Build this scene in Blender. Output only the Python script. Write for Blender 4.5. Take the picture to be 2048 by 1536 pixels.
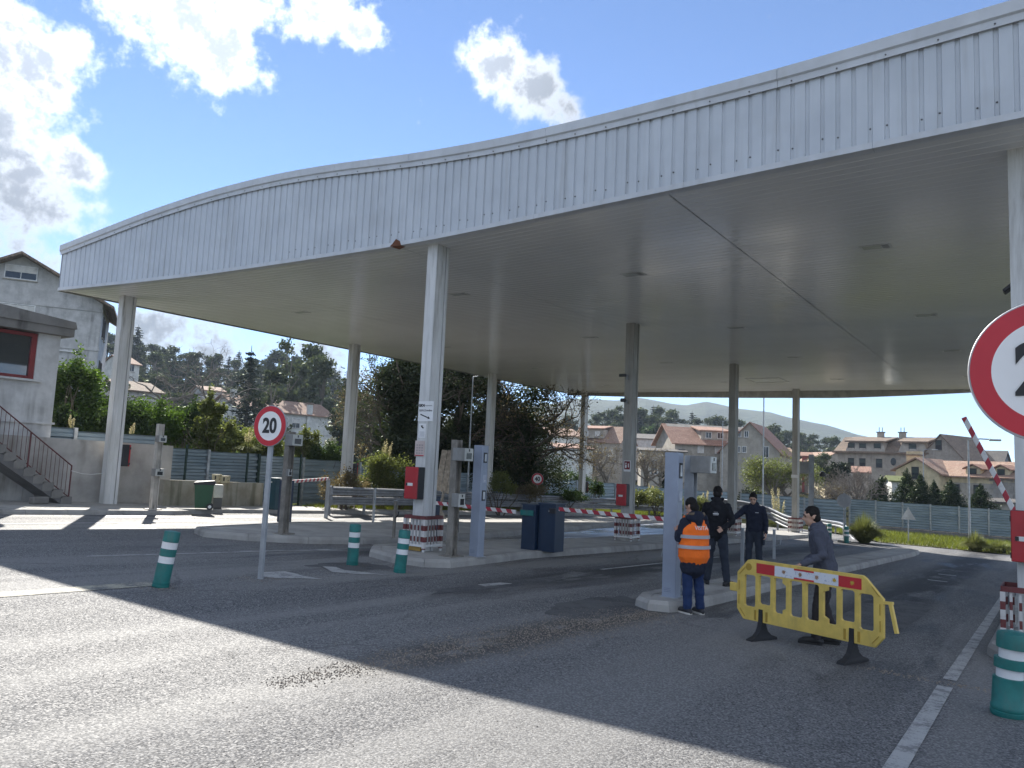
import bpy, bmesh, math, random
import numpy as np
from mathutils import Vector, Matrix, Euler

for _o in list(bpy.data.objects):
    bpy.data.objects.remove(_o)
scn = bpy.context.scene
COL = scn.collection
R = math.radians

# ------------------------------------------------------------------ camera
# world: +Y runs along the toll lanes (away from the viewer), +X across them, z up; eye above (0,0)
EYE = 1.7785
F_PX, PITCH, ROLL, YAW = 1559.1, 0.1065, 0.0454, 0.9611
_D = np.array([math.cos(YAW), math.sin(YAW)])
_N = np.array([math.sin(YAW), -math.cos(YAW)])
def _lane(v):
    return np.array([_N[0]*v[0]+_N[1]*v[1], _D[0]*v[0]+_D[1]*v[1], v[2]])
_f = np.array([0, math.cos(PITCH), math.sin(PITCH)])
_x = np.array([1.0, 0, 0])
_u = np.array([0, -math.sin(PITCH), math.cos(PITCH)])
CX = _lane(math.cos(ROLL)*_x+math.sin(ROLL)*_u)
CU = _lane(-math.sin(ROLL)*_x+math.cos(ROLL)*_u)
CF = _lane(_f)
cam_d = bpy.data.cameras.new('camera')
cam = bpy.data.objects.new('camera', cam_d)
COL.objects.link(cam)
cam_d.sensor_width = 36.0
cam_d.lens = 36.0*F_PX/2048.0
cam_d.clip_start = 0.05
cam_d.clip_end = 12000
m4 = Matrix(((CX[0], CU[0], -CF[0], 0), (CX[1], CU[1], -CF[1], 0), (CX[2], CU[2], -CF[2], EYE), (0, 0, 0, 1)))
cam.matrix_world = m4
scn.camera = cam
scn.render.resolution_x, scn.render.resolution_y = 1024, 768

# survey helpers: where the place's things stand
GX, GY = -0.01695, -0.02831            # the road falls gently away and to the right
def gz(x, y):
    return GX*x+GY*y
def ray(px, py):
    return CF+CX*(px-1024)/F_PX-CU*(py-768)/F_PX
def GR(px, py, dz=0.0):
    v = ray(px, py)
    s = (dz-EYE)/(v[2]-GX*v[0]-GY*v[1])
    return np.array([v[0]*s, v[1]*s, EYE+v[2]*s])
def AT(px, py, d):
    v = ray(px, py)
    s = d/math.hypot(v[0], v[1])
    return np.array([v[0]*s, v[1]*s, EYE+v[2]*s])
def OV(px, py, P):
    return AT(px, py, math.hypot(P[0], P[1]))

# ------------------------------------------------------------------ light
SUN_TO = Vector((-1.17, 0.754, 1.0)).normalized()
SUN_EL = math.asin(SUN_TO.z)
SUN_AZ = math.atan2(SUN_TO.x, SUN_TO.y)
sun_d = bpy.data.lights.new('sun', 'SUN')
sun_d.energy = 2.6
sun_d.angle = R(0.5)
sun_d.color = (1.0, 0.95, 0.87)
sun = bpy.data.objects.new('sun', sun_d)
sun.rotation_euler = (-SUN_TO).to_track_quat('-Z', 'Y').to_euler()
sun.location = (-40, 30, 60)
COL.objects.link(sun)

scn.view_settings.view_transform = 'Standard'
scn.view_settings.look = 'None'
scn.view_settings.gamma = 1.0
scn.view_settings.use_curve_mapping = False
scn.view_settings.exposure = 2.12

world = bpy.data.worlds.new('World')
scn.world = world
world.use_nodes = True
wn, wl = world.node_tree.nodes, world.node_tree.links
wn.clear()
w_out = wn.new('ShaderNodeOutputWorld')
sky = wn.new('ShaderNodeTexSky')
sky.sky_type = 'NISHITA'
sky.sun_disc = False
sky.sun_elevation = SUN_EL
sky.sun_rotation = SUN_AZ
sky.altitude = 50
sky.air_density = 0.55
sky.dust_density = 0.0
sky.ozone_density = 3.0
bg_sky = wn.new('ShaderNodeBackground')
bg_sky.inputs['Strength'].default_value = 0.057
wl.new(sky.outputs[0], bg_sky.inputs['Color'])
# clouds: noise-broken cumulus banks laid over the sky dome by direction
def wmath(op, a=None, b=None, c=None, clamp=False):
    n = wn.new('ShaderNodeMath'); n.operation = op; n.use_clamp = clamp
    for i, v in enumerate((a, b, c)):
        if v is None: continue
        if isinstance(v, (int, float)): n.inputs[i].default_value = v
        else: wl.new(v, n.inputs[i])
    return n.outputs[0]
def wsmooth(v, lo, hi, t0=0.0, t1=1.0):
    n = wn.new('ShaderNodeMapRange'); n.interpolation_type = 'SMOOTHSTEP'
    wl.new(v, n.inputs[0])
    n.inputs[1].default_value = lo; n.inputs[2].default_value = hi
    n.inputs[3].default_value = t0; n.inputs[4].default_value = t1
    return n.outputs[0]
tc = wn.new('ShaderNodeTexCoord')
dirv = tc.outputs['Generated']
def wnoise(scale, detail, rough=0.55, off=(0, 0, 0), dist=0.0, stretch=(1, 1, 1)):
    mp = wn.new('ShaderNodeMapping'); mp.inputs['Location'].default_value = off
    mp.inputs['Scale'].default_value = stretch
    wl.new(dirv, mp.inputs[0])
    n = wn.new('ShaderNodeTexNoise'); n.inputs['Scale'].default_value = scale
    n.inputs['Detail'].default_value = detail; n.inputs['Roughness'].default_value = rough
    n.inputs['Distortion'].default_value = dist
    wl.new(mp.outputs[0], n.inputs['Vector'])
    return n.outputs['Fac']
sq = wn.new('ShaderNodeVectorMath'); sq.operation = 'MULTIPLY'
wl.new(dirv, sq.inputs[0]); sq.inputs[1].default_value = (1, 1, 1.25)
def wblob(px, py, rad_px):
    c = ray(px, py); c = c/np.linalg.norm(c)
    l = wn.new('ShaderNodeVectorMath'); l.operation = 'DISTANCE'
    wl.new(sq.outputs[0], l.inputs[0]); l.inputs[1].default_value = (c[0], c[1], c[2]*1.25)
    r = rad_px/F_PX
    return wsmooth(l.outputs['Value'], r*1.5, r*0.1)
BLOBS = [(390, 60, 150), (290, 20, 95), (450, -90, 190), (440, 140, 70), (640, 20, 95), (705, 60, 55),
         (30, 110, 125), (140, 95, 55), (95, 180, 65), (60, 400, 165), (150, 340, 85), (-60, 330, 240), (30, 530, 160),
         (985, 125, 80), (1060, 180, 80), (1130, 225, 60),
         (300, 670, 130), (430, 690, 115), (560, 715, 100), (665, 735, 90), (150, 640, 130)]
acc = None
for b in BLOBS:
    v = wblob(b[0], b[1], b[2])
    acc = v if acc is None else wmath('MAXIMUM', acc, v)
n1 = wnoise(9.0, 5.0, 0.66, (3.1, 0.4, 1.7), 0.0)
n2 = wnoise(34.0, 4.0, 0.68, (0.3, 5.4, 2.7), 0.0)
# cloud field over the dome outside these banks, its unseen cover raised for fill light
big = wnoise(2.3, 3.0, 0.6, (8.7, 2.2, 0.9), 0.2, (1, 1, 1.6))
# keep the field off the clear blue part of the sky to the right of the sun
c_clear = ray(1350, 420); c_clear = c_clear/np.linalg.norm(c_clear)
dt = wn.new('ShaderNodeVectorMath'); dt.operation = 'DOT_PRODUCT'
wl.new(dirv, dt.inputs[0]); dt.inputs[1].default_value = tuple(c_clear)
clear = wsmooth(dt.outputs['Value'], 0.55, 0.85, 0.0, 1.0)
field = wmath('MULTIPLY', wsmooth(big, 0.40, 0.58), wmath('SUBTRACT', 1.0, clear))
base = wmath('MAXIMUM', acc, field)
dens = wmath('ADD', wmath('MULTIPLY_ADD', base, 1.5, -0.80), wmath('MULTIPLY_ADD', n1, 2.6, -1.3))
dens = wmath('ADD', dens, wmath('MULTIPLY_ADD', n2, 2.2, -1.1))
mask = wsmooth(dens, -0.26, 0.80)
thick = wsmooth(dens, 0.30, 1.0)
# sunlit edges white, thick middles grey; brighter towards the sun
sd = wn.new('ShaderNodeVectorMath'); sd.operation = 'DOT_PRODUCT'
wl.new(dirv, sd.inputs[0]); sd.inputs[1].default_value = tuple(SUN_TO)
glow = wsmooth(sd.outputs['Value'], 0.80, 0.995)
crgb = wn.new('ShaderNodeMixRGB')
crgb.inputs[1].default_value = (0.30, 0.315, 0.335, 1); crgb.inputs[2].default_value = (0.125, 0.14, 0.165, 1)
wl.new(thick, crgb.inputs[0])
bg_cl = wn.new('ShaderNodeBackground')
wl.new(crgb.outputs[0], bg_cl.inputs['Color'])
# clouds opposite the sun, on their lit side, brightened to fill the shade
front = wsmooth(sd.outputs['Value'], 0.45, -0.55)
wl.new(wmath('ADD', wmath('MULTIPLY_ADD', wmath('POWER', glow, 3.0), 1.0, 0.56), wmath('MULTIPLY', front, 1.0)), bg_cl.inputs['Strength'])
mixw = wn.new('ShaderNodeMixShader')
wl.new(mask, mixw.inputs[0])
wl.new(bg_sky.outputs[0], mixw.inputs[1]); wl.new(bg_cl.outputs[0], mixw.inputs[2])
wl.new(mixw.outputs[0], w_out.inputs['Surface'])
world.cycles.sampling_method = 'MANUAL'
world.cycles.sample_map_resolution = 512
scn.cycles.max_bounces = 5
scn.cycles.diffuse_bounces = 3
scn.cycles.glossy_bounces = 3
scn.cycles.transmission_bounces = 3
scn.cycles.transparent_max_bounces = 5
scn.cycles.volume_bounces = 0

# ------------------------------------------------------------------ mesh library
class MB:
    """collects shapes into one mesh"""
    def __init__(s):
        s.v = []; s.f = []; s.m = []; s.mi = 0
    def add(s, vs, fs, M=None):
        o = len(s.v)
        if M is not None:
            vs = [tuple(M @ Vector(p)) for p in vs]
        s.v += [tuple(map(float, p)) for p in vs]
        s.f += [tuple(i+o for i in q) for q in fs]
        s.m += [s.mi]*len(fs)
        return s
    def box(s, c, d, rz=0.0, M=None, bev=0.0):
        cx, cy, cz = c; dx, dy, dz = d[0]/2, d[1]/2, d[2]/2
        if bev <= 0:
            vs = [(x, y, z) for z in (-dz, dz) for y in (-dy, dy) for x in (-dx, dx)]
            fs = [(0, 2, 3, 1), (4, 5, 7, 6), (0, 1, 5, 4), (2, 6, 7, 3), (0, 4, 6, 2), (1, 3, 7, 5)]
        else:
            b = min(bev, dx*.49, dy*.49, dz*.49)
            ring = [(dx-b, -dy), (dx, -dy+b), (dx, dy-b), (dx-b, dy), (-dx+b, dy), (-dx, dy-b), (-dx, -dy+b), (-dx+b, -dy)]
            ins = [(dx-b, -dy+b), (dx-b, -dy+b), (dx-b, dy-b), (dx-b, dy-b), (-dx+b, dy-b), (-dx+b, dy-b), (-dx+b, -dy+b), (-dx+b, -dy+b)]
            vs = [(x, y, -dz) for x, y in ins]+[(x, y, -dz+b) for x, y in ring]+[(x, y, dz-b) for x, y in ring]+[(x, y, dz) for x, y in ins]
            fs = [tuple(range(7, -1, -1)), tuple(range(24, 32))]
            for k in range(3):
                for i in range(8):
                    j = (i+1) % 8
                    fs.append((k*8+i, k*8+j, k*8+8+j, k*8+8+i))
        T = Matrix.Translation((cx, cy, cz)) @ Matrix.Rotation(rz, 4, 'Z')
        if M is not None: T = M @ T
        return s.add(vs, fs, T)
    def bar(s, a, b, w, h=None, up=(0, 0, 1)):
        """box beam from a to b, width w across, h along 'up'"""
        a = Vector(a); b = Vector(b); h = w if h is None else h
        d = b-a; L = d.length
        if L < 1e-6: return s
        d.normalize(); up = Vector(up)
        side = d.cross(up)
        if side.length < 1e-4: side = d.cross(Vector((1, 0, 0)))
        side.normalize(); u = side.cross(d)
        vs = []
        for p in (a, b):
            for i, j in ((-1, -1), (1, -1), (1, 1), (-1, 1)):
                vs.append(p+side*(i*w/2)+u*(j*h/2))
        return s.add(vs, [(3, 2, 1, 0), (4, 5, 6, 7), (0, 1, 5, 4), (1, 2, 6, 5), (2, 3, 7, 6), (3, 0, 4, 7)])
    def tube(s, pts, r, n=8, cap=True):
        pts = [Vector(p) for p in pts]
        rs = r if isinstance(r, (list, tuple)) else [r]*len(pts)
        vs = []; fs = []
        ref = None
        for i, p in enumerate(pts):
            d = (pts[min(i+1, len(pts)-1)]-pts[max(i-1, 0)])
            if d.length < 1e-9: d = Vector((0, 0, 1))
            d.normalize()
            if ref is None:
                ref = Vector((1, 0, 0)) if abs(d.x) < .9 else Vector((0, 1, 0))
            sd = (ref-d*ref.dot(d))
            if sd.length < 1e-5: sd = d.orthogonal()
            sd.normalize(); ref = sd
            up = d.cross(sd)
            for k in range(n):
                a = 2*math.pi*k/n
                vs.append(p+(sd*math.cos(a)+up*math.sin(a))*rs[i])
        for i in range(len(pts)-1):
            for k in range(n):
                j = (k+1) % n
                fs.append((i*n+k, i*n+j, (i+1)*n+j, (i+1)*n+k))
        if cap:
            fs.append(tuple(range(n-1, -1, -1))); fs.append(tuple(range((len(pts)-1)*n, len(pts)*n)))
        return s.add(vs, fs)
    def lathe(s, prof, c=(0, 0, 0), n=24, M=None):
        vs = []; fs = []
        for r, z in prof:
            for k in range(n):
                a = 2*math.pi*k/n
                vs.append((c[0]+r*math.cos(a), c[1]+r*math.sin(a), c[2]+z))
        for i in range(len(prof)-1):
            for k in range(n):
                j = (k+1) % n
                fs.append((i*n+k, i*n+j, (i+1)*n+j, (i+1)*n+k))
        fs.append(tuple(range(n-1, -1, -1))); fs.append(tuple(range((len(prof)-1)*n, len(prof)*n)))
        return s.add(vs, fs, M)
    def prism(s, poly, z0, z1, M=None):
        n = len(poly)
        vs = [(x, y, z0) for x, y in poly]+[(x, y, z1) for x, y in poly]
        fs = [tuple(range(n-1, -1, -1)), tuple(range(n, 2*n))]
        for i in range(n):
            j = (i+1) % n
            fs.append((i, j, n+j, n+i))
        return s.add(vs, fs, M)
    def loft(s, rings, closed=True, caps=True):
        n = len(rings[0]); vs = [p for r in rings for p in r]; fs = []
        for i in range(len(rings)-1):
            for k in range(n if closed else n-1):
                j = (k+1) % n
                fs.append((i*n+k, i*n+j, (i+1)*n+j, (i+1)*n+k))
        if caps and closed:
            fs.append(tuple(range(n-1, -1, -1))); fs.append(tuple(range((len(rings)-1)*n, len(rings)*n)))
        return s.add(vs, fs)
    def quad(s, a, b, c, d):
        return s.add([a, b, c, d], [(0, 1, 2, 3)])
    def mesh(s, name):
        me = bpy.data.meshes.new(name)
        me.from_pydata(s.v, [], s.f)
        me.polygons.foreach_set('material_index', s.m)
        return me
    def build(s, name, mats, parent=None, smooth=False, loc=None, rz=None, fix=False):
        me = s.mesh(name)
        if fix:
            bm = bmesh.new(); bm.from_mesh(me); bmesh.ops.recalc_face_normals(bm, faces=bm.faces); bm.to_mesh(me); bm.free()
        if not isinstance(mats, (list, tuple)): mats = [mats]
        for m in mats: me.materials.append(m)
        if smooth:
            me.polygons.foreach_set('use_smooth', [True]*len(me.polygons))
            if smooth != 'full':
                try: me.set_sharp_from_angle(angle=R(40))
                except Exception: pass
        me.update()
        return link(name, me, parent, loc, rz)

def link(name, data, parent=None, loc=None, rz=None):
    o = bpy.data.objects.new(name, data)
    COL.objects.link(o)
    if parent is not None: o.parent = parent
    if loc is not None: o.location = loc
    if rz is not None: o.rotation_euler = (0, 0, rz)
    return o
def tag(o, label=None, cat=None, group=None, kind=None):
    if label: o['label'] = label
    if cat: o['category'] = cat
    if group: o['group'] = group
    if kind: o['kind'] = kind
    return o
def thing(name, label, cat, loc=(0, 0, 0), rz=0.0, group=None):
    o = bpy.data.objects.new(name, None)
    COL.objects.link(o)
    o.empty_display_size = 0.2
    o.location = tuple(loc); o.rotation_euler = (0, 0, rz)
    return tag(o, label, cat, group)
def dup(root, loc=None, rz=None, label=None, group=None, scale=None):
    r = root.copy(); COL.objects.link(r)
    if loc is not None: r.location = tuple(loc)
    if rz is not None: r.rotation_euler = (0, 0, rz)
    if scale is not None: r.scale = scale if hasattr(scale, '__len__') else (scale,)*3
    if label: r['label'] = label
    if group: r['group'] = group
    for ch in list(root.children):
        c = ch.copy(); COL.objects.link(c); c.parent = r
        for g in list(ch.children):
            d = g.copy(); COL.objects.link(d); d.parent = c
    return r
def ground_at(x, y, dz=0.0):
    return (x, y, gz(x, y)+dz)

# ------------------------------------------------------------------ materials
_mats = {}
class NT:
    def __init__(s, name):
        s.m = bpy.data.materials.new(name); s.m.use_nodes = True
        s.n = s.m.node_tree.nodes; s.l = s.m.node_tree.links
        s.b = s.n['Principled BSDF']; s.out = s.n['Material Output']
        s.tc = s.n.new('ShaderNodeTexCoord')
    def co(s, kind='Object', scale=(1, 1, 1), loc=(0, 0, 0), rot=(0, 0, 0)):
        mp = s.n.new('ShaderNodeMapping')
        mp.inputs['Scale'].default_value = scale; mp.inputs['Location'].default_value = loc; mp.inputs['Rotation'].default_value = rot
        if kind == 'World':
            g = s.n.new('ShaderNodeNewGeometry'); s.l.new(g.outputs['Position'], mp.inputs[0])
        else:
            s.l.new(s.tc.outputs[kind], mp.inputs[0])
        return mp.outputs[0]
    def noise(s, scale, detail=4, rough=.55, vec=None, dist=0):
        n = s.n.new('ShaderNodeTexNoise'); n.inputs['Scale'].default_value = scale
        n.inputs['Detail'].default_value = detail; n.inputs['Roughness'].default_value = rough; n.inputs['Distortion'].default_value = dist
        s.l.new(vec if vec is not None else s.co(), n.inputs['Vector'])
        return n.outputs['Fac']
    def voro(s, scale, vec=None, out='Distance', feature='F1'):
        n = s.n.new('ShaderNodeTexVoronoi'); n.inputs['Scale'].default_value = scale; n.feature = feature
        s.l.new(vec if vec is not None else s.co(), n.inputs['Vector'])
        return n.outputs[out]
    def math(s, op, a=None, b=None, c=None, clamp=False):
        n = s.n.new('ShaderNodeMath'); n.operation = op; n.use_clamp = clamp
        for i, v in enumerate((a, b, c)):
            if v is None: continue
            if isinstance(v, (int, float)): n.inputs[i].default_value = v
            else: s.l.new(v, n.inputs[i])
        return n.outputs[0]
    def rng(s, v, lo, hi, a=0.0, b=1.0, smooth=True):
        n = s.n.new('ShaderNodeMapRange')
        if smooth: n.interpolation_type = 'SMOOTHSTEP'
        s.l.new(v, n.inputs[0])
        for i, x in enumerate((lo, hi, a, b)): n.inputs[i+1].default_value = x
        return n.outputs[0]
    def mix(s, f, a, b, mode='MIX'):
        n = s.n.new('ShaderNodeMixRGB'); n.blend_type = mode
        for i, v in enumerate((f, a, b)):
            if isinstance(v, (int, float)): n.inputs[i].default_value = v
            elif isinstance(v, (tuple, list)): n.inputs[i].default_value = (*v[:3], 1)
            else: s.l.new(v, n.inputs[i])
        return n.outputs[0]
    def sep(s, vec):
        n = s.n.new('ShaderNodeSeparateXYZ'); s.l.new(vec, n.inputs[0]); return n.outputs
    def bump(s, h, strength=.3, dist=.01):
        n = s.n.new('ShaderNodeBump'); n.inputs['Strength'].default_value = strength; n.inputs['Distance'].default_value = dist
        s.l.new(h, n.inputs['Height']); s.l.new(n.outputs[0], s.b.inputs['Normal'])
    def set(s, **k):
        for key, v in k.items():
            i = s.b.inputs[key.replace('_', ' ')]
            if isinstance(v, (int, float)): i.default_value = v
            elif isinstance(v, (tuple, list)): i.default_value = (*v[:3], 1)
            else: s.l.new(v, i)
        return s
def P(name, col, rough=.6, metal=0.0, var=.18, vscale=2.5, bump=0.0, bscale=60, dirt=0.0, dirtcol=(.12, .10, .08), spec=.5):
    """painted / plain surface with uneven tone and some grime"""
    if name in _mats: return _mats[name]
    t = NT(name)
    lo = tuple(c*(1-var) for c in col); hi = tuple(min(1, c*(1+var*.7)) for c in col)
    w = t.co('World')
    c = t.mix(t.rng(t.noise(vscale, 3, .6, w), .3, .7), lo, hi)
    if dirt > 0:
        d = t.noise(vscale*1.7, 4, .65, t.co('World', (1, 1, .35), (4, 7, 1)), .3)
        c = t.mix(t.math('MULTIPLY', t.rng(d, .48, .72), dirt), c, dirtcol)
    t.set(Base_Color=c, Metallic=metal, Roughness=rough)
    t.b.inputs['Specular IOR Level'].default_value = spec
    if bump > 0: t.bump(t.noise(bscale, 5, .6, w), bump, .01)
    _mats[name] = t.m
    return t.m
def leafmat(name, col, col2=None, trans=.35, hue=.04):
    if name in _mats: return _mats[name]
    t = NT(name)
    g = t.n.new('ShaderNodeNewGeometry')
    rnd = g.outputs['Random Per Island']
    c = t.mix(rnd, col, col2 or tuple(x*1.5 for x in col))
    big = t.noise(.35, 3, .5, t.co('World'))
    c = t.mix(t.rng(big, .35, .65), t.mix(.45, c, tuple(x*.75 for x in col)), c)
    df = t.n.new('ShaderNodeBsdfDiffuse'); tr = t.n.new('ShaderNodeBsdfTranslucent'); gl = t.n.new('ShaderNodeBsdfGlossy')
    t.l.new(c, df.inputs[0]); t.l.new(t.mix(.5, c, tuple(min(1, x*y) for x, y in zip(col, (1.7, 1.7, .7)))), tr.inputs[0])
    gl.inputs['Roughness'].default_value = .45; gl.inputs[0].default_value = (.6, .65, .55, 1)
    m1 = t.n.new('ShaderNodeMixShader'); m1.inputs[0].default_value = trans
    t.l.new(df.outputs[0], m1.inputs[1]); t.l.new(tr.outputs[0], m1.inputs[2])
    m2 = t.n.new('ShaderNodeMixShader'); m2.inputs[0].default_value = .05
    t.l.new(m1.outputs[0], m2.inputs[1]); t.l.new(gl.outputs[0], m2.inputs[2])
    t.l.new(m2.outputs[0], t.out.inputs[0])
    _mats[name] = t.m
    return t.m
def stripes(name, a, b, period, axis=2, duty=.5, rough=.5, phase=0.0, skew=0.0, skew_axis=2):
    """painted bands across an object, slightly chipped"""
    t = NT(name)
    s = t.sep(t.co('Object'))
    v = s[axis]
    if skew: v = t.math('ADD', v, t.math('MULTIPLY', s[skew_axis], skew))
    fr = t.math('FRACT', t.math('ADD', t.math('DIVIDE', v, period), phase))
    k = t.math('GREATER_THAN', fr, duty)
    w = t.co('World')
    c = t.mix(k, a, b)
    c = t.mix(t.math('MULTIPLY', t.rng(t.noise(9, 6, .65, w), .5, .75), .4), c, (.16, .14, .12))
    t.set(Base_Color=c, Roughness=rough)
    return t.m
def concrete(name, col, streak=.6, rough=.85, dark=(.06, .055, .045), scale=1.0, top=None):
    t = NT(name)
    w = t.co('World')
    c = t.mix(t.rng(t.noise(1.3*scale, 5, .65, w), .3, .7), tuple(x*.78 for x in col), tuple(x*1.12 for x in col))
    st = t.noise(2.2*scale, 4, .6, t.co('World', (1, 1, .12)), .2)
    bl = t.noise(.9*scale, 3, .6, t.co('World', (1, 1, 1), (5, 3, 2)))
    c = t.mix(t.math('MULTIPLY', t.math('MULTIPLY', t.rng(st, .45, .75), t.rng(bl, .35, .65)), streak), c, dark)
    t.set(Base_Color=c, Roughness=rough)
    t.bump(t.math('ADD', t.noise(35, 6, .65, w), t.math('MULTIPLY', t.noise(4, 3, .5, w), .7)), .25, .008)
    _mats[name] = t.m
    return t.m

# ------------------------------------------------------------------ the setting: ground, road, islands
def sstep(a, b, x):
    t = np.clip((np.asarray(x, float)-a)/(b-a), 0, 1)
    return t*t*(3-2*t)
def bearing(x, y):
    """degrees to the right of the view axis"""
    a = math.degrees(math.atan2(x, y))-math.degrees(math.atan2(CF[0], CF[1]))
    return (a+180) % 360-180
HILL_AZ = [-180, -75, -45, -27, -18, -8, 2, 10, 20, 25, 30, 60, 120, 180]
HILL_H = [10, 26, 36, 33, 28, 15, 12, 14, 9, 6, 2.5, 2, 4, 10]
def terrain(x, y):
    r = math.hypot(x, y)
    z = gz(x, y)
    k = float(sstep(66, 115, r))
    z = z*(1-k)+(-2.4)*k
    # bank rising behind the wall and fence on the left
    kb = float(sstep(-27.5, -62, x)*sstep(-60, -20, y)*sstep(70, 25, y)) if x < -27 else 0.0
    z += 3.5*kb
    h = float(np.interp(bearing(x, y), HILL_AZ, HILL_H))
    z += h*float(sstep(105, 330, r))
    if r > 330: z -= (h*.8)*float(sstep(420, 1100, r))
    return z
def make_ground():
    radii = [0.0]+[2.0*1.085**k for k in range(85)]
    na = 144
    vs = [(0, 0, terrain(0, 0)-.05)]; fs = []
    for r in radii[1:]:
        for k in range(na):
            a = 2*math.pi*k/na
            x, y = r*math.sin(a), r*math.cos(a)
            vs.append((x, y, terrain(x, y)-.05))
    for k in range(na):
        fs.append((0, 1+(k+1) % na, 1+k))
    for i in range(len(radii)-2):
        for k in range(na):
            j = (k+1) % na
            fs.append((1+i*na+k, 1+i*na+j, 1+(i+1)*na+j, 1+(i+1)*na+k))
    t = NT('meadow_soil')
    w = t.co('World')
    c = t.mix(t.rng(t.noise(.12, 6, .6, w), .35, .65), (.06, .08, .022), (.095, .09, .04))
    c = t.mix(t.rng(t.noise(2.5, 5, .6, w), .4, .7), c, (.05, .07, .02))
    ln = t.n.new('ShaderNodeVectorMath'); ln.operation = 'LENGTH'; t.l.new(w, ln.inputs[0])
    wood = t.mix(t.rng(t.noise(.3, 4, .6, w), .35, .65), (.022, .026, .014), (.05, .048, .026))
    meadow = t.rng(t.noise(.018, 3, .5, t.co('World', (1, 1, 0), (40, 10, 0))), .58, .64)
    c = t.mix(t.math('MULTIPLY', t.rng(ln.outputs['Value'], 34, 60), t.math('SUBTRACT', 1.0, t.math('MULTIPLY', meadow, .25))), c, wood)
    t.set(Base_Color=c, Roughness=1.0); t.b.inputs['Specular IOR Level'].default_value = 0.0; t.bump(t.noise(6, 4, .7, w), .6, .1)
    mb = MB(); mb.v = vs; mb.f = fs; mb.m = [0]*len(fs)
    o = mb.build('ground', t.m, smooth='full', fix=True)
    tag(o, 'grassy ground sloping away around the toll plaza', kind='structure')
make_ground()

def sheet(name, poly, mat, dz, kind='structure', sub=None):
    """flat sheet lying dz above the sloping plane"""
    mb = MB()
    n = len(poly)
    mb.add([(x, y, gz(x, y)+dz) for x, y in poly], [tuple(range(n))])
    o = mb.build(name, mat, fix=False)
    return tag(o, kind=kind)

# worn asphalt: pale aggregate, smoother wheel tracks, oil down the lane middles
t = NT('asphalt')
w = t.co('World')
xyz = t.sep(w)
agg = t.voro(75, w, 'Color')
aggv = t.sep(agg)[0]
fine = t.noise(160, 3, .7, w)
tone = t.mix(t.rng(t.noise(.35, 4, .6, t.co('World', (1, .22, 1))), .3, .7), (.098, .10, .105), (.185, .183, .178))
c = t.mix(t.rng(aggv, .55, 1.0), tone, (.31, .303, .292))
c = t.mix(t.rng(aggv, .28, .0), c, (.055, .056, .06))
c = t.mix(t.math('MULTIPLY', t.rng(fine, .45, .75), .5), c, (.08, .08, .085))
lanes = t.noise(.9, 4, .55, t.co('World', (1, .03, 1), (2.3, 0, 0)))
trk = t.rng(lanes, .47, .60)
c = t.mix(t.math('MULTIPLY', trk, .62), c, (.23, .227, .218))
oil = t.rng(t.noise(1.3, 5, .65, t.co('World', (1, .2, 1), (7.1, 3.3, 0)), .35), .53, .66)
oilk = t.math('MULTIPLY', oil, t.rng(xyz[1], 6.0, 11.0))
c = t.mix(t.math('MULTIPLY', oilk, .75), c, (.022, .022, .025))
# hairline cracks and a few tar-sealed joints
nn_ = t.n.new('ShaderNodeTexNoise'); nn_.inputs['Scale'].default_value = 1.5; nn_.inputs['Detail'].default_value = 3; t.l.new(w, nn_.inputs['Vector']); nv = nn_.outputs['Color']
ck = t.rng(t.voro(.5, t.mix(.3, t.co('World', (1, .7, 1)), nv), 'Distance', 'DISTANCE_TO_EDGE'), .012, .004)
ck = t.math('MULTIPLY', ck, t.rng(t.noise(.45, 3, .5, t.co('World', (1, 1, 1), (9, 2, 0))), .50, .60))
c = t.mix(t.math('MULTIPLY', ck, .3), c, (.03, .03, .032))
# lane bellies blackened by tyres and oil under the canopy
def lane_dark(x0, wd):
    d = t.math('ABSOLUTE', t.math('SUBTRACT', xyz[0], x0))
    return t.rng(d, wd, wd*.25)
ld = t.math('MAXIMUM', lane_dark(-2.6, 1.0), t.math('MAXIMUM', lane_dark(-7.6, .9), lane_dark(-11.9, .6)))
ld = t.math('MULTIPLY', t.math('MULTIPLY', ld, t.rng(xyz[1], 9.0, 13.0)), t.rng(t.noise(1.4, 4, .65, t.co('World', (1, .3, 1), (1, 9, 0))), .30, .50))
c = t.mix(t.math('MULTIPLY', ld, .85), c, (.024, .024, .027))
# the older coarse patch near the viewer begins at x = -4.9; finer relaid strips either side
coarse = t.math('MULTIPLY', t.rng(xyz[0], -5.05, -4.85), t.rng(xyz[1], 11, 8))
c = t.mix(t.math('MULTIPLY', coarse, .35), c, t.mix(t.rng(t.voro(42, w, 'Distance'), .25, .6), (.30, .30, .30), (.05, .05, .055)))
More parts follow.
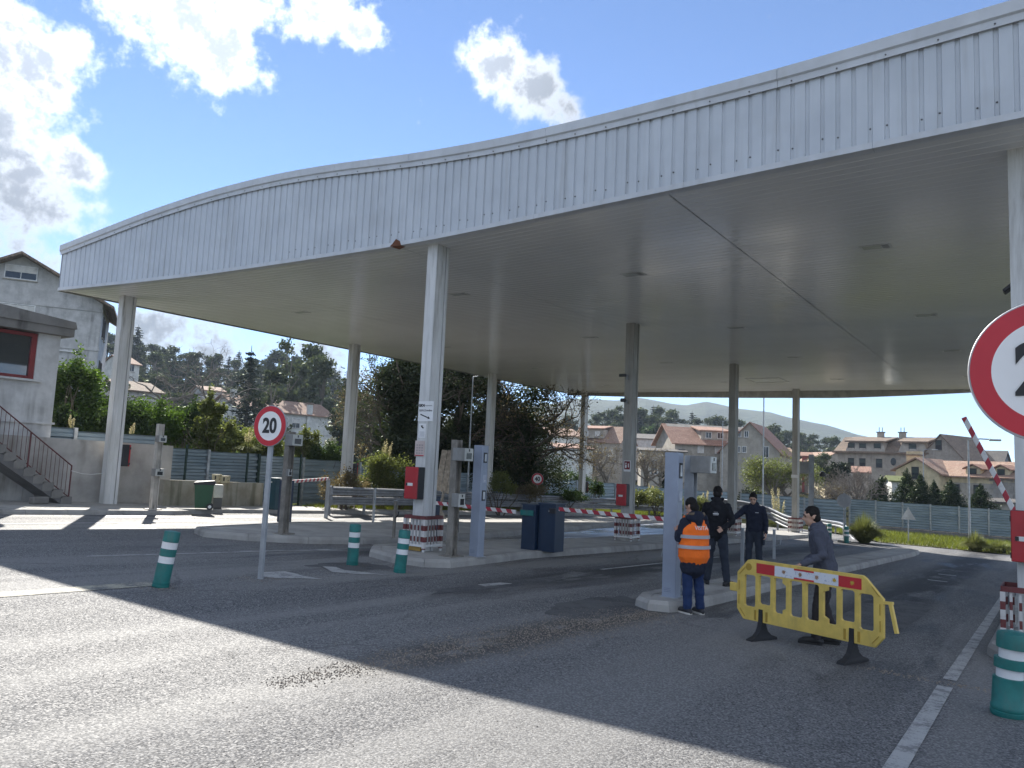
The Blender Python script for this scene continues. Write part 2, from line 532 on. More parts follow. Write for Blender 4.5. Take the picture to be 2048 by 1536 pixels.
# grit and soil swept into a band along the second lane
db = t.math('ABSOLUTE', t.math('SUBTRACT', xyz[0], t.math('MULTIPLY_ADD', xyz[1], .03, -5.25)))
db = t.math('MULTIPLY', t.rng(db, .62, .12), t.math('MULTIPLY', t.rng(xyz[1], 4.0, 6.5), t.rng(xyz[1], 13.0, 10.5)))
db = t.math('MULTIPLY', db, t.rng(t.noise(2.2, 5, .7, t.co('World', (1, .45, 1), (2, 8, 0))), .34, .52))
c = t.mix(t.math('MULTIPLY', db, .8), c, t.mix(aggv, (.03, .027, .025), (.085, .075, .063)))
t.set(Base_Color=c, Roughness=t.math('SUBTRACT', t.rng(aggv, 0, 1, .92, .68), t.math('MULTIPLY', oilk, .25)))
t.b.inputs['Specular IOR Level'].default_value = .3
hgt = t.math('ADD', t.math('MULTIPLY', t.voro(75, w, 'Distance'), -1.0), t.math('MULTIPLY', t.noise(38, 4, .7, w), t.math('ADD', .7, t.math('MULTIPLY', coarse, 1.2))))
hgt = t.math('MULTIPLY', hgt, t.math('SUBTRACT', 1.0, t.math('MULTIPLY', trk, .55)))
t.bump(hgt, .55, .012)
ASPHALT = t.m
ROAD = [(-22.0, -18), (16, -18), (16, 44.0), (-1.4, 43.1), (-4.2, 43.1), (-7.3, 42.4), (-8.8, 46), (-13, 51), (-19, 51), (-21.6, 46), (-21.6, 15.5), (-20.8, 13.6), (-20.8, -18)]
mb = MB()
def grid_sheet(name, poly, mat, dz, step=2.5):
    bm = bmesh.new()
    vs = [bm.verts.new((x, y, 0)) for x, y in poly]
    f = bm.faces.new(vs); f.normal_update()
    if f.normal.z < 0: f.normal_flip()
    for v in bm.verts: v.co.z = gz(v.co.x, v.co.y)+dz
    me = bpy.data.meshes.new(name); bmesh.ops.triangulate(bm, faces=bm.faces[:]); bm.to_mesh(me); bm.free()
    me.materials.append(mat)
    return link(name, me)
tag(grid_sheet('road', ROAD[1:12]+[(-20.8, -18)], ASPHALT, 0.0), 'worn grey asphalt of the toll lanes', kind='structure')

# darker relaid patches
t = NT('dark_asphalt'); w = t.co('World')
a_ = t.sep(t.voro(80, w, 'Color'))[0]
c = t.mix(t.rng(a_, .5, 1.0), (.055, .056, .06), (.15, .148, .145)); c = t.mix(t.rng(t.noise(2.5, 5, .65, w), .40, .60), c, (.11, .11, .11))
t.set(Base_Color=c, Roughness=.85); t.b.inputs['Specular IOR Level'].default_value = .3; t.bump(t.noise(60, 4, .7, w), .5, .01)
rp = random.Random(9)
def patch(cx, cy, rx, ry, label, n=26):
    poly = []
    for k in range(n):
        a = 2*math.pi*k/n; q = 1+rp.uniform(-.16, .16)
        poly.append((cx+rx*math.copysign(abs(math.cos(a))**.6, math.cos(a))*q, cy+ry*math.copysign(abs(math.sin(a))**.6, math.sin(a))*q))
    tag(grid_sheet('asphalt_patch', poly, t.m, .003), label, kind='structure')
patch(-5.5, 10.6, .55, 1.3, 'dark patch of asphalt around the nose of the narrow island')
patch(-7.65, 11.0, .22, 1.9, 'long dark repair strip in the middle lane')
patch(-10.35, 10.1, .55, .7, 'dark patch of asphalt round the green bollard')
patch(-2.4, 14.5, .5, 2.6, 'dark worn strip in the right lane behind the yellow barrier')

# smooth concrete lane between the first two islands, polished and damp
t = NT('polished_concrete')
w = t.co('World')
n = t.noise(1.2, 6, .6, t.co('World', (1, .10, 1)))
c = t.mix(t.rng(n, .35, .65), (.20, .195, .185), (.36, .355, .345))
c = t.mix(t.rng(t.noise(.8, 6, .65, t.co('World', (1, .2, 1), (3, 1, 0))), .52, .66), c, (.09, .085, .078))
t.set(Base_Color=c, Roughness=t.rng(n, .38, .62, .12, .5)); t.bump(t.noise(20, 5, .6, w), .12, .01)
tag(grid_sheet('concrete_lane', [(-13.35, 13.4), (-11.95, 13.4), (-11.95, 41.5), (-17.8, 41.5), (-16.4, 32.5), (-14.5, 23.5), (-13.4, 16.5)], t.m, .004), 'damp pale concrete lane between two islands', kind='structure')

# worn road paint
t = NT('road_paint')
w = t.co('World')
wear = t.math('ADD', t.math('MULTIPLY', t.noise(5, 7, .7, w), .6), t.math('MULTIPLY', t.noise(45, 4, .7, w), .4))
c = t.mix(t.rng(wear, .46, .60), (.40, .40, .39), (.17, .17, .17))
t.set(Base_Color=c, Roughness=.7); t.bump(t.voro(75, w, 'Distance'), .5, .008)
PAINT = t.m
t = NT('faded_yellow_paint')
w = t.co('World')
wear = t.math('ADD', t.math('MULTIPLY', t.noise(4, 7, .7, w), .6), t.math('MULTIPLY', t.noise(40, 4, .7, w), .4))
t.set(Base_Color=t.mix(t.rng(wear, .42, .58), (.42, .39, .30), (.14, .14, .135)), Roughness=.75); t.bump(t.voro(75, w, 'Distance'), .5, .008)
PAINT_Y = t.m
def strip(name, p0, p1, wd, mat, label=None, dz=.006):
    a = Vector((p0[0], p0[1], 0)); b = Vector((p1[0], p1[1], 0)); d = (b-a).normalized(); s = Vector((-d.y, d.x, 0))*wd/2
    o = grid_sheet(name, [(q.x, q.y) for q in (a-s, b-s, b+s, a+s)], mat, dz)
    return tag(o, label, kind='structure')
strip('lane_line', (-.93, 3.0), (-.97, 9.35), .14, PAINT, 'solid white edge line beside the leaning green bollard')
strip('lane_line', (-.97, 9.75), (-.99, 21.5), .13, PAINT, 'solid white edge line running under the canopy on the right')
strip('lane_line', (-12.95, 6.7), (-12.6, 11.6), .10, PAINT, 'thin worn white line left of the round sign post')
strip('lane_line', (-9.95, -6), (-10.05, 6.3), .34, PAINT_Y, 'wide faded yellowish line leading to the first bollard')
strip('lane_line', (-18.0, 4.0), (-18.9, 13.3), .15, PAINT, 'white edge line on the sunlit lane by the pavement')
strip('lane_line', (-7.95, 15.0), (-7.9, 22.0), .10, PAINT, 'worn white line in the lane behind the men')
for k, (y0, y1, x0) in enumerate(((22.9, 23.05, -2.52), (25.4, 25.55, -2.55))):
    strip('sensor_mark', (x0-.22, y0), (x0+.22, y0+.05), .18, PAINT, ['short white dash in the right lane, nearer one', 'short white dash in the right lane, farther one'][k])
def mark(poly, label):
    tag(grid_sheet('painted_arrow', poly, PAINT, .006), label, kind='structure')
mark([(-10.36, 8.17), (-10.31, 8.57), (-10.0, 8.55), (-9.8, 8.50), (-9.34, 8.55), (-9.62, 8.28), (-9.72, 8.0), (-9.95, 7.85)], 'broken white painted chevron at the foot of the round sign post')
mark([(-10.56, 9.59), (-10.40, 9.75), (-10.05, 9.62), (-9.2, 9.95), (-9.62, 9.45), (-9.95, 9.25)], 'broken white painted chevron beside two green bollards')
mark([(-12.9, 9.55), (-12.75, 9.65), (-12.35, 11.9), (-12.6, 11.4)], 'long worn white painted arrow in the lane before the island')
mark([(-7.85, 10.5), (-7.65, 10.45), (-7.62, 11.2), (-7.8, 11.1)], 'worn patch of white paint on the dark lane')

CONC_K = concrete('kerb_concrete', (.34, .33, .31), .5)
CONC_P = concrete('paving_concrete', (.38, .37, .345), .35)
def kerbed(name, pts, label, h=.15, kw=.24, cham=.06, piece=1.0, fillmat=None, closed=True, fill=True):
    """raised island: separate kerb stones round a concrete slab. pts counter-clockwise"""
    P2 = [Vector((x, y)) for x, y in pts]
    n = len(P2)
    root = thing(name, label, None); root['kind'] = 'structure'
    def nrm(i):
        a = P2[i-1] if (closed or i > 0) else P2[i]; b = P2[(i+1) % n] if (closed or i < n-1) else P2[i]
        d1 = (P2[i]-a); d2 = (b-P2[i])
        d1 = d1.normalized() if d1.length > 0 else d2.normalized(); d2 = d2.normalized() if d2.length > 0 else d1
        n1 = Vector((-d1.y, d1.x)); n2 = Vector((-d2.y, d2.x)); m = n1+n2
        m.normalize(); return m/max(.5, m.dot(n1))
    IN = [P2[i]+nrm(i)*kw for i in range(n)]
    rnd = random.Random(len(pts)*7+int(abs(pts[0][0])*10))
    for i in range(n if closed else n-1):
        j = (i+1) % n
        L = (P2[j]-P2[i]).length; k = max(1, int(round(L/piece)))
        for q in range(k):
            g = .004/max(L, .05)
            a, b = q/k+g, (q+1)/k-g
            o0, o1 = P2[i].lerp(P2[j], a), P2[i].lerp(P2[j], b)
            i0, i1 = IN[i].lerp(IN[j], a), IN[i].lerp(IN[j], b)
            dzz = rnd.uniform(-.004, .004)
            def V(p, z): return (p.x, p.y, gz(p.x, p.y)+z)
            c0, c1 = o0.lerp(i0, cham/kw), o1.lerp(i1, cham/kw)
            e0, e1 = o0.lerp(i0, cham*.3/kw), o1.lerp(i1, cham*.3/kw)
            vs = [V(o0, -.06), V(o1, -.06), V(e0, h-.055+dzz), V(e1, h-.055+dzz), V(c0, h+dzz), V(c1, h+dzz), V(i0, h+dzz), V(i1, h+dzz), V(i0, -.06), V(i1, -.06)]
            fs = [(0, 1, 3, 2), (2, 3, 5, 4), (4, 5, 7, 6), (6, 7, 9, 8), (0, 2, 4, 6, 8), (1, 9, 7, 5, 3)]
            MB().add(vs, fs).build('kerb_stone', CONC_K, root)
    if fill:
        bm = bmesh.new()
        f = bm.faces.new([bm.verts.new((p.x, p.y, gz(p.x, p.y)+h-.008)) for p in [P2[i]+nrm(i)*(kw+.003) for i in range(n)]])
        f.normal_update()
        if f.normal.z < 0: f.normal_flip()
        me = bpy.data.meshes.new('slab'); bmesh.ops.triangulate(bm, faces=bm.faces[:]); bm.to_mesh(me); bm.free()
        me.materials.append(fillmat or CONC_P)
        link('slab', me, root)
    return root
kerbed('traffic_island', [(-5.45, 11.55), (-5.3, 11.1), (-4.98, 10.86), (-4.68, 11.0), (-4.55, 11.5), (-4.5, 23), (-4.4, 33), (-4.5, 35.4), (-4.95, 36.2), (-5.4, 35.4), (-5.5, 33), (-5.55, 23)],
       'narrow kerbed concrete island where the group of men stands')
kerbed('traffic_island', [(-12.0, 12.2), (-11.4, 11.55), (-10.5, 11.25), (-9.75, 11.35), (-9.45, 11.8), (-9.6, 13.2), (-9.85, 15), (-9.85, 31), (-9.85, 41.5), (-10.3, 43.2), (-11.2, 43.2), (-11.9, 41.5), (-12.0, 23)],
       'kerbed concrete island carrying the middle row of columns')
kerbed('traffic_island', [(-16.35, 11.4), (-16.1, 10.7), (-15.3, 10.4), (-14.4, 10.9), (-13.6, 11.9), (-13.2, 13.2), (-13.1, 15.0), (-13.4, 17.5), (-14.5, 23.5), (-16.3, 32.5), (-18.1, 42.5), (-18.6, 43.6), (-19.0, 42.5), (-18.4, 30), (-17.8, 20), (-17.2, 14.5)],
       'long tapering kerbed island between the first two lanes, its back sunlit')
kerbed('traffic_island', [(-.78, 12.0), (-.55, 11.35), (0, 11.1), (.6, 11.4), (.8, 12), (.8, 43), (.4, 44), (-.4, 44), (-.78, 43)],
       'kerbed island at the right edge under the last column row')
# pavement along the wall on the left
kerbed('pavement', [(-24.3, -10), (-20.75, -10), (-20.75, 13.2), (-20.95, 13.8), (-24.3, 13.8)], 'concrete pavement at the foot of the stairs', h=.12)
kerbed('pavement', [(-26.6, 13.86), (-21.75, 13.86), (-21.6, 14.6), (-21.7, 24.0), (-22.0, 34.0), (-22.3, 46.0), (-22.9, 46.0), (-22.8, 24.0), (-24.0, 20.5), (-26.6, 20.2)], 'concrete pavement below the fence, green bin standing on it', h=.11)

# loose gravel washed along the lane middle
GRAVEL = P('gravel_stone', (.25, .21, .17), .9, var=.45, vscale=60)
rnd = random.Random(5)
mb = MB()
def stone(x, y, s):
    z = gz(x, y)+.001
    a = rnd.uniform(0, 6.28)
    vs = []
    for k in range(5):
        q = a+k*1.2566+rnd.uniform(-.25, .25); rr = s*rnd.uniform(.7, 1.1)
        vs.append((x+rr*math.cos(q), y+rr*math.sin(q), z))
    vs.append((x+rnd.uniform(-.3, .3)*s, y+rnd.uniform(-.3, .3)*s, z+s*rnd.uniform(.6, 1.0)))
    mb.add(vs, [(k, (k+1) % 5, 5) for k in range(5)])
for _ in range(5200):
    u = rnd.random()**.8
    y = 4.2+u*7.2
    wd = .10+.33*min(1, (y-4.2)/2.8)
    x = -5.02+.04*(y-8)+rnd.gauss(0, wd*.62)
    if x > -4.6 and y > 10.8 or (y > 10.8 and x > -5.5): continue
    stone(x, y, rnd.uniform(.005, .012)*(1.25 if rnd.random() < .1 else 1))
for _ in range(260):
    stone(rnd.uniform(-6.4, -3.0), rnd.uniform(3.0, 9.0), rnd.uniform(.004, .009))
for _ in range(240):
    a = rnd.gauss(0, 1); stone(-.55+rnd.uniform(-1.3, .45), 9.55+a*.06+rnd.gauss(0, .03), rnd.uniform(.005, .014))
for cx, cy in ((-9.78, 6.08), (-9.82, 7.7), (-10.52, 10.26)):
    for _ in range(160):
        a = rnd.uniform(0, 6.28); q = .12+abs(rnd.gauss(0, .16)); stone(cx+q*math.cos(a), cy+q*math.sin(a), rnd.uniform(.004, .01))
o = mb.build('gravel', GRAVEL)
tag(o, 'loose brown gravel washed along the lane at the shadow edge', 'gravel', kind='stuff')

# ------------------------------------------------------------------ the toll canopy
t = NT('white_cladding')
w = t.co('World')
c = t.mix(t.rng(t.noise(.9, 3, .6, w), .3, .7), (.52, .555, .60), (.59, .625, .67))
c = t.mix(t.math('MULTIPLY', t.rng(t.noise(3.5, 4, .6, t.co('World', (1.6, 1, .09))), .50, .72), .30), c, (.36, .36, .35))
c = t.mix(t.math('MULTIPLY', t.rng(t.noise(.6, 4, .6, t.co('World', (1, 1, 1.5), (3, 0, 5))), .55, .75), .25), c, (.42, .43, .44))
t.set(Base_Color=c, Roughness=.34); t.bump(t.noise(1.3, 2, .5, t.co('World', (1.5, 1, .6))), .06, .05)
WHITE_M = t.m
WHITE_T = P('white_trim', (.60, .62, .65), .38, var=.07, vscale=2.0, dirt=.25, dirtcol=(.36, .35, .32))
t = NT('soffit_sheet')
w = t.co('World')
c = t.mix(t.rng(t.noise(.35, 4, .6, w), .3, .7), (.80, .80, .785), (.85, .85, .835))
t.set(Base_Color=c, Roughness=t.rng(t.noise(.8, 4, .6, t.co('World', (.2, 1, 1))), .3, .7, .13, .20))
SOFFIT = t.m
t = NT('column_paint')
w = t.co('World'); z = t.sep(w)[2]
st = t.noise(3, 6, .65, t.co('World', (3, 3, .25)), .3)
c = t.mix(t.rng(t.noise(1.6, 6, .6, t.co('World', (2, 2, .5))), .3, .7), (.58, .58, .56), (.70, .70, .69))
c = t.mix(t.math('MULTIPLY', t.rng(st, .45, .72), t.rng(z, 4.0, 6.4, .25, .85)), c, (.24, .22, .19))  # soot streaks plus reduced light near the soffit, both painted as darker tone
t.set(Base_Color=c, Roughness=.5)
COLPAINT = t.m
t = NT('column_paint_shaded')
w = t.co('World')
st = t.noise(3, 6, .65, t.co('World', (3, 3, .25)), .3)
c = t.mix(t.rng(t.noise(1.6, 6, .6, t.co('World', (2, 2, .5))), .3, .7), (.36, .345, .31), (.47, .455, .42))  # darker copy of the column paint, middle-row shade put into the colour
c = t.mix(t.math('MULTIPLY', t.rng(st, .45, .72), .5), c, (.2, .185, .16))
t.set(Base_Color=c, Roughness=.6)
COLSHADED = t.m
SCREW = P('screw_head', (.08, .08, .085), .5)
RUST = P('rust', (.16, .06, .03), .9, var=.4, vscale=30)

FX = [-24.65, -21, -18.5, -16, -14.1, -11.2, -8.85, -6.5, -3.2, -.2, 1.25]
FY = [11.12, 11.60, 11.88, 12.0, 12.08, 12.15, 12.0, 11.82, 11.57, 11.36, 11.28]
FT = [7.86, 8.48, 8.76, 8.80, 8.72, 8.47, 8.25, 8.12, 8.02, 8.05, 8.08]
def smoothcurve(xs, ys):
    q = np.linspace(xs[0], xs[-1], 400); v = np.interp(q, xs, ys)
    k = np.ones(31)/31
    vp = np.concatenate([2*v[0]-v[15:0:-1], v, 2*v[-1]-v[-2:-17:-1]])
    return q, np.convolve(vp, k, 'valid')
_qx, _fy = smoothcurve(FX, FY); _, _ft = smoothcurve(FX, FT)
def yf(x): return float(np.interp(x, _qx, _fy))
def zt(x): return float(np.interp(x, _qx, _ft))
def yr(x): return 41.25+(x+23)*.08
def zrb(x): return 6.48-float(np.interp(x, [-24.6, -20, -14, -9, -6, -3, 1.2], [.12, .26, .34, .38, .28, .14, .10]))
ZS = 6.4785
XL, XR = -24.65, 1.25
canopy = thing('toll_canopy', 'big white canopy on columns over the toll lanes, wavy ribbed fascia', 'canopy', (0, 0, 0))
# fascia: overlapping ribbed sheets, five ribs each
PITCH_R = (XR-XL)/118.0
def rib_pts(x0, x1):
    out = []; x = x0; k = 0
    while x < x1-1e-4:
        for u, d in ((0.0, 0.0), (.152/.2195*PITCH_R, 0.0), (.162/.2195*PITCH_R, -.028), (.209/.2195*PITCH_R, -.028)):
            out.append((x+u, d))
        x += PITCH_R
    out.append((x1, 0.0))
    return out
nsheet = 24
per = 5
xs = XL+.04
rib = 0
while xs < XR-.02:
    xe = min(xs+per*PITCH_R, XR)
    pts = rib_pts(xs, xe)
    bot = []; top = []
    for i, (x, d) in enumerate(pts):
        y = yf(x)-.002-d*1.0
        off = .004*(1-(x-xs)/(xe-xs))
        bot.append((x, y-off, ZS+.055)); top.append((x, y-off, zt(x)-.16))
    MB().loft([bot, top], closed=False).build('cladding_sheet', WHITE_M, canopy)
    xs = xe
# screws of the fascia sheets
mb = MB()
def screw(x, y, z, s=.013):
    mb.lathe([(s, 0), (s, .006), (s*.6, .012)], n=6, M=Matrix.Translation((x, y, z)) @ Matrix.Rotation(R(90), 4, 'X'))
k = 0; x = XL+.04+PITCH_R*.84
while x < XR:
    if k % 3 != 2 and x > -15.5: screw(x, yf(x)+.022, ZS+.29-.08*math.sin(k*1.7)*.3)
    if k % 3 == 1: screw(x, yf(x)-.062, zt(x)-.245)
    x += PITCH_R; k += 1
o = mb.build('screw_row', SCREW, canopy); o['kind'] = 'stuff'
# capping flashing in lapped lengths
joints = [XL-.03, -21.3, -18.4, -15.2, -11.45, -7.75, -3.35, XR+.03]
for a, b in zip(joints[:-1], joints[1:]):
    rings = []
    for q in np.linspace(a+.003, b-.003, 14):
        x = float(q); y = yf(min(max(x, XL), XR)); z = zt(min(max(x, XL), XR))
        rings.append([(x, y+.30, z-.02), (x, y-.09, z), (x, y-.09, z-.165), (x, y-.05, z-.185), (x, y-.05, z-.285), (x, y-.04, z-.285), (x, y-.035, z-.17), (x, y+.30, z-.06)])
    MB().loft(rings).build('capping', WHITE_T, canopy, fix=True)
# bottom edge trim
tj = [XL-.005, -21.0, -17.95, -14.2, -11.3, -8.0, -4.9, -2.0, XR+.005]
for a, b in zip(tj[:-1], tj[1:]):
    rings = []
    for q in np.linspace(a+.002, b-.002, 10):
        x = float(q); y = yf(min(max(x, XL), XR))
        rings.append([(x, y+.16, ZS-.006), (x, y-.03, ZS-.006), (x, y-.03, ZS+.085), (x, y-.022, ZS+.085), (x, y-.022, ZS+.002), (x, y+.16, ZS+.002)])
    MB().loft(rings).build('edge_trim', WHITE_T, canopy, fix=True)
mb = MB()
y0 = yf(-11.75)
mb.add([(-11.9, y0-.034, ZS+.0), (-11.55, y0-.034, ZS-.02), (-11.6, y0-.034, ZS+.09), (-11.72, y0-.034, ZS+.15), (-11.82, y0-.034, ZS+.05), (-11.7, y0+.08, ZS-.06), (-11.5, y0+.05, ZS-.03)],
       [(0, 1, 2, 3, 4), (0, 5, 6, 1), (0, 4, 5)])
mb.build('rust_patch', RUST, canopy)
# soffit: four bays of narrow ribbed sheet
seams = [XL+.12, -18.5, -11.72, -5.25, XR-.12]
for a, b in zip(seams[:-1], seams[1:]):
    xsn = np.linspace(a+.010, b-.010, 9)
    rows = []
    ng = 150
    for j in range(ng):
        for fr, dz in ((0.0, 0), (.86, 0), (.885, .006), (.975, .006)):
            rows.append(((j+fr)/ng, dz))
    rows.append((1.0, 0))
    rings = []
    for fr, dz in rows:
        rings.append([(float(x), yf(float(x))+.15+fr*(yr(float(x))-yf(float(x))-.15), ZS+dz) for x in xsn])
    MB().loft(rings, closed=False).build('soffit_sheet', SOFFIT, canopy)
# roof deck and the other three fascias
mb = MB()
xx = np.linspace(XL+.05, XR-.05, 30)
rings = []
for x in xx:
    x = float(x)
    rings.append([(x, yf(x)+.12, ZS+.06), (x, yr(x)+.05, ZS+.06), (x, yr(x)+.05, 7.55), (x, yf(x)+.12, zt(x)-.15)])
mb.loft(rings); mb.build('roof_deck', P('roof_sheet', (.5, .5, .5), .6), canopy, fix=True)
mb = MB()
rings = []
for x in xx:
    x = float(x)
    rings.append([(x, yr(x)+.06, zrb(x)), (x, yr(x)+.22, zrb(x)), (x, yr(x)+.22, 7.7), (x, yr(x)+.06, 7.7)])
mb.loft(rings); mb.build('rear_fascia', P('fascia_back', (.42, .41, .37), .6, dirt=.3), canopy, fix=True)
def side_fascia(x, sx):
    a, b = yf(x), yr(x)
    n = int((b-a)/.22)
    bot = []; top = []
    for k in range(n):
        for u, d in ((0, 0), (.15, 0), (.16, -.028), (.21, -.028)):
            y = a+(k*.22+u)
            zz = zt(x)+(7.75-zt(x))*min(1, (y-a)/12)
            bot.append((x+sx*(.03+d), y, ZS-.005)); top.append((x+sx*(.03+d), y, zz-.1))
    MB().loft([bot, top], closed=False).build('side_fascia', WHITE_M, canopy)
    mb = MB(); rings = []
    for q in np.linspace(a-.05, b+.1, 14):
        y = float(q); zz = zt(x)+(7.75-zt(x))*min(1, max(0, y-a)/12)
        rings.append([(x-sx*.25, y, zz), (x+sx*.08, y, zz), (x+sx*.08, y, zz-.2), (x+sx*.05, y, zz-.2), (x+sx*.05, y, zz-.05), (x-sx*.25, y, zz-.05)])
    mb.loft(rings); mb.build('capping', WHITE_T, canopy, fix=True)
    mb = MB(); mb.box((x+sx*.0, (a+b)/2, ZS+.0), (.13, b-a, .03)); mb.build('edge_trim', P('dark_trim', (.2, .2, .19), .5), canopy)
side_fascia(XL, -1); side_fascia(XR, 1)
# columns: grooved steel casing
COLX = (-23.4, -10.9, -.3); COLY = [12.6+9.573*i for i in range(4)]
def col_profile():
    h = [(-.135, -.205), (.135, -.205), (.135, -.19), (.120, -.19), (.120, -.175), (.135, -.175),
         (.135, -.055), (.128, -.045), (.135, -.035), (.135, .085), (.09, .085), (.09, .125), (.135, .125), (.135, .205)]
    m = [(-x, -y) for x, y in h]
    return h+m
prof = col_profile()
for i, x in enumerate(COLX):
    for j, y in enumerate(COLY):
        mb = MB()
        zb = gz(x, y)+.05
        zj = zb+2.5
        mb.prism(prof, zb, zj-.006); mb.prism([(a*.985, b*.985) for a, b in prof], zj-.007, zj+.003); mb.prism(prof, zj+.002, ZS+.005)
        o = mb.build('column', COLSHADED if (i == 1 and j > 0) else COLPAINT, canopy, loc=(x, y, 0))
# ceiling lights recessed in the soffit
LENS = P('lamp_glass', (.62, .64, .62), .15, var=.1)
FRAME = P('lamp_frame', (.60, .60, .58), .4)
names = ['first', 'second', 'third', 'fourth']
for i, x in enumerate((-20.0, -13.45, -8.15, -2.83)):
    for j, y in enumerate((16.5, 23.9, 30.5, 37.7)):
        if i == 2 and j == 3: pass
        o = thing('ceiling_light', 'unlit rectangular light in the soffit, %s row from the front, %s line from the left' % (names[j], names[i]), 'light', (x, y, ZS), group='lights in the canopy soffit')
        mb = MB()
        for dx, dy, sx, sy in ((0, -.15, .56, .04), (0, .15, .56, .04), (-.26, 0, .04, .26), (.26, 0, .04, .26)):
            mb.box((dx, dy, -.004), (sx, sy, .012))
        mb.build('frame', FRAME, o)
        MB().box((-.07, 0, -.003), (.34, .255, .008)).build('diffuser', LENS, o)
        MB().box((.175, 0, -.004), (.12, .255, .010)).build('gear_cover', P('lamp_gear', (.34, .34, .33), .5), o)
o = thing('ceiling_hatch', 'square access hatch frame in the soffit near the middle columns', 'hatch', (-11.2, 37.3, ZS))
mb = MB()
for dx, dy, sx, sy in ((0, -.8, 1.6, .05), (0, .8, 1.6, .05), (-.78, 0, .05, 1.55), (.78, 0, .05, 1.55)):
    mb.box((dx, dy, -.012), (sx, sy, .02))
mb.build('frame', FRAME, o)
MB().box((0, 0, -.004), (1.5, 1.54, .006)).build('panel', SOFFIT, o)

# ------------------------------------------------------------------ street furniture
RED = P('red_paint', (.42, .018, .025), .4, var=.12, dirt=.12)
BLACK = P('black_plastic', (.018, .018, .02), .5, var=.2)
GALV = P('galvanised_steel', (.42, .44, .46), .42, .75, var=.2, vscale=6, dirt=.2)
GREYSTEEL = P('grey_painted_steel', (.34, .36, .38), .45, .2, var=.15, vscale=4, dirt=.25)
WEATHERED = P('weathered_steel', (.24, .22, .19), .65, .2, var=.25, vscale=5, dirt=.5)
WHITE_P = P('white_plastic', (.72, .72, .70), .45, var=.08, dirt=.1, dirtcol=(.4, .38, .33))
SIGNWHITE = P('sign_white', (.80, .80, .80), .35, var=.04)
SIGNBLACK = P('sign_black', (.012, .012, .014), .4, var=.1)
SIGNRED = P('sign_red', (.50, .015, .03), .35, var=.06)
SIGNGREY = P('sign_grey', (.40, .41, .43), .5, .4)
TEAL = P('teal_plastic', (.012, .16, .145), .5, var=.2, vscale=5, dirt=.45, dirtcol=(.07, .12, .11))
BANDW = P('reflective_white', (.78, .78, .78), .4, var=.06, dirt=.25, dirtcol=(.45, .42, .38))
NAVY = P('navy_cabinet_paint', (.008, .024, .058), .4, var=.12, dirt=.1)
KIOSK = P('kiosk_grey_blue', (.30, .34, .42), .42, .1, var=.07)
GLASS_D = P('dark_screen', (.02, .025, .03), .12, var=.1)
BROWNRED = P('dull_red_paint', (.16, .035, .035), .55, var=.2, dirt=.2)
RW_ARM = stripes('barrier_stripes', (.42, .03, .05), (.72, .70, .68), .30, axis=0, duty=.5, skew=.8, skew_axis=2)
RW_BAR = stripes('guard_stripes', (.15, .03, .03), (.62, .60, .58), .23, axis=2, duty=.46, phase=.15)
YEL = P('old_yellow_paint', (.38, .24, .05), .7, var=.3, dirt=.3)

def text_mesh(body, size, mat, parent, loc, rot, name='lettering', bold=0.0, ext=.002, align='CENTER', sx=1.0):
    cu = bpy.data.curves.new(name, 'FONT')
    cu.body = body; cu.size = size; cu.extrude = ext; cu.offset = bold
    cu.align_x = align; cu.align_y = 'CENTER'; cu.resolution_u = 6
    tmp = bpy.data.objects.new('tmp', cu); COL.objects.link(tmp)
    dg = bpy.context.evaluated_depsgraph_get(); dg.update()
    me = bpy.data.meshes.new_from_object(tmp.evaluated_get(dg))
    bpy.data.objects.remove(tmp)
    me.materials.clear(); me.materials.append(mat)
    for p in me.polygons: p.material_index = 0
    o = link(name, me, parent, loc); o.rotation_euler = rot; o.scale = (sx, 1, 1)
    return o

# --- guards round the column feet
def make_guard(name, label, x, y, dz, side=.56, h=.72, group='red and white cages round column feet'):
    g = thing(name, label, 'guard', ground_at(x, y, dz), group=group)
    s = side/2
    mb = MB()
    for a, b in (((-s, -s), (s, -s)), ((s, -s), (s, s)), ((s, s), (-s, s)), ((-s, s), (-s, -s))):
        mb.bar((a[0], a[1], h-.03), (b[0], b[1], h-.03), .022, .07)
    mb.build('top_rail', BROWNRED, g)
    mb = MB()
    for a, b in (((-s, -s), (s, -s)), ((s, -s), (s, s)), ((s, s), (-s, s)), ((-s, s), (-s, -s))):
        mb.bar((a[0], a[1], .12), (b[0], b[1], .12), .03, .045)
    mb.build('bottom_rail', WHITE_P, g)
    bar = MB().box((0, 0, h/2+.03), (.034, .012, h-.16)).mesh('bar'); bar.materials.append(RW_BAR)
    cor = MB().box((0, 0, h/2), (.06, .06, h-.1)).mesh('corner_post'); cor.materials.append(RW_BAR)
    leg = MB().box((0, 0, .05), (.035, .035, .1)).mesh('leg'); leg.materials.append(WHITE_P)
    for cx in (-1, 1):
        for cy in (-1, 1):
            link('corner_post', cor, g, (cx*(s-.012), cy*(s-.012), 0)); link('leg', leg, g, (cx*(s-.01), cy*(s-.01), -.002))
    for k in range(5):
        u = -s+side*(k+1)/6
        link('bar', bar, g, (u, -s+.02, 0)); link('bar', bar, g, (u, s-.02, 0))
        link('bar', bar, g, (-s+.02, u, 0), R(90)); link('bar', bar, g, (s-.02, u, 0), R(90))
    return g
G1 = make_guard('column_guard', 'red and white cage round the foot of the nearest middle column', -10.9, 12.6, .15)
MB().box((0, -.25, .06), (.36, .05, .1)).build('timber_block', YEL, G1)
make_guard('column_guard', 'dirty brownish cage round the second middle column foot, beside the blue cabinet', -10.9, 22.17, .15)
make_guard('column_guard', 'red and white cage round the third middle column, behind the men', -10.9, 31.75, .15)
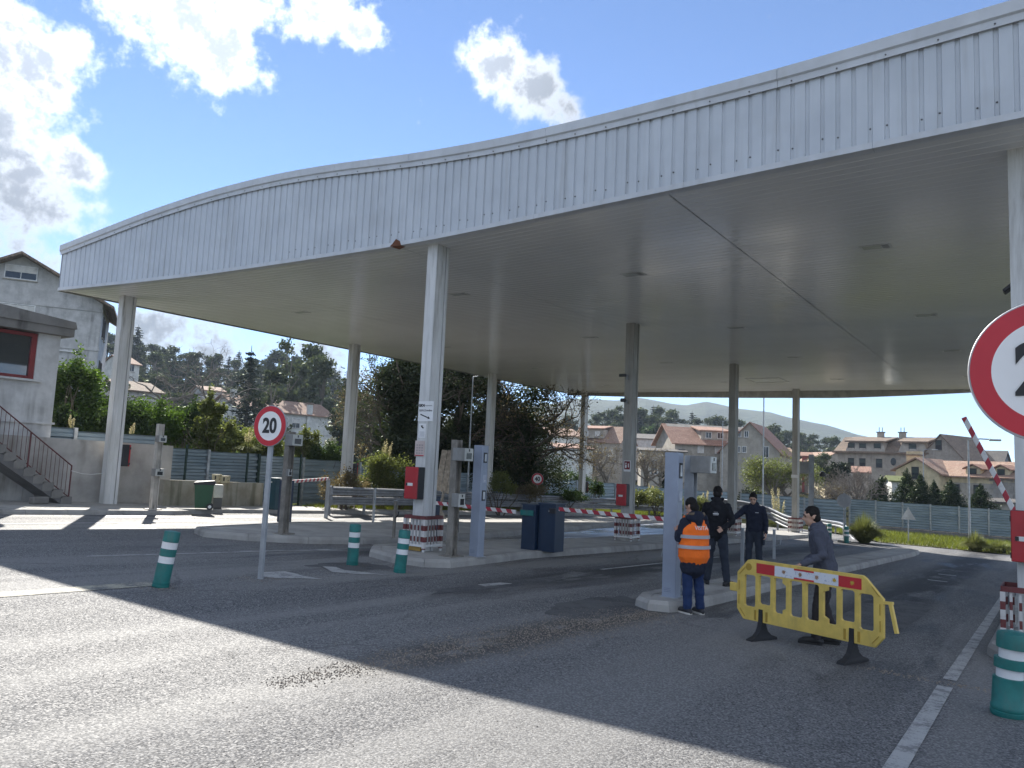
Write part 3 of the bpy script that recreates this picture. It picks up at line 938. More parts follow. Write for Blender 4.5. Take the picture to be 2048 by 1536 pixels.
make_guard('column_guard', 'sunlit red and white cage round the farthest middle column', -10.9, 41.32, .15)
make_guard('column_guard', 'red and white cage corner at the right picture edge', -.3, 12.6, .15, side=.62)
make_guard('column_guard', 'white cage round a far column behind the crash barrier', -23.4, 22.17, .11)

# --- fire hose cabinets on the columns
def hose_cabinet(label, x, y, zb, rz):
    c = thing('hose_cabinet', label, 'cabinet', (x, y, zb), rz, 'fire hose cabinets on the columns')
    MB().box((0, .0, .33), (.34, .20, .66), bev=.012).build('case', BLACK, c)
    d = MB().box((0, -.125, .33), (.335, .045, .655), bev=.01).build('door', RED, c)
    MB().box((-.02, -.1495, .30), (.16, .004, .06)).build('label_plate', WHITE_P, d)
    MB().box((-.10, -.152, .30), (.04, .012, .055)).build('latch', BLACK, d)
    for z in (.08, .55): MB().box((-.172, -.125, z), (.012, .04, .07)).build('hinge', BLACK, c)
    return c
def on_front(i, x, y, dz, label):
    hose_cabinet(label, x-.02, y-.205-.102, gz(x, y)+dz+1.06, 0)
def on_back(x, y, dz, label):
    hose_cabinet(label, x+.02, y+.205+.102, gz(x, y)+dz+1.12, R(180))
on_front(0, -10.9, 12.6, .15, 'red fire hose cabinet on the nearest middle column, below the paper signs')
on_front(1, -10.9, 22.17, .15, 'red fire hose cabinet on the second middle column, under a red notice')
on_front(2, -.3, 12.6, .15, 'red fire hose cabinet at the right picture edge beside the raised striped arm')
on_back(-23.4, 12.6, .12, 'dark fire hose cabinet on the leftmost column in front of the concrete wall')
on_back(-23.4, 22.17, .11, 'dark fire hose cabinet on the far left column above the crash barrier end')
on_back(-23.4, 41.32, .11, 'dark fire hose cabinet on the thin farthest left column')

# --- notices on the columns
def notice(name, label, x, y, z0, wd, ht, mat=SIGNWHITE, cat='sign'):
    s = thing(name, label, cat, (x, y, z0))
    MB().box((0, 0, ht/2), (wd, .006, ht)).build('panel', mat, s)
    return s
yf2 = 12.6-.205-.005
s = notice('direction_notice', 'white printed notice with a black arrow on the nearest middle column', -10.83, yf2, 2.66, .41, .42)
text_mesh('GKN', .075, SIGNBLACK, s, (-.115, -.005, .33), (R(90), 0, 0), 'logo', bold=.004)
text_mesh('Automotive', .04, SIGNGREY, s, (.075, -.005, .33), (R(90), 0, 0), 'lettering')
text_mesh('GKN Driveline', .062, SIGNBLACK, s, (0, -.005, .225), (R(90), 0, 0), 'lettering', sx=.95)
mb = MB()
a = Vector((-.14, -.005, .145)); b = Vector((.13, -.005, .055)); d = (b-a).normalized(); u = Vector((-d.z, 0, d.x))
mb.add([a+u*.012, a-u*.012, b-d*.06-u*.012, b-d*.06-u*.032, b, b-d*.06+u*.032, b-d*.06+u*.012], [(0, 1, 2, 3, 4, 5, 6)])
mb.build('arrow', SIGNBLACK, s)
s = notice('camera_notice', 'small white video camera warning notice under the arrow notice', -10.90, yf2, 2.31, .19, .30)
mb = MB()
mb.add([(-.035, -.005, .23), (.03, -.005, .19), (.045, -.005, .215), (-.02, -.005, .26)], [(0, 1, 2, 3)])
mb.box((-.01, -.005, .255), (.06, .003, .01)); mb.build('camera_symbol', SIGNBLACK, s)
mb = MB()
for k in range(5): mb.box((0, -.005, .125-.022*k), (.14, .003, .007))
mb.build('text_lines', SIGNGREY, s)
PINK = P('faded_notice', (.60, .50, .47), .5, var=.1)
s = notice('plan_notice', 'faded pinkish evacuation notice above the red hose cabinet', -10.93, yf2-.01, 1.92, .26, .33, PINK)
mb = MB()
for k in range(4):
    for q in range(3): mb.box((-.07+.07*q, -.005, .07+.055*k), (.045, .003, .03))
mb.build('plan_lines', P('faded_print', (.42, .36, .35), .6), s)
MB().box((0, -.005, .02), (.24, .003, .02)).build('red_band', SIGNRED, s)
s = notice('extinguisher_notice', 'small red fire hose notice with white frame on the second middle column', -10.86, 22.17-.21, 2.10-.44+.15, .23, .34)
MB().box((.0, -.005, .195), (.19, .004, .255)).build('red_field', P('notice_red', (.20, .02, .025), .5), s)
mb = MB(); mb.box((-.04, -.008, .16), (.045, .003, .10)); mb.box((-.04, -.008, .25), (.03, .003, .05)); mb.box((.045, -.008, .19), (.03, .003, .12))
mb.build('symbol', SIGNWHITE, s)
s = notice('plate_notice', 'thin pale plate strapped to the farthest middle column', -10.88, 41.32-.21, 1.9, .38, .16, WHITE_P)

# --- round speed limit signs
def round_sign(name, label, x, y, zc, rz, rad, num, pole_to, post=(.08, .05), back=False, group=None):
    s = thing(name, label, 'sign', ground_at(x, y), rz, group)
    h = zc-gz(x, y)
    M0 = Matrix.Translation((0, -.03, h)) @ Matrix.Rotation(R(90), 4, 'X')
    mb = MB(); mb.lathe([(rad, -.012), (rad+.004, 0), (rad, .010)], n=64, M=M0); mb.build('plate', SIGNGREY, s)
    if not back:
        n = 64; mb = MB(); vs = []; fs = []
        for k in range(n):
            a = 2*math.pi*k/n
            vs.append((math.cos(a)*(rad-.006), -.044, h+math.sin(a)*(rad-.006)))
        for k in range(n):
            a = 2*math.pi*k/n
            vs.append((math.cos(a)*rad*.715, -.044, h+math.sin(a)*rad*.715))
        for k in range(n):
            j = (k+1) % n; fs.append((k, j, n+j, n+k))
        mb.add(vs, fs).build('red_ring', SIGNRED, s, fix=False)
        mb = MB(); mb.add(vs[n:], [tuple(range(n))]); mb.build('white_field', SIGNWHITE, s)
        text_mesh(num, rad*1.0, SIGNBLACK, s, (0, -.047, h-.005), (R(90), 0, 0), 'number', bold=rad*.035, sx=.86)
    mb = MB(); mb.box((0, .015, (h+pole_to)/2-.03), (post[0], post[1], h+pole_to+.06), bev=.008); mb.build('post', GREYSTEEL, s)
    mb = MB()
    for q in (-.15, .15): mb.box((0, -.005, h+q*rad/.3), (rad*1.2, .02, .03))
    mb.build('bracket', GALV, s)
    return s
round_sign('speed_limit_sign', 'round red and white 20 sign on a grey post between the bollards', -9.82, 7.7, 2.24, R(11), .31, '20', .05, (.075, .06))
pR = AT(2104, 743, 4.0)
round_sign('speed_limit_sign', 'large red and white 20 sign cut off by the right picture edge', pR[0], pR[1], pR[2], R(0), .305, '20', .1)
p40 = AT(1075, 958, 41.0)
round_sign('speed_limit_sign', 'small distant round 40 sign in front of the metal fence', p40[0], p40[1], p40[2], R(30), .31, '40', .0)
sg = round_sign('round_sign', 'grey back of a round sign on a post by the far bollards', -8.0, 38.6, .95, R(0), .31, '', .35, back=True)
MB().box((0, 0, .05), (.5, .35, .12), bev=.02).build('base_block', concrete('block_concrete', (.3, .28, .25)), sg)
pt = GR(1817, 1088)
s = thing('warning_sign', 'back of a small triangular sign on the grass verge by the far fence', 'sign', (pt[0], pt[1], pt[2]), R(10))
MB().tube([(0, 0, 0), (0, 0, 1.85)], .03, 8).build('post', GALV, s)
MB().add([(-.34, -.03, 1.22), (.34, -.03, 1.22), (0, -.03, 1.82), (-.34, -.05, 1.22), (.34, -.05, 1.22), (0, -.05, 1.82)], [(0, 1, 2), (5, 4, 3), (0, 3, 4, 1), (1, 4, 5, 2), (2, 5, 3, 0)]).build('plate', P('pale_plate', (.55, .56, .57), .5, .3), s)

# --- teal flexible bollards with white bands
def bollard(label, x, y, tilt=(0, 0), h=.74, r=.105, broken=False, group='teal bollards with white bands'):
    b = thing('bollard', label, 'bollard', ground_at(x, y), 0, group)
    b.rotation_euler = (tilt[0], tilt[1], 0)
    z = lambda f: h*f
    if not broken:
        MB().lathe([(r*1.0, 0), (r*1.04, .01), (r*1.04, .03), (r*.99, .035), (r*1.03, .045), (r*1.03, .075), (r*.98, .08), (r*.98, z(.42)), (r*.94, z(.425)), (r*.94, z(.55)), (r*.98, z(.555)), (r*.98, z(.675)), (r*.94, z(.68)), (r*.94, z(.805)), (r*.98, z(.81)), (r*.98, z(.97)), (r*.9, z(.99)), (r*.5, z(1.0))], n=28).build('tube', TEAL, b, smooth=True)
        for a, c in ((.428, .547), (.683, .802)):
            MB().lathe([(r*.952, z(a)), (r*.952, z(c))], n=28).build('reflective_band', BANDW, b, smooth=True)
    else:
        MB().lathe([(r*.98, 0), (r*1.03, .02), (r*1.03, .045), (r*.98, .05), (r*1.02, .06), (r*1.02, .09), (r*.97, .1), (r*.95, .335), (r*.8, .34)], n=28).build('tube', TEAL, b, smooth=True)
        MB().lathe([(r*.80, .335), (r*.80, .425)], n=28).build('reflective_band', BANDW, b, smooth=True, loc=(.005, 0, 0))
        MB().lathe([(r*.6, .42), (r*1.0, .422), (r*1.0, .51), (r*.6, .512)], n=28).build('tube', TEAL, b, smooth=True, loc=(.012, .0, 0))
        MB().lathe([(r*.80, .508), (r*.80, .60)], n=28).build('reflective_band', BANDW, b, smooth=True, loc=(.02, 0, 0))
        MB().lathe([(r*.6, .598), (r*1.03, .6), (r*1.03, .715), (r*.95, .735), (r*.5, .75)], n=28).build('tube', TEAL, b, smooth=True, loc=(.028, 0, 0))
    return b
bollard('leaning green bollard nearest the sunlit road, left of the round sign post', -9.78, 6.08, (R(-6), R(4)))
bollard('upright green bollard standing on the broken chevron right of the round sign', -10.52, 10.26, (R(0), R(1.5)))
bollard('green bollard leaning against the cage of the nearest middle column', -9.44, 10.35, (R(-3), R(3)))
bollard('thick broken green bollard at the right picture edge by the white line', -.40, 8.58, (0, R(3)), r=.135, broken=True)
for k, (px, py) in enumerate(((1659, 1078), (1693, 1086))):
    p = GR(px, py); bollard(['small far green bollard left of the grey sign post', 'small far green bollard on the sunlit road right of the grey sign post'][k], p[0], p[1])

# --- posts with intercom boxes
def intercom_post(label, x, y, dz, h, boxes, mat=WEATHERED, rz=0.0, wd=.17, flange=True, side=1, group='posts with intercom boxes'):
    p = thing('intercom_post', label, 'post', ground_at(x, y, dz), rz, group)
    w2 = wd/2
    mb = MB()      # I-section
    mb.box((0, -w2+.008, h/2), (wd*.9, .016, h)); mb.box((0, w2-.008, h/2), (wd*.9, .016, h)); mb.box((0, 0, h/2), (.02, wd-.033, h))
    mb.build('post', mat, p)
    if flange:
        mb = MB(); mb.box((0, 0, .012), (.36, .36, .024))
        for sx in (-1, 1):
            mb.add([(sx*.08, -.01, .02), (sx*.17, -.01, .02), (sx*.08, -.01, .16), (sx*.08, .01, .02), (sx*.17, .01, .02), (sx*.08, .01, .16)], [(0, 1, 2), (5, 4, 3), (0, 3, 4, 1), (1, 4, 5, 2), (2, 5, 3, 0)])
        mb.build('base_plate', mat, p)
    for (zc, bh, bw, bd) in boxes:
        b = MB().box((side*(w2+bd/2-.04), -.04, zc), (bd, bw, bh), bev=.008).build('intercom_box', P('box_grey', (.26, .26, .25), .5, .3, dirt=.3), p)
        MB().box((side*(w2+bd-.034), -.04, zc), (.014, bw*.92, bh*.95)).build('face_plate', P('face_plate', (.50, .50, .47), .4, .3), b)
        MB().box((side*(w2+bd-.028), -.04, zc-bh*.1), (.014, bw*.58, bh*.45)).build('screen', GLASS_D, b)
        MB().box((side*(w2+bd-.028), -.04, zc+bh*.33), (.014, .03, .05)).build('button', BLACK, b)
    return p
intercom_post('weathered steel post with one intercom box on the long tapering island', -14.38, 11.82, .142, 2.31, [(2.12, .26, .30, .26), (1.38, .16, .10, .08)])
intercom_post('weathered steel post with two intercom boxes between column and slim grey terminal', -9.93, 12.37, .142, 2.32, [(2.03, .26, .28, .30), (1.12, .27, .20, .18)])
intercom_post('pale steel post with two intercom boxes in front of the concrete wall', -21.23, 12.75, .12, 2.45, [(2.02, .20, .24, .20), (1.06, .22, .28, .20)], mat=P('pale_post', (.50, .47, .42), .6, .1, dirt=.4), flange=True)
intercom_post('grey steel post with one intercom box behind the slim terminal on the men\'s island', -4.86, 12.15, .142, 2.22, [(2.08, .27, .26, .34)], mat=GREYSTEEL)
pp = AT(1622, 1060, 40.5)
intercom_post('distant grey post with a camera box beside the farthest middle column', pp[0], pp[1], 0, 4.0, [(3.35, .55, .4, .4)], mat=GREYSTEEL, side=-1, wd=.22)
mb = MB(); mb.lathe([(.05, 0), (.14, .02), (.16, .12), (.1, .24), (.02, .27)], n=14)
o = mb.build('camera_dome', BLACK, smooth=True, loc=(pp[0]+.52, pp[1], 2.0)); tag(o, 'small black dome camera on an arm beside the distant grey post', 'camera')
# dark motor box hanging on the second post
o = thing('motor_box', 'dark flat box fixed behind the post with two intercom boxes', 'box', ground_at(-10.12, 12.62, .60), 0)
MB().box((0, 0, .15), (.19, .16, .32), bev=.01).build('case', P('dark_grey_box', (.09, .09, .09), .5, .2), o)
MB().box((.05, -.085, .15), (.06, .014, .26)).build('cover_rib', GREYSTEEL, o)

# --- slim grey terminals
def terminal(label, x, y, dz, h, rz=0):
    k = thing('payment_terminal', label, 'terminal', ground_at(x, y, dz), rz, 'slim grey terminals on the islands')
    MB().box((0, 0, h/2), (.225, .21, h), bev=.008).build('body', KIOSK, k)
    MB().box((0, 0, .006), (.30, .28, .012)).build('base_plate', GALV, k)
    for zc, hh in ((h-.25, .21), (h-1.02, .21)) if 'first' in label or 'two' in label else ((h-.28, .24),):
        f = MB().box((.116, 0, zc), (.012, .115, hh)).build('reader_frame', SIGNBLACK, k)
        MB().box((.124, .0, zc), (.006, .062, hh*.72)).build('reader_window', P('reader_pale', (.55, .58, .60), .25), f)
    MB().box((.117, 0, h-.68), (.014, .12, .16), bev=.004).build('button_panel', P('button_panel', (.40, .44, .52), .4), k)
    MB().box((.126, 0, h-.72), (.006, .025, .025)).build('button', WHITE_P, k)
    mb = MB()
    for z in (.09, .115, .14): mb.box((-.02, -.107, z), (.11, .004, .008))
    mb.build('vent_slot', P('slot_shadow', (.2, .23, .30), .5), k)
    return k
terminal('slim grey-blue terminal with two framed windows next to the blue cabinet', -9.72, 12.92, .142, 2.26)
terminal('slim grey-blue terminal tallest in front of the person in the orange vest', -4.93, 11.62, .142, 2.23)

# --- lifting barriers
def housing(label, x, y, dz, size, pad=None, group='dark blue barrier housings'):
    b = thing('barrier_housing', label, 'cabinet', ground_at(x, y, dz), 0, group)
    MB().box((0, 0, size[2]/2), size, bev=.012).build('case', NAVY, b)
    MB().box((0, 0, size[2]+.012), (size[0]+.03, size[1]+.03, .03), bev=.006).build('lid', P('navy_lid', (.03, .05, .09), .35), b)
    MB().box((0, -size[1]/2-.004, size[2]/2-.02), (size[0]*.88, .008, size[2]*.84), bev=.002).build('door', NAVY, b)
    MB().box((size[0]*.22, -size[1]/2-.011, size[2]*.86), (.09, .005, .04)).build('label_plate', WHITE_P, b)
    return b
def arm_child(b, a, c, name='arm', wd=.045, hh=.09):
    """striped arm built along its own x axis"""
    a = Vector(a); c = Vector(c); L = (c-a).length
    o = MB().box((L/2, 0, 0), (L, wd, hh), bev=.008).build(name, RW_ARM, b)
    d = (c-a).normalized(); yy = Vector((0, 1, 0)); zz = d.cross(yy).normalized(); yy = zz.cross(d)
    M = Matrix((d, yy, zz)).transposed().to_4x4(); M.translation = a
    o.matrix_local = M
    return o
b = housing('larger dark blue barrier cabinet with a striped arm across the lane', -9.80, 15.92, .142, (.46, .44, 1.10))
bo = Vector(b.location)
arm_child(b, Vector((-9.45, 15.66, .87))-bo, Vector((-6.85, 15.70, .83))-bo)
MB().box((.18, -.26, .88+.13-.05), (.16, .06, .12)).build('arm_clamp', BLACK, b)
mb = MB(); mb.tube([Vector((-6.85, 15.7, .80))-bo, Vector((-6.83, 15.7, .35))-bo, Vector((-6.9, 15.7, .05))-bo], .014, 6); mb.build('hanging_leg', GALV, b)
b = housing('smaller dark blue cabinet with a teal arm rest, left of the larger one', -10.235, 15.78, .142, (.38, .40, 1.04))
MB().box((-.03, -.23, .86), (.36, .06, .13), bev=.03).build('arm_rest', TEAL, b)
b = housing('dark barrier cabinet half hidden behind the caged column', -13.25, 15.55, .142, (.36, .36, 1.0))
bo = Vector(b.location)
arm_child(b, Vector((-13.1, 15.34, .80))-bo, Vector((-10.45, 15.36, .74))-bo)
b = housing('grey raised barrier stand at the right edge with a tilted striped arm', -.20, 16.25, .142, (.36, .36, .95))
bo = Vector(b.location)
arm_child(b, Vector((-.30, 16.0, .78))-bo, Vector((-1.31, 16.0, 3.03))-bo, hh=.085)
pa, pb = AT(574, 964, 24.2), AT(657, 957.5, 27.0)
b = thing('lifting_barrier', 'striped lifting arm resting across the sunlit lane, left of the crash barrier end', 'barrier arm', (pa[0], pa[1], gz(pa[0], pa[1])))
bo = Vector(b.location)
arm_child(b, Vector(pa)-bo, Vector(pb)-bo)
mb = MB(); q = Vector(pb)-bo; mb.box((q.x, q.y, q.z/2-.05), (.09, .09, q.z+.05)); mb.build('support', GREYSTEEL, b)
q = Vector(pa)-bo; mb = MB(); mb.box((q.x, q.y, q.z/2), (.3, .3, q.z*1.1), bev=.01); mb.build('stand', NAVY, b)

# leaning weathered board on a stand
pl = GR(878, 1036, .142)
b = thing('leaning_board', 'tall weathered board leaning on a steel foot between column and intercom post', 'board', tuple(pl), R(30))
b.rotation_euler = (0, R(7), R(33))
mb = MB(); mb.tube([(0, 0, 0), (0, 0, 1.0)], .05, 8); mb.build('post', WEATHERED, b)
mb = MB()
for sx in (-1, 1): mb.add([(sx*.05, -.02, 0), (sx*.28, -.02, 0), (sx*.05, -.02, .3), (sx*.05, .02, 0), (sx*.28, .02, 0), (sx*.05, .02, .3)], [(0, 1, 2), (5, 4, 3), (0, 3, 4, 1), (1, 4, 5, 2), (2, 5, 3, 0)])
mb.build('foot', WEATHERED, b)
WOOD = P('grey_timber', (.36, .31, .25), .8, var=.3, vscale=8, dirt=.3)
for k in range(3): MB().box((-.22+.22*k, -.02+.012*(k % 2), 1.72), (.21, .05, 1.5+.05*k), bev=.01).build('plank', WOOD, b)

# small steel posts on the island
for (px, py, tx, ty, lab) in ((746, 1044, 749, 977, 'thin steel post on the island in front of the crash barrier'), (787, 1076, 793, 1002, 'thin steel post with a small crank near the caged column')):
    g = GR(px, py, .142); h = OV(tx, ty, g)[2]-g[2]
    p = thing('steel_post', lab, 'post', tuple(g))
    MB().box((0, 0, h/2), (.055, .055, h)).build('post', GALV if 'crash' in lab else WEATHERED, p)
    MB().box((0, 0, h+.006), (.075, .075, .012)).build('cap', GALV, p)
    if 'crank' in lab: MB().tube([(.03, 0, h*.55), (.1, 0, h*.62), (.12, 0, h*.72)], .015, 6).build('crank', BLACK, p)
    else: MB().box((.02, 0, h*.42), (.08, .05, .03)).build('clip', GALV, p)

for (px, py, tx, ty, lab) in ((1484, 1140, 1486, 1057, 'thin steel post on the narrow island left of the dark-haired man'), (1548, 1118, 1550, 1060, 'thin steel post with a bent bracket on the narrow island right of the dark-haired man')):
    g = GR(px, py, .142); h = OV(tx, ty, g)[2]-g[2]
    p = thing('steel_post', lab, 'post', tuple(g))
    MB().box((0, 0, h/2), (.06, .06, h)).build('post', GREYSTEEL, p)
    MB().box((0, 0, h+.006), (.08, .08, .012)).build('cap', GALV, p)
    if 'bent' in lab: MB().tube([(.03, 0, h*.45), (.16, 0, h*.52), (.18, 0, h*.70)], .018, 6).build('bracket', GREYSTEEL, p)

# --- crash barriers (double W-beam)
RAILM = P('crash_barrier_steel', (.24, .25, .265), .5, .45, var=.2, vscale=3, dirt=.35)
def wprof(h=.31, d=.08):
    pts = [(0, 0), (d, .035), (d, .085), (.01, .125), (.01, .185), (d, .225), (d, .275), (0, .31)]
    return [(a, b*h/.31) for a, b in pts]
def crash_barrier(label, path, levels=(.36, .70), post_step=2.0, face=1, end_drop=False, name='crash_barrier', toff=0.0):
    root = thing(name, label, 'crash barrier', ground_at(path[0][0], path[0][1]))
    ro = Vector(root.location)
    P3 = [Vector((x, y, gz(x, y))) for x, y in path]
    seg = [0]
    for a, b in zip(P3[:-1], P3[1:]): seg.append(seg[-1]+(b-a).length)
    def at(s):
        s = min(max(s, 0), seg[-1]-1e-6)
        i = max(k for k in range(len(seg)-1) if seg[k] <= s)
        u = (s-seg[i])/(seg[i+1]-seg[i]); d = (P3[i+1]-P3[i]).normalized()
        return P3[i].lerp(P3[i+1], u), d
    def drop(s):
        return 0.0 if not end_drop else -.62*float(sstep(seg[-1]-5.0, seg[-1], s))
    pr = wprof()
    for lv in levels:
        s0 = 0.0
        while s0 < seg[-1]-.1:
            s1 = min(s0+4.0, seg[-1])
            rings = []
            for q in np.linspace(s0, s1+(.12 if s1 < seg[-1] else 0), 6):
                p, d = at(float(q)); sd = Vector((d.y, -d.x, 0)).normalized()*face
                z0 = p.z+lv+drop(float(q))
                lap = .006*(1-(float(q)-s0)/4.0)
                fr = [p+sd*(.06+a+lap)+Vector((0, 0, lv+drop(float(q))+b))-ro for a, b in pr]
                bk = [p+sd*(.056+a-.004+lap)+Vector((0, 0, lv+drop(float(q))+b))-ro for a, b in reversed(pr)]
                rings.append(fr+bk)
            MB().loft(rings).build('rail', RAILM, root, fix=True)
            s0 = s1
    s = .05
    while s < seg[-1]:
        p, d = at(s); top = max(levels)+.27+drop(s); top = max(top, .12)
        ang = math.atan2(d.y, d.x)
        mb = MB(); c = p-ro
        mb.box((0, 0, top/2-.1), (.10, .012, top+.2)); mb.box((-.045, .03, top/2-.1), (.01, .06, top+.2)); mb.box((.045, .03, top/2-.1), (.01, .06, top+.2))
        mb.build('post', RAILM, root, loc=tuple(c), rz=ang)
        s += post_step
    p, d = at(0); sd = Vector((d.y, -d.x, 0)).normalized()*face
    for lv in levels:
        mb = MB(); c = p+sd*.1+Vector((0, 0, lv+.155))-ro
        mb.box(tuple(c-d*.05), (.14, .14, .34), rz=math.atan2(d.y, d.x), bev=.03); mb.build('end_shoe', RAILM, root)
    return root
crash_barrier('double steel crash barrier along the left pavement under the trees', [(-21.15, 19.3), (-21.5, 22.0), (-21.75, 24.5), (-22.2, 31.4), (-22.5, 38.0), (-22.4, 43.0), (-21.6, 47.5), (-19.5, 51.0), (-16.5, 53.0)], face=1)
crash_barrier('short steel crash barrier sloping down behind the men', [tuple(GR(*q)[:2]) for q in ((1440, 1050), (1500, 1057), (1545, 1062), (1592, 1070))], levels=(.85, 1.2), face=1, end_drop=True)
p0, p1, p2 = GR(1640, 1076), GR(1680, 1081), GR(1722, 1084)
crash_barrier('steel crash barrier end running into the ground by the pampas grass', [(-12.5, 52.0), (-10.3, 48.0), (-8.9, 44.6), (-8.0, 42.2)], levels=(.42,), face=1, end_drop=True)

# --- bin, dispenser, cabinets on the left pavement
BINGREEN = P('bin_green', (.02, .075, .035), .5, var=.15)
gb = GR(405, 1019, .11)
b = thing('wheelie_bin', 'dark green wheeled bin with a black lid on the left pavement', 'bin', tuple(gb), R(-35))
MB().loft([[(-.20, -.22, .05), (.20, -.22, .05), (.20, .22, .05), (-.20, .22, .05)], [(-.25, -.28, .78), (.25, -.28, .78), (.25, .28, .78), (-.25, .28, .78)]]).build('body', BINGREEN, b)
MB().loft([[(-.27, -.30, .76), (.27, -.30, .76), (.27, .30, .76), (-.27, .30, .76)], [(-.27, -.31, .82), (.27, -.31, .82), (.27, .32, .84), (-.27, .32, .84)], [(-.20, -.24, .86), (.20, -.24, .86), (.20, .28, .89), (-.20, .28, .89)]]).build('lid', BLACK, b)
MB().loft([[(-.262, -.296, .62), (-.1, -.292, .58), (.1, -.292, .55), (.262, -.296, .64)], [(-.264, -.302, .78), (-.1, -.302, .78), (.1, -.302, .78), (.264, -.302, .78)]], closed=False).build('bag_edge', BLACK, b)
for sx in (-1, 1):
    wv = MB(); wv.lathe([(.04, -.02), (.1, -.02), (.1, .02), (.04, .02)], n=18, M=Matrix.Translation((sx*.24, .20, .10)) @ Matrix.Rotation(R(90), 4, 'Y')); wv.build('wheel', BLACK, b)
    wv = MB(); wv.lathe([(.02, -.022), (.05, -.022), (.05, .022), (.02, .022)], n=12, M=Matrix.Translation((sx*.243, .20, .10)) @ Matrix.Rotation(R(90), 4, 'Y')); wv.build('hub', WHITE_P, b)
gb = GR(434, 1017, .11)
b = thing('dispenser_box', 'cream and grey plastic container beside the green bin', 'container', tuple(gb), R(-35))
MB().box((0, 0, .17), (.26, .26, .34), bev=.02).build('base', P('grey_plastic', (.10, .10, .10), .6), b)
MB().box((0, 0, .55), (.29, .29, .42), bev=.03).build('hood', P('cream_plastic', (.62, .60, .54), .5, dirt=.15), b)
gc = GR(549, 1019, .11)
b = thing('service_cabinet', 'dark teal service cabinet on the left pavement near the crash barrier', 'cabinet', tuple(gc), R(0))
MB().box((0, 0, .52), (.42, .36, 1.04), bev=.012).build('case', P('teal_cabinet', (.012, .055, .075), .45, dirt=.1), b)
MB().box((0, 0, 1.055), (.46, .40, .04), bev=.012).build('lid', P('teal_cabinet', (.012, .055, .075), .45), b)
MB().box((.0, -.185, .52), (.36, .01, .92)).build('door', P('teal_cabinet', (.012, .055, .075), .45), b)
MB().box((-.05, -.193, .93), (.12, .006, .04)).build('label_plate', WHITE_P, b)

# --- lamp posts
def lamp(label, base, top_z, arm=1.2, ang=0.0, r=.06):
    l = thing('lamp_post', label, 'lamp post', tuple(base), 0, 'tall street lamp posts')
    h = top_z-base[2]
    MB().tube([(0, 0, -.3), (0, 0, h)], [r, r*.6], 10).build('pole', GALV, l, smooth=True)
    if arm:
        e = Vector((math.cos(ang)*arm, math.sin(ang)*arm, 0))
        MB().tube([(0, 0, h-.02), tuple(e*.5+Vector((0, 0, h+.04))), tuple(e+Vector((0, 0, h+.02)))], r*.5, 8).build('arm', GALV, l, smooth=True)
        MB().box(tuple(e*1.12+Vector((0, 0, h-.01))), (.5, .16, .09), rz=ang, bev=.03).build('lamp_head', P('lamp_grey', (.45, .46, .47), .4, .3), l)
    return l
bl = GR(1525, 1052); lamp('tall lamp post rising behind the canopy edge over the dark-haired man', bl, 9.5, 1.2, 0)
bl = GR(1940, 1101); lamp('lamp post with a short arm in front of the last conical cypress', bl, OV(1938, 879, bl)[2], 1.0, R(5))
bl = AT(1848, 1060, 92); bl[2] = terrain(bl[0], bl[1]); lamp('thin far lamp post among the conical cypresses', bl, AT(1846, 899, 92)[2], 1.0, R(0))
bl = np.array([-25.2, 36.0, 0]); bl = AT(933, 1015, 41); lamp('slim lamp post in front of the dark ivy trees', bl, AT(940, 753, 41)[2], .8, R(10), .05)
bl = AT(1443, 1020, 95); bl[2] = terrain(bl[0], bl[1]); lamp('thin lamp post in front of the red-roofed house', bl, AT(1444, 842, 95)[2], 1.2, R(10))

# floodlights and cameras on columns
o = thing('floodlight', 'small dark floodlight on the column at the right edge', 'light', (-.46, 12.55, 4.55), 0)
MB().box((0, 0, 0), (.16, .22, .05), M=Matrix.Rotation(R(-40), 4, 'Y'), bev=.01).build('housing', BLACK, o)
MB().box((.08, 0, .03), (.14, .04, .03)).build('bracket', BLACK, o)
o = thing('surveillance_camera', 'small camera near the top of the second middle column', 'camera', (-10.95, 21.90, 4.80), 0)
MB().box((-.1, -.05, 0), (.24, .09, .09), bev=.02).build('housing', P('camera_dark', (.06, .06, .06), .5), o)
MB().box((.04, 0, -.06), (.05, .06, .14)).build('bracket', GREYSTEEL, o)
o = thing('surveillance_camera', 'second small camera lower on the second middle column', 'camera', (-10.95, 21.90, 4.02), 0)
MB().box((-.06, -.05, 0), (.16, .12, .11), bev=.02).build('housing', P('camera_dark', (.06, .06, .06), .5), o)
MB().box((.04, 0, -.05), (.05, .06, .10)).build('bracket', GREYSTEEL, o)

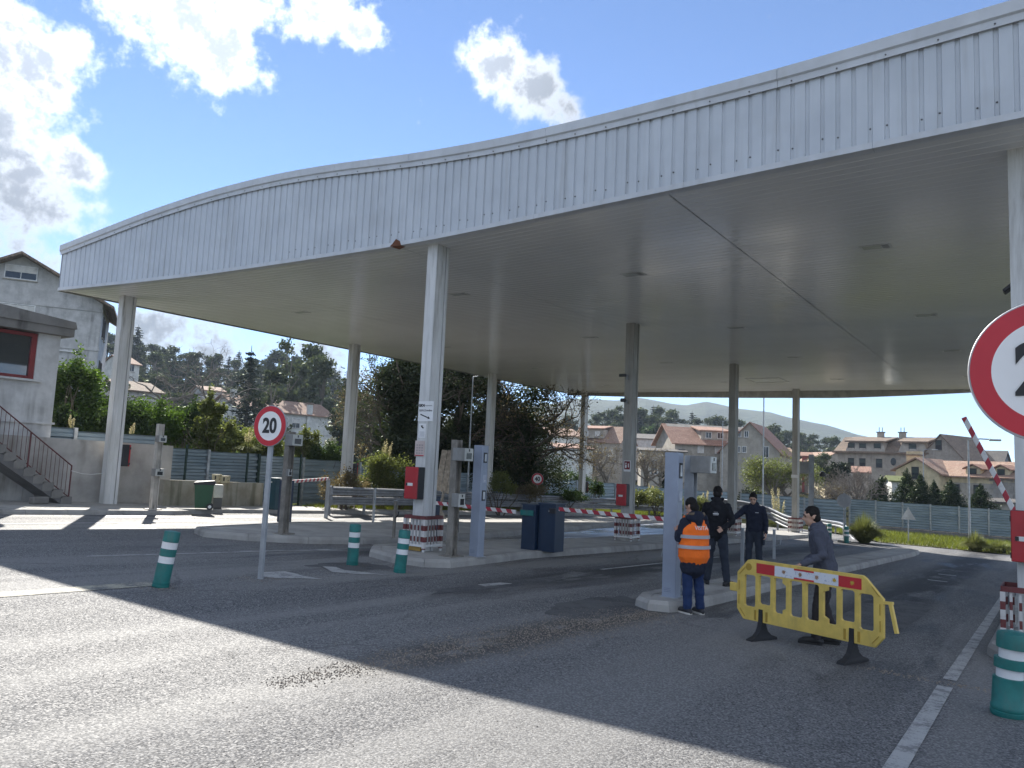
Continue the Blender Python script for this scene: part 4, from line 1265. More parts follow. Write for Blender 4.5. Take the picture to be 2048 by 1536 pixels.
# ------------------------------------------------------------------ people
def V3(p): return Vector(p)
def limb(mb, pts, radii, n=14, side=(1, 0, 0), capn=3):
    """rounded limb through pts; radii = r or (r_side, r_other)"""
    pts = [Vector(p) for p in pts]
    rr = [(r, r) if isinstance(r, (int, float)) else r for r in radii]
    side = Vector(side)
    rings = []
    def ring(c, d, ra, rb, sc=1.0, off=0.0):
        s = side-d*side.dot(d)
        if s.length < 1e-4: s = d.orthogonal()
        s.normalize(); u = d.cross(s)
        return [tuple(c+d*off+s*(ra*sc*math.cos(2*math.pi*k/n))+u*(rb*sc*math.sin(2*math.pi*k/n))) for k in range(n)]
    L = len(pts)
    for i in range(L):
        d = (pts[min(i+1, L-1)]-pts[max(i-1, 0)]).normalized()
        ra, rb = rr[i]
        m = min(ra, rb)
        if i == 0:
            for q in range(capn):
                a = (q+.5)/capn*math.pi/2
                rings.append(ring(pts[0], d, ra, rb, math.sin(a), -m*math.cos(a)))
        rings.append(ring(pts[i], d, ra, rb))
        if i == L-1:
            for q in range(capn-1, -1, -1):
                a = (q+.5)/capn*math.pi/2
                rings.append(ring(pts[-1], d, ra, rb, math.sin(a), m*math.cos(a)))
    mb.loft(rings)
def ball(mb, c, r, n=14, m=9, M=None):
    c = Vector(c); r = (r, r, r) if isinstance(r, (int, float)) else r
    rings = []
    for i in range(1, m):
        a = math.pi*i/m
        rings.append([(r[0]*math.sin(a)*math.cos(2*math.pi*k/n), r[1]*math.sin(a)*math.sin(2*math.pi*k/n), -r[2]*math.cos(a)) for k in range(n)])
    T = Matrix.Translation(c) @ (M.to_4x4() if M is not None else Matrix.Identity(4))
    rings = [[tuple(T @ Vector(p)) for p in rg] for rg in rings]
    mb.loft(rings)
def fuse(mb, name, mat, parent, voxel=.012, smooth=4, folds=0.0, fscale=.12):
    """melt overlapping limbs into one continuous skin"""
    me = mb.mesh(name)
    tmp = bpy.data.objects.new('tmp', me); COL.objects.link(tmp)
    md = tmp.modifiers.new('r', 'REMESH'); md.mode = 'VOXEL'; md.voxel_size = voxel; md.use_smooth_shade = True
    ms = tmp.modifiers.new('s', 'SMOOTH'); ms.factor = .5; ms.iterations = smooth
    if folds > 0:
        tx = bpy.data.textures.get('folds%g' % fscale) or bpy.data.textures.new('folds%g' % fscale, 'CLOUDS')
        tx.noise_scale = fscale; tx.noise_depth = 2
        dm = tmp.modifiers.new('d', 'DISPLACE'); dm.texture = tx; dm.strength = folds; dm.mid_level = .5; dm.texture_coords = 'LOCAL'
    dg = bpy.context.evaluated_depsgraph_get(); dg.update()
    out = bpy.data.meshes.new_from_object(tmp.evaluated_get(dg))
    bpy.data.objects.remove(tmp)
    out.name = name
    out.materials.clear(); out.materials.append(mat)
    out.polygons.foreach_set('use_smooth', [True]*len(out.polygons))
    return link(name, out, parent)
def hand(mb, wrist, elbow, curl=.5, palm_n=(0, 0, -1), thumb_side=1):
    """palm with four fingers and a thumb, continuing the forearm"""
    w = Vector(wrist); d = (w-Vector(elbow)).normalized()
    nrm = Vector(palm_n); nrm = (nrm-d*nrm.dot(d)).normalized()
    s = d.cross(nrm).normalized()*thumb_side
    limb(mb, [w, w+d*.035, w+d*.085], [(.030, .022), (.040, .018), (.040, .016)], n=12, side=s)
    for k, (off, ln) in enumerate(((-.030, .060), (-.010, .074), (.011, .080), (.032, .072))):
        b = w+d*.085+s*off
        c1 = (d*math.cos(curl)+nrm*math.sin(curl)); c2 = (d*math.cos(curl*2)+nrm*math.sin(curl*2))
        limb(mb, [b-d*.01, b+c1*ln*.5, b+c1*ln*.5+c2*ln*.5], [.0095, .0088, .0078], n=8, side=s)
    t0 = w+d*.025+s*.035
    td = (d*.6+s*.65+nrm*.45).normalized(); t2 = (d*.85+s*.1+nrm*.55).normalized()
    limb(mb, [t0, t0+td*.04, t0+td*.04+t2*.032], [.012, .0105, .009], n=8, side=s)
def head_rot(yaw, pitch, roll=0):
    return Euler((pitch, roll, yaw), 'XYZ').to_matrix()
def head(mb, c, M):
    """c = centre of the skull; local +Y forward"""
    def L(p): return tuple(Vector(c)+M @ Vector(p))
    ball(mb, L((0, -.005, .025)), (.076, .096, .092), M=M)
    ball(mb, L((0, .028, -.045)), (.058, .068, .075), M=M)
    ball(mb, L((0, .060, -.085)), (.030, .030, .026), M=M)
    limb(mb, [L((0, .088, .018)), L((0, .112, -.022))], [.010, .015], n=8)
    ball(mb, L((0, .090, -.030)), (.018, .016, .012), M=M, n=8, m=6)
    ball(mb, L((0, .084, -.060)), (.026, .012, .008), M=M, n=8, m=6)
    for sx in (-1, 1):
        ball(mb, L((sx*.078, -.008, -.008)), (.010, .022, .032), M=M, n=8, m=6)
        ball(mb, L((sx*.030, .078, .030)), (.022, .012, .008), M=M, n=8, m=6)
def face_bits(parent, c, M, hairmat):
    def L(p): return tuple(Vector(c)+M @ Vector(p))
    for sx in (-1, 1):
        mb = MB(); ball(mb, L((sx*.030, .083, .010)), (.013, .008, .007), M=M, n=10, m=7); mb.build('eye', P('eye_dark', (.03, .025, .02), .2), parent, smooth='full')
        mb = MB(); limb(mb, [L((sx*.012, .092, .030)), L((sx*.030, .090, .035)), L((sx*.048, .078, .028))], [.005, .006, .004], n=6); mb.build('eyebrow', hairmat, parent, smooth='full')
def hair_cap(mb, c, M, back=.0, low=-.03, r=(.082, .098, .090), fringe=False):
    def L(p): return tuple(Vector(c)+M @ Vector(p))
    ball(mb, L((0, -.018, .048)), r, M=M)
    ball(mb, L((0, -.045, low)), (.078, .062, .075), M=M)
    if fringe: limb(mb, [L((-.058, .050, .098)), L((0, .070, .108)), L((.058, .050, .098))], [.018, .022, .018], n=8)
    for sx in (-1, 1): ball(mb, L((sx*.072, .004, .030)), (.013, .024, .04), M=M, n=8, m=6)

SKIN = P('skin', (.52, .31, .22), .5, var=.08, vscale=12)
HAIR = P('dark_hair', (.012, .010, .009), .7, var=.3, vscale=40, spec=.2)
def cloth(name, col, rough=.9, var=.14, weave=True):
    if name in _mats: return _mats[name]
    t = NT(name); w = t.co('World')
    c = t.mix(t.rng(t.noise(7, 5, .6, w), .3, .7), tuple(x*(1-var) for x in col), tuple(x*(1+var) for x in col))
    t.set(Base_Color=c, Roughness=rough); t.b.inputs['Specular IOR Level'].default_value = .25
    t.bump(t.math('ADD', t.noise(14, 4, .55, w, .6), t.math('MULTIPLY', t.noise(250, 2, .5, w), .15)), .35, .02)
    _mats[name] = t.m
    return t.m
NAVYC = cloth('dark_navy_cloth', (.018, .022, .038)); BLACKC = cloth('black_cloth', (.014, .015, .019))
JEANS = cloth('blue_jeans', (.022, .042, .115)); DARKT = cloth('dark_work_trousers', (.030, .037, .052))
GREYW = cloth('grey_work_jacket', (.075, .080, .105)); BROWNT = cloth('brown_grey_trousers', (.045, .040, .042))
BOOT = P('dark_boot', (.012, .012, .013), .55)
HIVIS = cloth('orange_hi_vis', (1.0, .19, .022), .75, .06)
REFL = P('reflective_tape', (.42, .40, .42), .4, .1, var=.1)

def build_person(label, loc, rz, J, jacket, trousers, shoe, hairmat=HAIR, extra=None, coat=None, hair=True, scale=1.0, headM=None, sole=None):
    """J: joints in metres, figure facing +Y, z up from the soles"""
    p = thing('person', label, 'person', loc, rz)
    p.scale = (scale,)*3
    pel, wai, che, sho, nek, hc = [Vector(J[k]) for k in ('pelvis', 'waist', 'chest', 'shoulders', 'neck', 'head')]
    axis = (Vector(J['sh_r'])-Vector(J['sh_l'])).normalized()
    haxis = (Vector(J['hip_r'])-Vector(J['hip_l'])).normalized()
    M = headM
    # body: one continuous skin
    b = MB()
    limb(b, [pel, wai, che, sho], [(.150, .105), (.128, .095), (.150, .105), (.115, .070)], side=axis)
    limb(b, [sho-(nek-sho)*.3, nek, nek.lerp(hc, .45)], [.062, .052, .050])
    head(b, hc, M)
    for s in ('l', 'r'):
        sh, el, wr = Vector(J['sh_'+s]), Vector(J['el_'+s]), Vector(J['wr_'+s])
        sh = sh+(sho-sh)*.16+Vector((0, 0, -.03))
        limb(b, [sh, sh.lerp(el, .5), el, el.lerp(wr, .4), wr], [.046, .040, .036, .036, .027])
        hand(b, wr, el, J.get('curl_'+s, .45), J.get('pn_'+s, (0, 0, -1)), 1 if s == 'r' else -1)
        hp, kn, an = Vector(J['hip_'+s]), Vector(J['kn_'+s]), Vector(J['an_'+s])
        limb(b, [hp, hp.lerp(kn, .5), kn, kn.lerp(an, .35), an], [.085, .072, .054, .054, .038])
        toe = Vector(J['toe_'+s]); limb(b, [an+Vector((0, 0, -.03)), an.lerp(toe, .5)+Vector((0, 0, -.02)), toe], [.036, .034, .026])
    fuse(b, 'body', SKIN, p, .0085, 3)
    face_bits(p, hc, M, hairmat)
    # trousers
    b = MB()
    limb(b, [pel+Vector((0, 0, .10)), pel, pel-Vector((0, 0, .05))], [(.158, .120), (.172, .128), (.165, .120)], side=haxis)
    for s in ('l', 'r'):
        hp, kn, an = Vector(J['hip_'+s]), Vector(J['kn_'+s]), Vector(J['an_'+s])
        limb(b, [hp, hp.lerp(kn, .5), kn, kn.lerp(an, .5), an+Vector((0, 0, .015))], [.102, .092, .075, .070, .066], capn=2)
    fuse(b, 'trousers', trousers, p, .012, 4, .030, .08)
    # jacket
    b = MB()
    jl = J.get('hem', .02)
    limb(b, [pel+Vector((0, 0, -jl)), pel+Vector((0, 0, .06)), wai, che, che.lerp(sho, .65), sho+Vector((0, 0, .02)), sho+Vector((0, 0, .055))], [J.get('hemr', (.190, .145)), (.186, .142), (.172, .132), (.195, .145), (.188, .130), (.145, .105), (.100, .085)], side=axis, capn=2)
    limb(b, [sho, nek], [.088, .070], capn=2)
    for s in ('l', 'r'):
        sh, el, wr = Vector(J['sh_'+s]), Vector(J['el_'+s]), Vector(J['wr_'+s])
        sh = sh+(sho-sh)*.10+Vector((0, 0, -.025))
        limb(b, [sh, sh.lerp(el, .5), el, el.lerp(wr, .5), wr.lerp(el, .04)], [.078, .068, .060, .055, .044], capn=3)
    fuse(b, 'jacket', jacket, p, .012, 7, .034, .07)
    # shoes
    for s in ('l', 'r'):
        an, toe = Vector(J['an_'+s]), Vector(J['toe_'+s])
        d = (toe-an); d.z = 0; d.normalize()
        heel = an-d*.055
        b = MB(); limb(b, [heel+Vector((0, 0, -an.z+.045)), an+Vector((0, 0, -an.z+.06)), Vector((toe.x, toe.y, .045)), Vector((toe.x, toe.y, .035))+d*.04], [.040, .048, .043, .026], side=d.cross(Vector((0, 0, 1))))
        limb(b, [an+Vector((0, 0, .02)), an+Vector((0, 0, -.03))], [.050, .048])
        so = fuse(b, 'shoe', shoe, p, .010, 2)
        b = MB(); sd = d.cross(Vector((0, 0, 1)))
        poly = []
        for u, wd in ((-.075, .030), (-.04, .041), (.03, .040), (.10, .046), (.17, .040), (.215, .018)):
            poly.append(an+d*u+sd*wd)
        poly = poly+[q-sd*2*w2 for q, w2 in zip(reversed(poly), (.018, .040, .046, .040, .041, .030))]
        b.prism([(q.x, q.y) for q in poly], 0.0, .028); b.build('sole', sole or BOOT, so)
    if hair:
        b = MB(); hair_cap(b, hc, M); fuse(b, 'hair', hairmat, p, .009, 1, .014, .03)
    return p

# --- person in the orange vest, looking down at a phone, seen from behind left
pv = GR(1385, 1228)
J = dict(pelvis=(0, 0, .92), waist=(0, .0, 1.06), chest=(0, .01, 1.24), shoulders=(0, .0, 1.37), neck=(0, .03, 1.44), head=(0, .085, 1.56),
         sh_l=(-.175, .0, 1.355), sh_r=(.175, .0, 1.355), el_l=(-.245, .03, 1.08), el_r=(.24, .03, 1.09), wr_l=(-.13, .25, 1.16), wr_r=(.10, .25, 1.17),
         curl_l=.7, curl_r=.7, pn_l=(.3, -.2, .9), pn_r=(-.3, -.2, .9),
         hip_l=(-.085, 0, .88), hip_r=(.085, 0, .88), kn_l=(-.085, .02, .48), kn_r=(.10, .015, .48), an_l=(-.09, .0, .09), an_r=(.115, -.02, .09), toe_l=(-.12, .14, .03), toe_r=(.11, .12, .03), hem=.25, hemr=(.205, .160))
VD = Vector((pv[0], pv[1], 0)).normalized()
vest_rz = math.atan2(-VD.x, VD.y)+R(32)
person_v = build_person('person in an orange safety vest and jeans looking down at a phone', tuple(pv), vest_rz, J, NAVYC, JEANS, P('shoe_dark', (.03, .03, .035), .6), headM=head_rot(R(18), R(-30)), sole=P('shoe_sole_white', (.62, .60, .55), .7))
b = MB()
limb(b, [(0, 0, .83), (0, 0, .95), (0, .0, 1.08), (0, .01, 1.24), (0, .0, 1.355)], [(.244, .190), (.240, .186), (.232, .180), (.228, .180), (.160, .135)], side=(1, 0, 0), capn=1)
for sx in (-1, 1): limb(b, [(sx*.10, -.03, 1.37), (sx*.12, .04, 1.385), (sx*.10, .08, 1.33)], [.062, .055, .06])
vest = fuse(b, 'vest', HIVIS, person_v, .012, 3, .020, .09)
def band(z0, z1, rx, ry, mat, name, parent, cy=.0):
    mb = MB(); n = 40
    rg = []
    for z, k in ((z0, 1.0), (z1, .992)):
        rg.append([(rx*k*math.cos(2*math.pi*q/n), cy+ry*k*math.sin(2*math.pi*q/n), z) for q in range(n)])
    mb.loft(rg, caps=False); return mb.build(name, mat, parent, smooth='full')
band(.955, 1.005, .259, .201, REFL, 'reflective_strip', vest)
band(1.105, 1.155, .247, .196, REFL, 'reflective_strip', vest, .004)
text_mesh('VISITA', .085, SIGNWHITE, vest, (.0, -.197, 1.262), (R(86), 0, 0), 'lettering', sx=.9)
b = MB()
limb(b, [(-.13, -.06, 1.40), (0, -.115, 1.37), (.13, -.06, 1.40)], [.055, .075, .055]); limb(b, [(0, -.10, 1.42), (0, -.12, 1.32)], [.09, .06])
fuse(b, 'hood', NAVYC, person_v, .012, 3, .02, .08)
FUR = P('hood_fur', (.17, .13, .09), .95, var=.4, vscale=50)
b = MB(); limb(b, [(-.155, -.02, 1.425), (-.10, -.085, 1.455), (0, -.12, 1.46), (.10, -.085, 1.455), (.16, -.01, 1.43)], [.022, .028, .03, .028, .022], n=10)
fuse(b, 'hood_trim', FUR, person_v, .008, 1, .03, .03)
ph = thing('phone', 'dark phone held by the person in the orange vest', 'phone', person_v.matrix_basis @ Vector((-.02, .345, 1.165)), vest_rz)
ph.rotation_euler = (R(35), 0, vest_rz)
MB().box((0, 0, 0), (.075, .15, .009), bev=.004).build('case', BLACK, ph); MB().box((0, 0, .006), (.067, .138, .003)).build('screen', GLASS_D, ph)

# --- man in black with a white mark on his back, hands at his back
pm = GR(1432, 1170, .142)
VD2 = Vector((pm[0], pm[1], 0)).normalized(); rz2 = math.atan2(-VD2.x, VD2.y)-R(8)
J = dict(pelvis=(0, 0, .96), waist=(0, .0, 1.10), chest=(0, -.01, 1.30), shoulders=(0, -.02, 1.45), neck=(0, .0, 1.52), head=(0, .04, 1.645),
         sh_l=(-.20, -.02, 1.43), sh_r=(.20, -.02, 1.43), el_l=(-.27, .05, 1.16), el_r=(.285, -.06, 1.15), wr_l=(-.12, .22, 1.08), wr_r=(.13, -.175, 1.03), curl_r=.6, pn_r=(0, -1, 0), pn_l=(0, 0, -1),
         hip_l=(-.09, 0, .92), hip_r=(.09, 0, .92), kn_l=(-.13, .01, .50), kn_r=(.14, .01, .50), an_l=(-.16, -.02, .095), an_r=(.19, -.02, .095), toe_l=(-.20, .12, .03), toe_r=(.27, .10, .03), hem=.04)
man2 = build_person('man in a black jacket with a small white back print, seen from behind', tuple(pm), rz2, J, BLACKC, DARKT, BOOT, headM=head_rot(0, R(-14)))
MB().box((0, -.178, 1.28), (.10, .004, .018)).build('back_print', SIGNWHITE, man2)
MB().box((0, -.176, 1.31), (.07, .004, .010)).build('back_print', SIGNGREY, man2)
MB().box((0, -.177, 1.255), (.09, .004, .006)).build('back_print', SIGNGREY, man2)
b = MB(); limb(b, [(-.09, .0, 1.545), (0, -.06, 1.55), (.09, .0, 1.545)], [.035, .04, .035], n=10); limb(b, [(0, -.05, 1.50), (0, -.07, 1.44)], [.08, .05]); fuse(b, 'collar', BLACKC, man2, .012, 2)

# --- man in navy facing the viewer, head bowed, reaching to his right
pm = GR(1508, 1146, .142)
VD3 = Vector((pm[0], pm[1], 0)).normalized(); rz3 = math.atan2(VD3.x, -VD3.y)+R(-12)
J = dict(pelvis=(0, 0, .95), waist=(0, .02, 1.09), chest=(0, .03, 1.28), shoulders=(0, .05, 1.42), neck=(0, .08, 1.48), head=(.01, .125, 1.595),
         sh_l=(-.195, .04, 1.40), sh_r=(.195, .05, 1.40), el_l=(-.235, .0, 1.11), el_r=(.34, .17, 1.20), wr_l=(-.25, .05, .87), wr_r=(.47, .36, 1.08), curl_l=.5, curl_r=.35, pn_l=(1, 0, 0), pn_r=(0, 0, -1),
         hip_l=(-.09, 0, .91), hip_r=(.09, 0, .91), kn_l=(-.10, .02, .50), kn_r=(.11, .03, .50), an_l=(-.11, -.01, .095), an_r=(.13, .0, .095), toe_l=(-.13, .13, .03), toe_r=(.16, .14, .03), hem=.0)
man3 = build_person('dark-haired man in a navy top facing the viewer with bowed head, reaching sideways', tuple(pm), rz3, J, NAVYC, DARKT, BOOT, headM=head_rot(R(8), R(-27)))
MB().box((-.085, .175, 1.30), (.07, .006, .015)).build('chest_print', SIGNGREY, man3)
b = MB(); MB().box((-.20, .02, .70), (.035, .13, .18), bev=.015).build('trouser_pocket', DARKT, man3)

# --- man in grey work clothes pushing the yellow barrier, in profile facing left
pm4 = GR(1640, 1288)
VD4 = Vector((pm4[0], pm4[1], 0)).normalized(); left = Vector((-VD4.y, VD4.x, 0))
rz4 = math.atan2(-left.x, left.y)+R(2)
J = dict(pelvis=(0, -.06, .92), waist=(0, -.04, 1.07), chest=(0, -.005, 1.26), shoulders=(0, .02, 1.40), neck=(0, .06, 1.47), head=(0, .105, 1.585),
         sh_l=(-.185, .02, 1.385), sh_r=(.185, .02, 1.385), el_l=(-.27, -.02, 1.12), el_r=(.20, .02, 1.10), wr_l=(-.30, .22, 1.005), wr_r=(.02, .18, 1.0), curl_l=.9, curl_r=.8, pn_l=(0, 0, -1), pn_r=(0, 0, -1),
         hip_l=(-.085, -.06, .88), hip_r=(.085, -.06, .88), kn_l=(-.09, .02, .48), kn_r=(.09, -.04, .48), an_l=(-.09, .05, .095), an_r=(.09, -.16, .10), toe_l=(-.09, .20, .03), toe_r=(.10, -.02, .03), hem=.10)
man4 = build_person('dark-haired man in grey work clothes holding the yellow plastic barrier', tuple(pm4), rz4, J, GREYW, BROWNT, BOOT, headM=head_rot(R(8), R(-12)))
b = MB(); limb(b, [(-.08, .01, 1.46), (0, -.02, 1.475), (.08, .01, 1.46), (.06, .10, 1.43), (0, .13, 1.41), (-.06, .10, 1.43), (-.08, .01, 1.46)], [.024]*7, n=8); fuse(b, 'collar', GREYW, man4, .009, 1)

# --- yellow plastic barrier
YELP = P('yellow_plastic', (.70, .50, .11), .5, var=.14, vscale=4, dirt=.4, dirtcol=(.40, .29, .10))
YELD = P('yellow_plastic_groove', (.40, .25, .03), .6)
fa, fb = GR(1523, 1280), GR(1706, 1326)
ax = Vector((fb[0]-fa[0], fb[1]-fa[1], 0)).normalized()
mid = (Vector(fa)+Vector(fb))/2
bar = thing('plastic_barrier', 'yellow plastic crowd barrier with red and white strip held by the man in grey', 'barrier', tuple(mid), math.atan2(ax.y, ax.x))
W2, TH = .98, .045
def bar_panel():
    from mathutils.geometry import tessellate_polygon
    outer = [(-W2, .34), (-W2+.10, .22), (W2-.10, .22), (W2-.0, .34), (W2, .76), (W2-.20, .96), (W2-.24, .985), (-W2+.22, .985), (-W2+.16, .97), (-W2, .80)]
    holes = []
    n = 8; x0 = -W2+.085; span = 2*W2-.17
    for k in range(n):
        cx = x0+span*(k+.5)/n; hw = .083
        zb = .445 if k in (1, 6) else .375; ztp = .80 if k not in (0, 7) else .785
        if k in (0, 7): zb = .39
        r = .02
        h = [(cx-hw+r, zb), (cx+hw-r, zb), (cx+hw, zb+r), (cx+hw, ztp-r), (cx+hw-r, ztp), (cx-hw+r, ztp), (cx-hw, ztp-r), (cx-hw, zb+r)]
        if k == 2: h = [(cx-hw+r, zb), (cx+hw*.45, zb), (cx+hw*.45, zb+.05), (cx+hw, zb+.07), (cx+hw, ztp-.08), (cx+hw*.4, ztp-.05), (cx+hw*.4, ztp), (cx-hw, ztp), (cx-hw, zb+r)]
        if k == 5: h = [(cx-hw*.3, zb), (cx+hw-r, zb), (cx+hw, zb+r), (cx+hw, ztp), (cx-hw*.35, ztp), (cx-hw*.35, ztp-.05), (cx-hw, ztp-.07), (cx-hw, zb+.08), (cx-hw*.3, zb+.05)]
        holes.append(h)
    loops = [outer]+holes
    pts = [p for l in loops for p in l]
    tris = tessellate_polygon([[Vector((x, z, 0)) for x, z in l] for l in loops])
    mb = MB(); N = len(pts)
    vs = [(x, -TH/2, z) for x, z in pts]+[(x, TH/2, z) for x, z in pts]
    fs = []
    for t3 in tris:
        fs.append(tuple(t3)); fs.append(tuple(i+N for i in reversed(t3)))
    o = 0
    for l in loops:
        m = len(l)
        for i in range(m):
            j = (i+1) % m; fs.append((o+i, o+j, N+o+j, N+o+i))
        o += m
    mb.add(vs, fs)
    return mb
panel = bar_panel().build('panel', YELP, bar, fix=True)
bm = panel.modifiers.new('bevel', 'BEVEL'); bm.width = .006; bm.segments = 2; bm.limit_method = 'ANGLE'
REDT = P('barrier_red_tape', (.55, .022, .03), .45, var=.08, dirt=.15)
t = NT('barrier_white_tape'); w = t.co('Object', (1, 1, 1))
n = t.noise(26, 6, .7, w, 1.2); c = t.mix(t.rng(n, .58, .64), (.70, .71, .74), (.32, .36, .48)); c = t.mix(t.rng(t.noise(9, 5, .7, t.co('Object', (1, 1, 1), (3, 1, 7)), .8), .62, .68), c, (.55, .40, .15)); t.set(Base_Color=c, Roughness=.5); WT = t.m
ys = -TH/2-.003
MB().box((-.545, ys, .885), (.27, .004, .125)).build('red_tape', REDT, bar)
MB().box((.02, ys, .885), (.86, .004, .125)).build('white_tape', WT, bar)
MB().box((.0, ys-.003, .938), (.27, .004, .02)).build('red_tape', REDT, bar); MB().box((.0, ys-.003, .832), (.27, .004, .02)).build('red_tape', REDT, bar)
MB().box((.59, ys, .885), (.28, .004, .125)).build('red_tape', REDT, bar)
for cx, m_ in ((-.28, P('scuff_brown', (.34, .20, .12), .7)), (-.05, P('scuff_brown', (.34, .20, .12), .7)), (.17, P('scuff_brown', (.34, .20, .12), .7)), (.40, P('scuff_yellow', (.55, .36, .05), .7)), (.62, P('scuff_yellow', (.55, .36, .05), .7))):
    mb = MB(); n = 9; vs = []
    rr = random.Random(int(cx*100)+500)
    for k in range(n*2):
        a = math.pi*k/n; r_ = .030*(1 if k % 2 else .62)*rr.uniform(.8, 1.15); vs.append((cx+r_*math.cos(a), ys-.0045, .885+r_*math.sin(a)))
    mb.add(vs, [tuple(range(n*2))]); mb.build('worn_mark', m_, bar)
MB().lathe([(.045, 0), (.045, .004), (.03, .005)], n=20, M=Matrix.Translation((-.80, ys+.004, .885)) @ Matrix.Rotation(R(90), 4, 'X')).build('round_boss', YELD, bar)
for sx in (-1, 1):
    for a, c in (((sx*(W2-.035), .40), (sx*(W2-.035), .52)), ((sx*(W2-.035), .58), (sx*(W2-.035), .70)), ((sx*(W2-.04), .78), (sx*(W2-.13), .88)), ((sx*(W2-.05), .35), (sx*(W2-.13), .26))):
        MB().bar((a[0], ys+.002, a[1]), (c[0], ys+.002, c[1]), .006, .012, up=(0, 1, 0)).build('groove', YELD, bar)
MB().box((-W2-.06, 0, .60), (.13, TH*.9, .11), bev=.01).build('hook', YELP, bar)
MB().bar((W2-.02, 0, .72), (W2+.10, 0, .73), TH*.8, .03).build('strap_arm', YELP, bar)
MB().bar((W2+.07, 0, .73), (W2+.15, -.02, .42), TH*.8, .035, up=(1, 0, 0)).build('strap', YELP, bar)
for sx in (-1, 1):
    mb = MB(); x = sx*.61
    mb.loft([[(x-.030, -.035, .22), (x+.030, -.035, .22), (x+.030, .035, .22), (x-.030, .035, .22)], [(x-.028, -.032, .38), (x+.028, -.032, .38), (x+.028, .032, .38), (x-.028, .032, .38)]])
    rings = []
    for z, hx, hy in ((.0, .045, .26), (.03, .045, .25), (.06, .035, .15), (.11, .032, .085), (.17, .031, .055), (.23, .030, .04)):
        rings.append([(x-hx, -hy, z), (x+hx, -hy, z), (x+hx, hy, z), (x-hx, hy, z)])
    mb.loft(rings)
    o = mb.build('foot', P('rubber_foot', (.02, .02, .022), .8), bar)
    for q in (-.085, .085): MB().box((x+q, ys, .30), (.03, .006, .12), bev=.002).build('groove', YELD, bar)

# ------------------------------------------------------------------ left side: walls, stairs, building, fences
CONC_W = concrete('wall_concrete', (.42, .40, .37), .85, scale=.9, dark=(.10, .09, .065))
CONC_D = concrete('dark_concrete', (.20, .19, .175), .8, dark=(.05, .045, .04))
t = NT('low_wall_concrete'); w = t.co('World')
c = t.mix(t.rng(t.noise(1.6, 6, .65, w), .3, .7), (.25, .23, .18), (.38, .36, .30)); c = t.mix(t.rng(t.noise(3, 6, .6, t.co('World', (1, 1, .1))), .45, .65, 0, .7), c, (.10, .095, .055)); t.set(Base_Color=c, Roughness=.9); t.bump(t.noise(30, 6, .6, w), .3, .01); CONC_L = t.m
wall = thing('retaining_wall', 'tall stained concrete wall behind the leftmost column', 'wall', ground_at(-24.1, 12.0))
wo = Vector(wall.location)
def panel_wall(root, a, b, ztop0, ztop1, th, mat, n, name='wall_panel', zb=-.3):
    a = Vector((a[0], a[1], 0)); b = Vector((b[0], b[1], 0)); d = (b-a); L = d.length; d.normalize(); s = Vector((d.y, -d.x, 0))
    ro = Vector(root.location)
    for k in range(n):
        p, q = a+d*(L*k/n+.006), a+d*(L*(k+1)/n-.006)
        z0 = ztop0+(ztop1-ztop0)*k/n; z1 = ztop0+(ztop1-ztop0)*(k+1)/n
        def v(pt, off, z): r_ = pt+s*off; return (r_.x-ro.x, r_.y-ro.y, z-ro.z)
        zz0, zz1 = gz(p.x, p.y)+zb, gz(q.x, q.y)+zb
        f = th/2
        vs = [v(p, f, zz0), v(q, f, zz1), v(q, f, z1), v(p, f, z0), v(p, -f, zz0), v(q, -f, zz1), v(q, -f, z1), v(p, -f, z0)]
        MB().add(vs, [(0, 1, 2, 3), (5, 4, 7, 6), (3, 2, 6, 7), (1, 5, 6, 2), (4, 0, 3, 7), (0, 4, 5, 1)]).build(name, mat, root)
panel_wall(wall, (-24.15, 6.0), (-24.0, 14.85), 2.10, 1.98, .30, CONC_W, 4)
lw = thing('low_wall', 'low stained concrete wall behind the green bin', 'wall', ground_at(-23.3, 16.0))
panel_wall(lw, (-23.15, 14.10), (-23.75, 18.35), .90, .80, .28, CONC_L, 2)
CREAM = P('cream_block', (.52, .46, .30), .7, var=.15, dirt=.2)
for k, (px, py, lab) in enumerate(((433, 961, 'taller cream block with a dark mark on the low wall'), (450, 964, 'smaller cream block with a dark mark on the low wall'))):
    pb_ = OV(px, py, Vector((-23.4, 15.9, 0)))
    bk = thing('cream_block', lab, 'block', (pb_[0], pb_[1], .86-.04*k), R(20))
    MB().loft([[(-.11, -.09, 0), (.11, -.09, 0), (.11, .09, 0), (-.11, .09, 0)], [(-.13, -.1, .24), (.13, -.1, .24), (.13, .1, .24), (-.13, .1, .24)]]).build('body', CREAM, bk)
    MB().box((.112, -.0, .13), (.012, .05, .12)).build('mark', BLACK, bk); MB().box((.02, -.1, .13), (.05, .012, .12)).build('mark', BLACK, bk)

# building with a red framed window
bld = thing('concrete_building', 'grey concrete building with a red framed window above the stairs', 'building', (-24.25, 11.15, gz(-24.25, 11.15)))
BZ = bld.location.z
PLASTER = concrete('grey_plaster', (.56, .56, .55), .65, dark=(.11, .105, .095))
def lz(z): return z-BZ
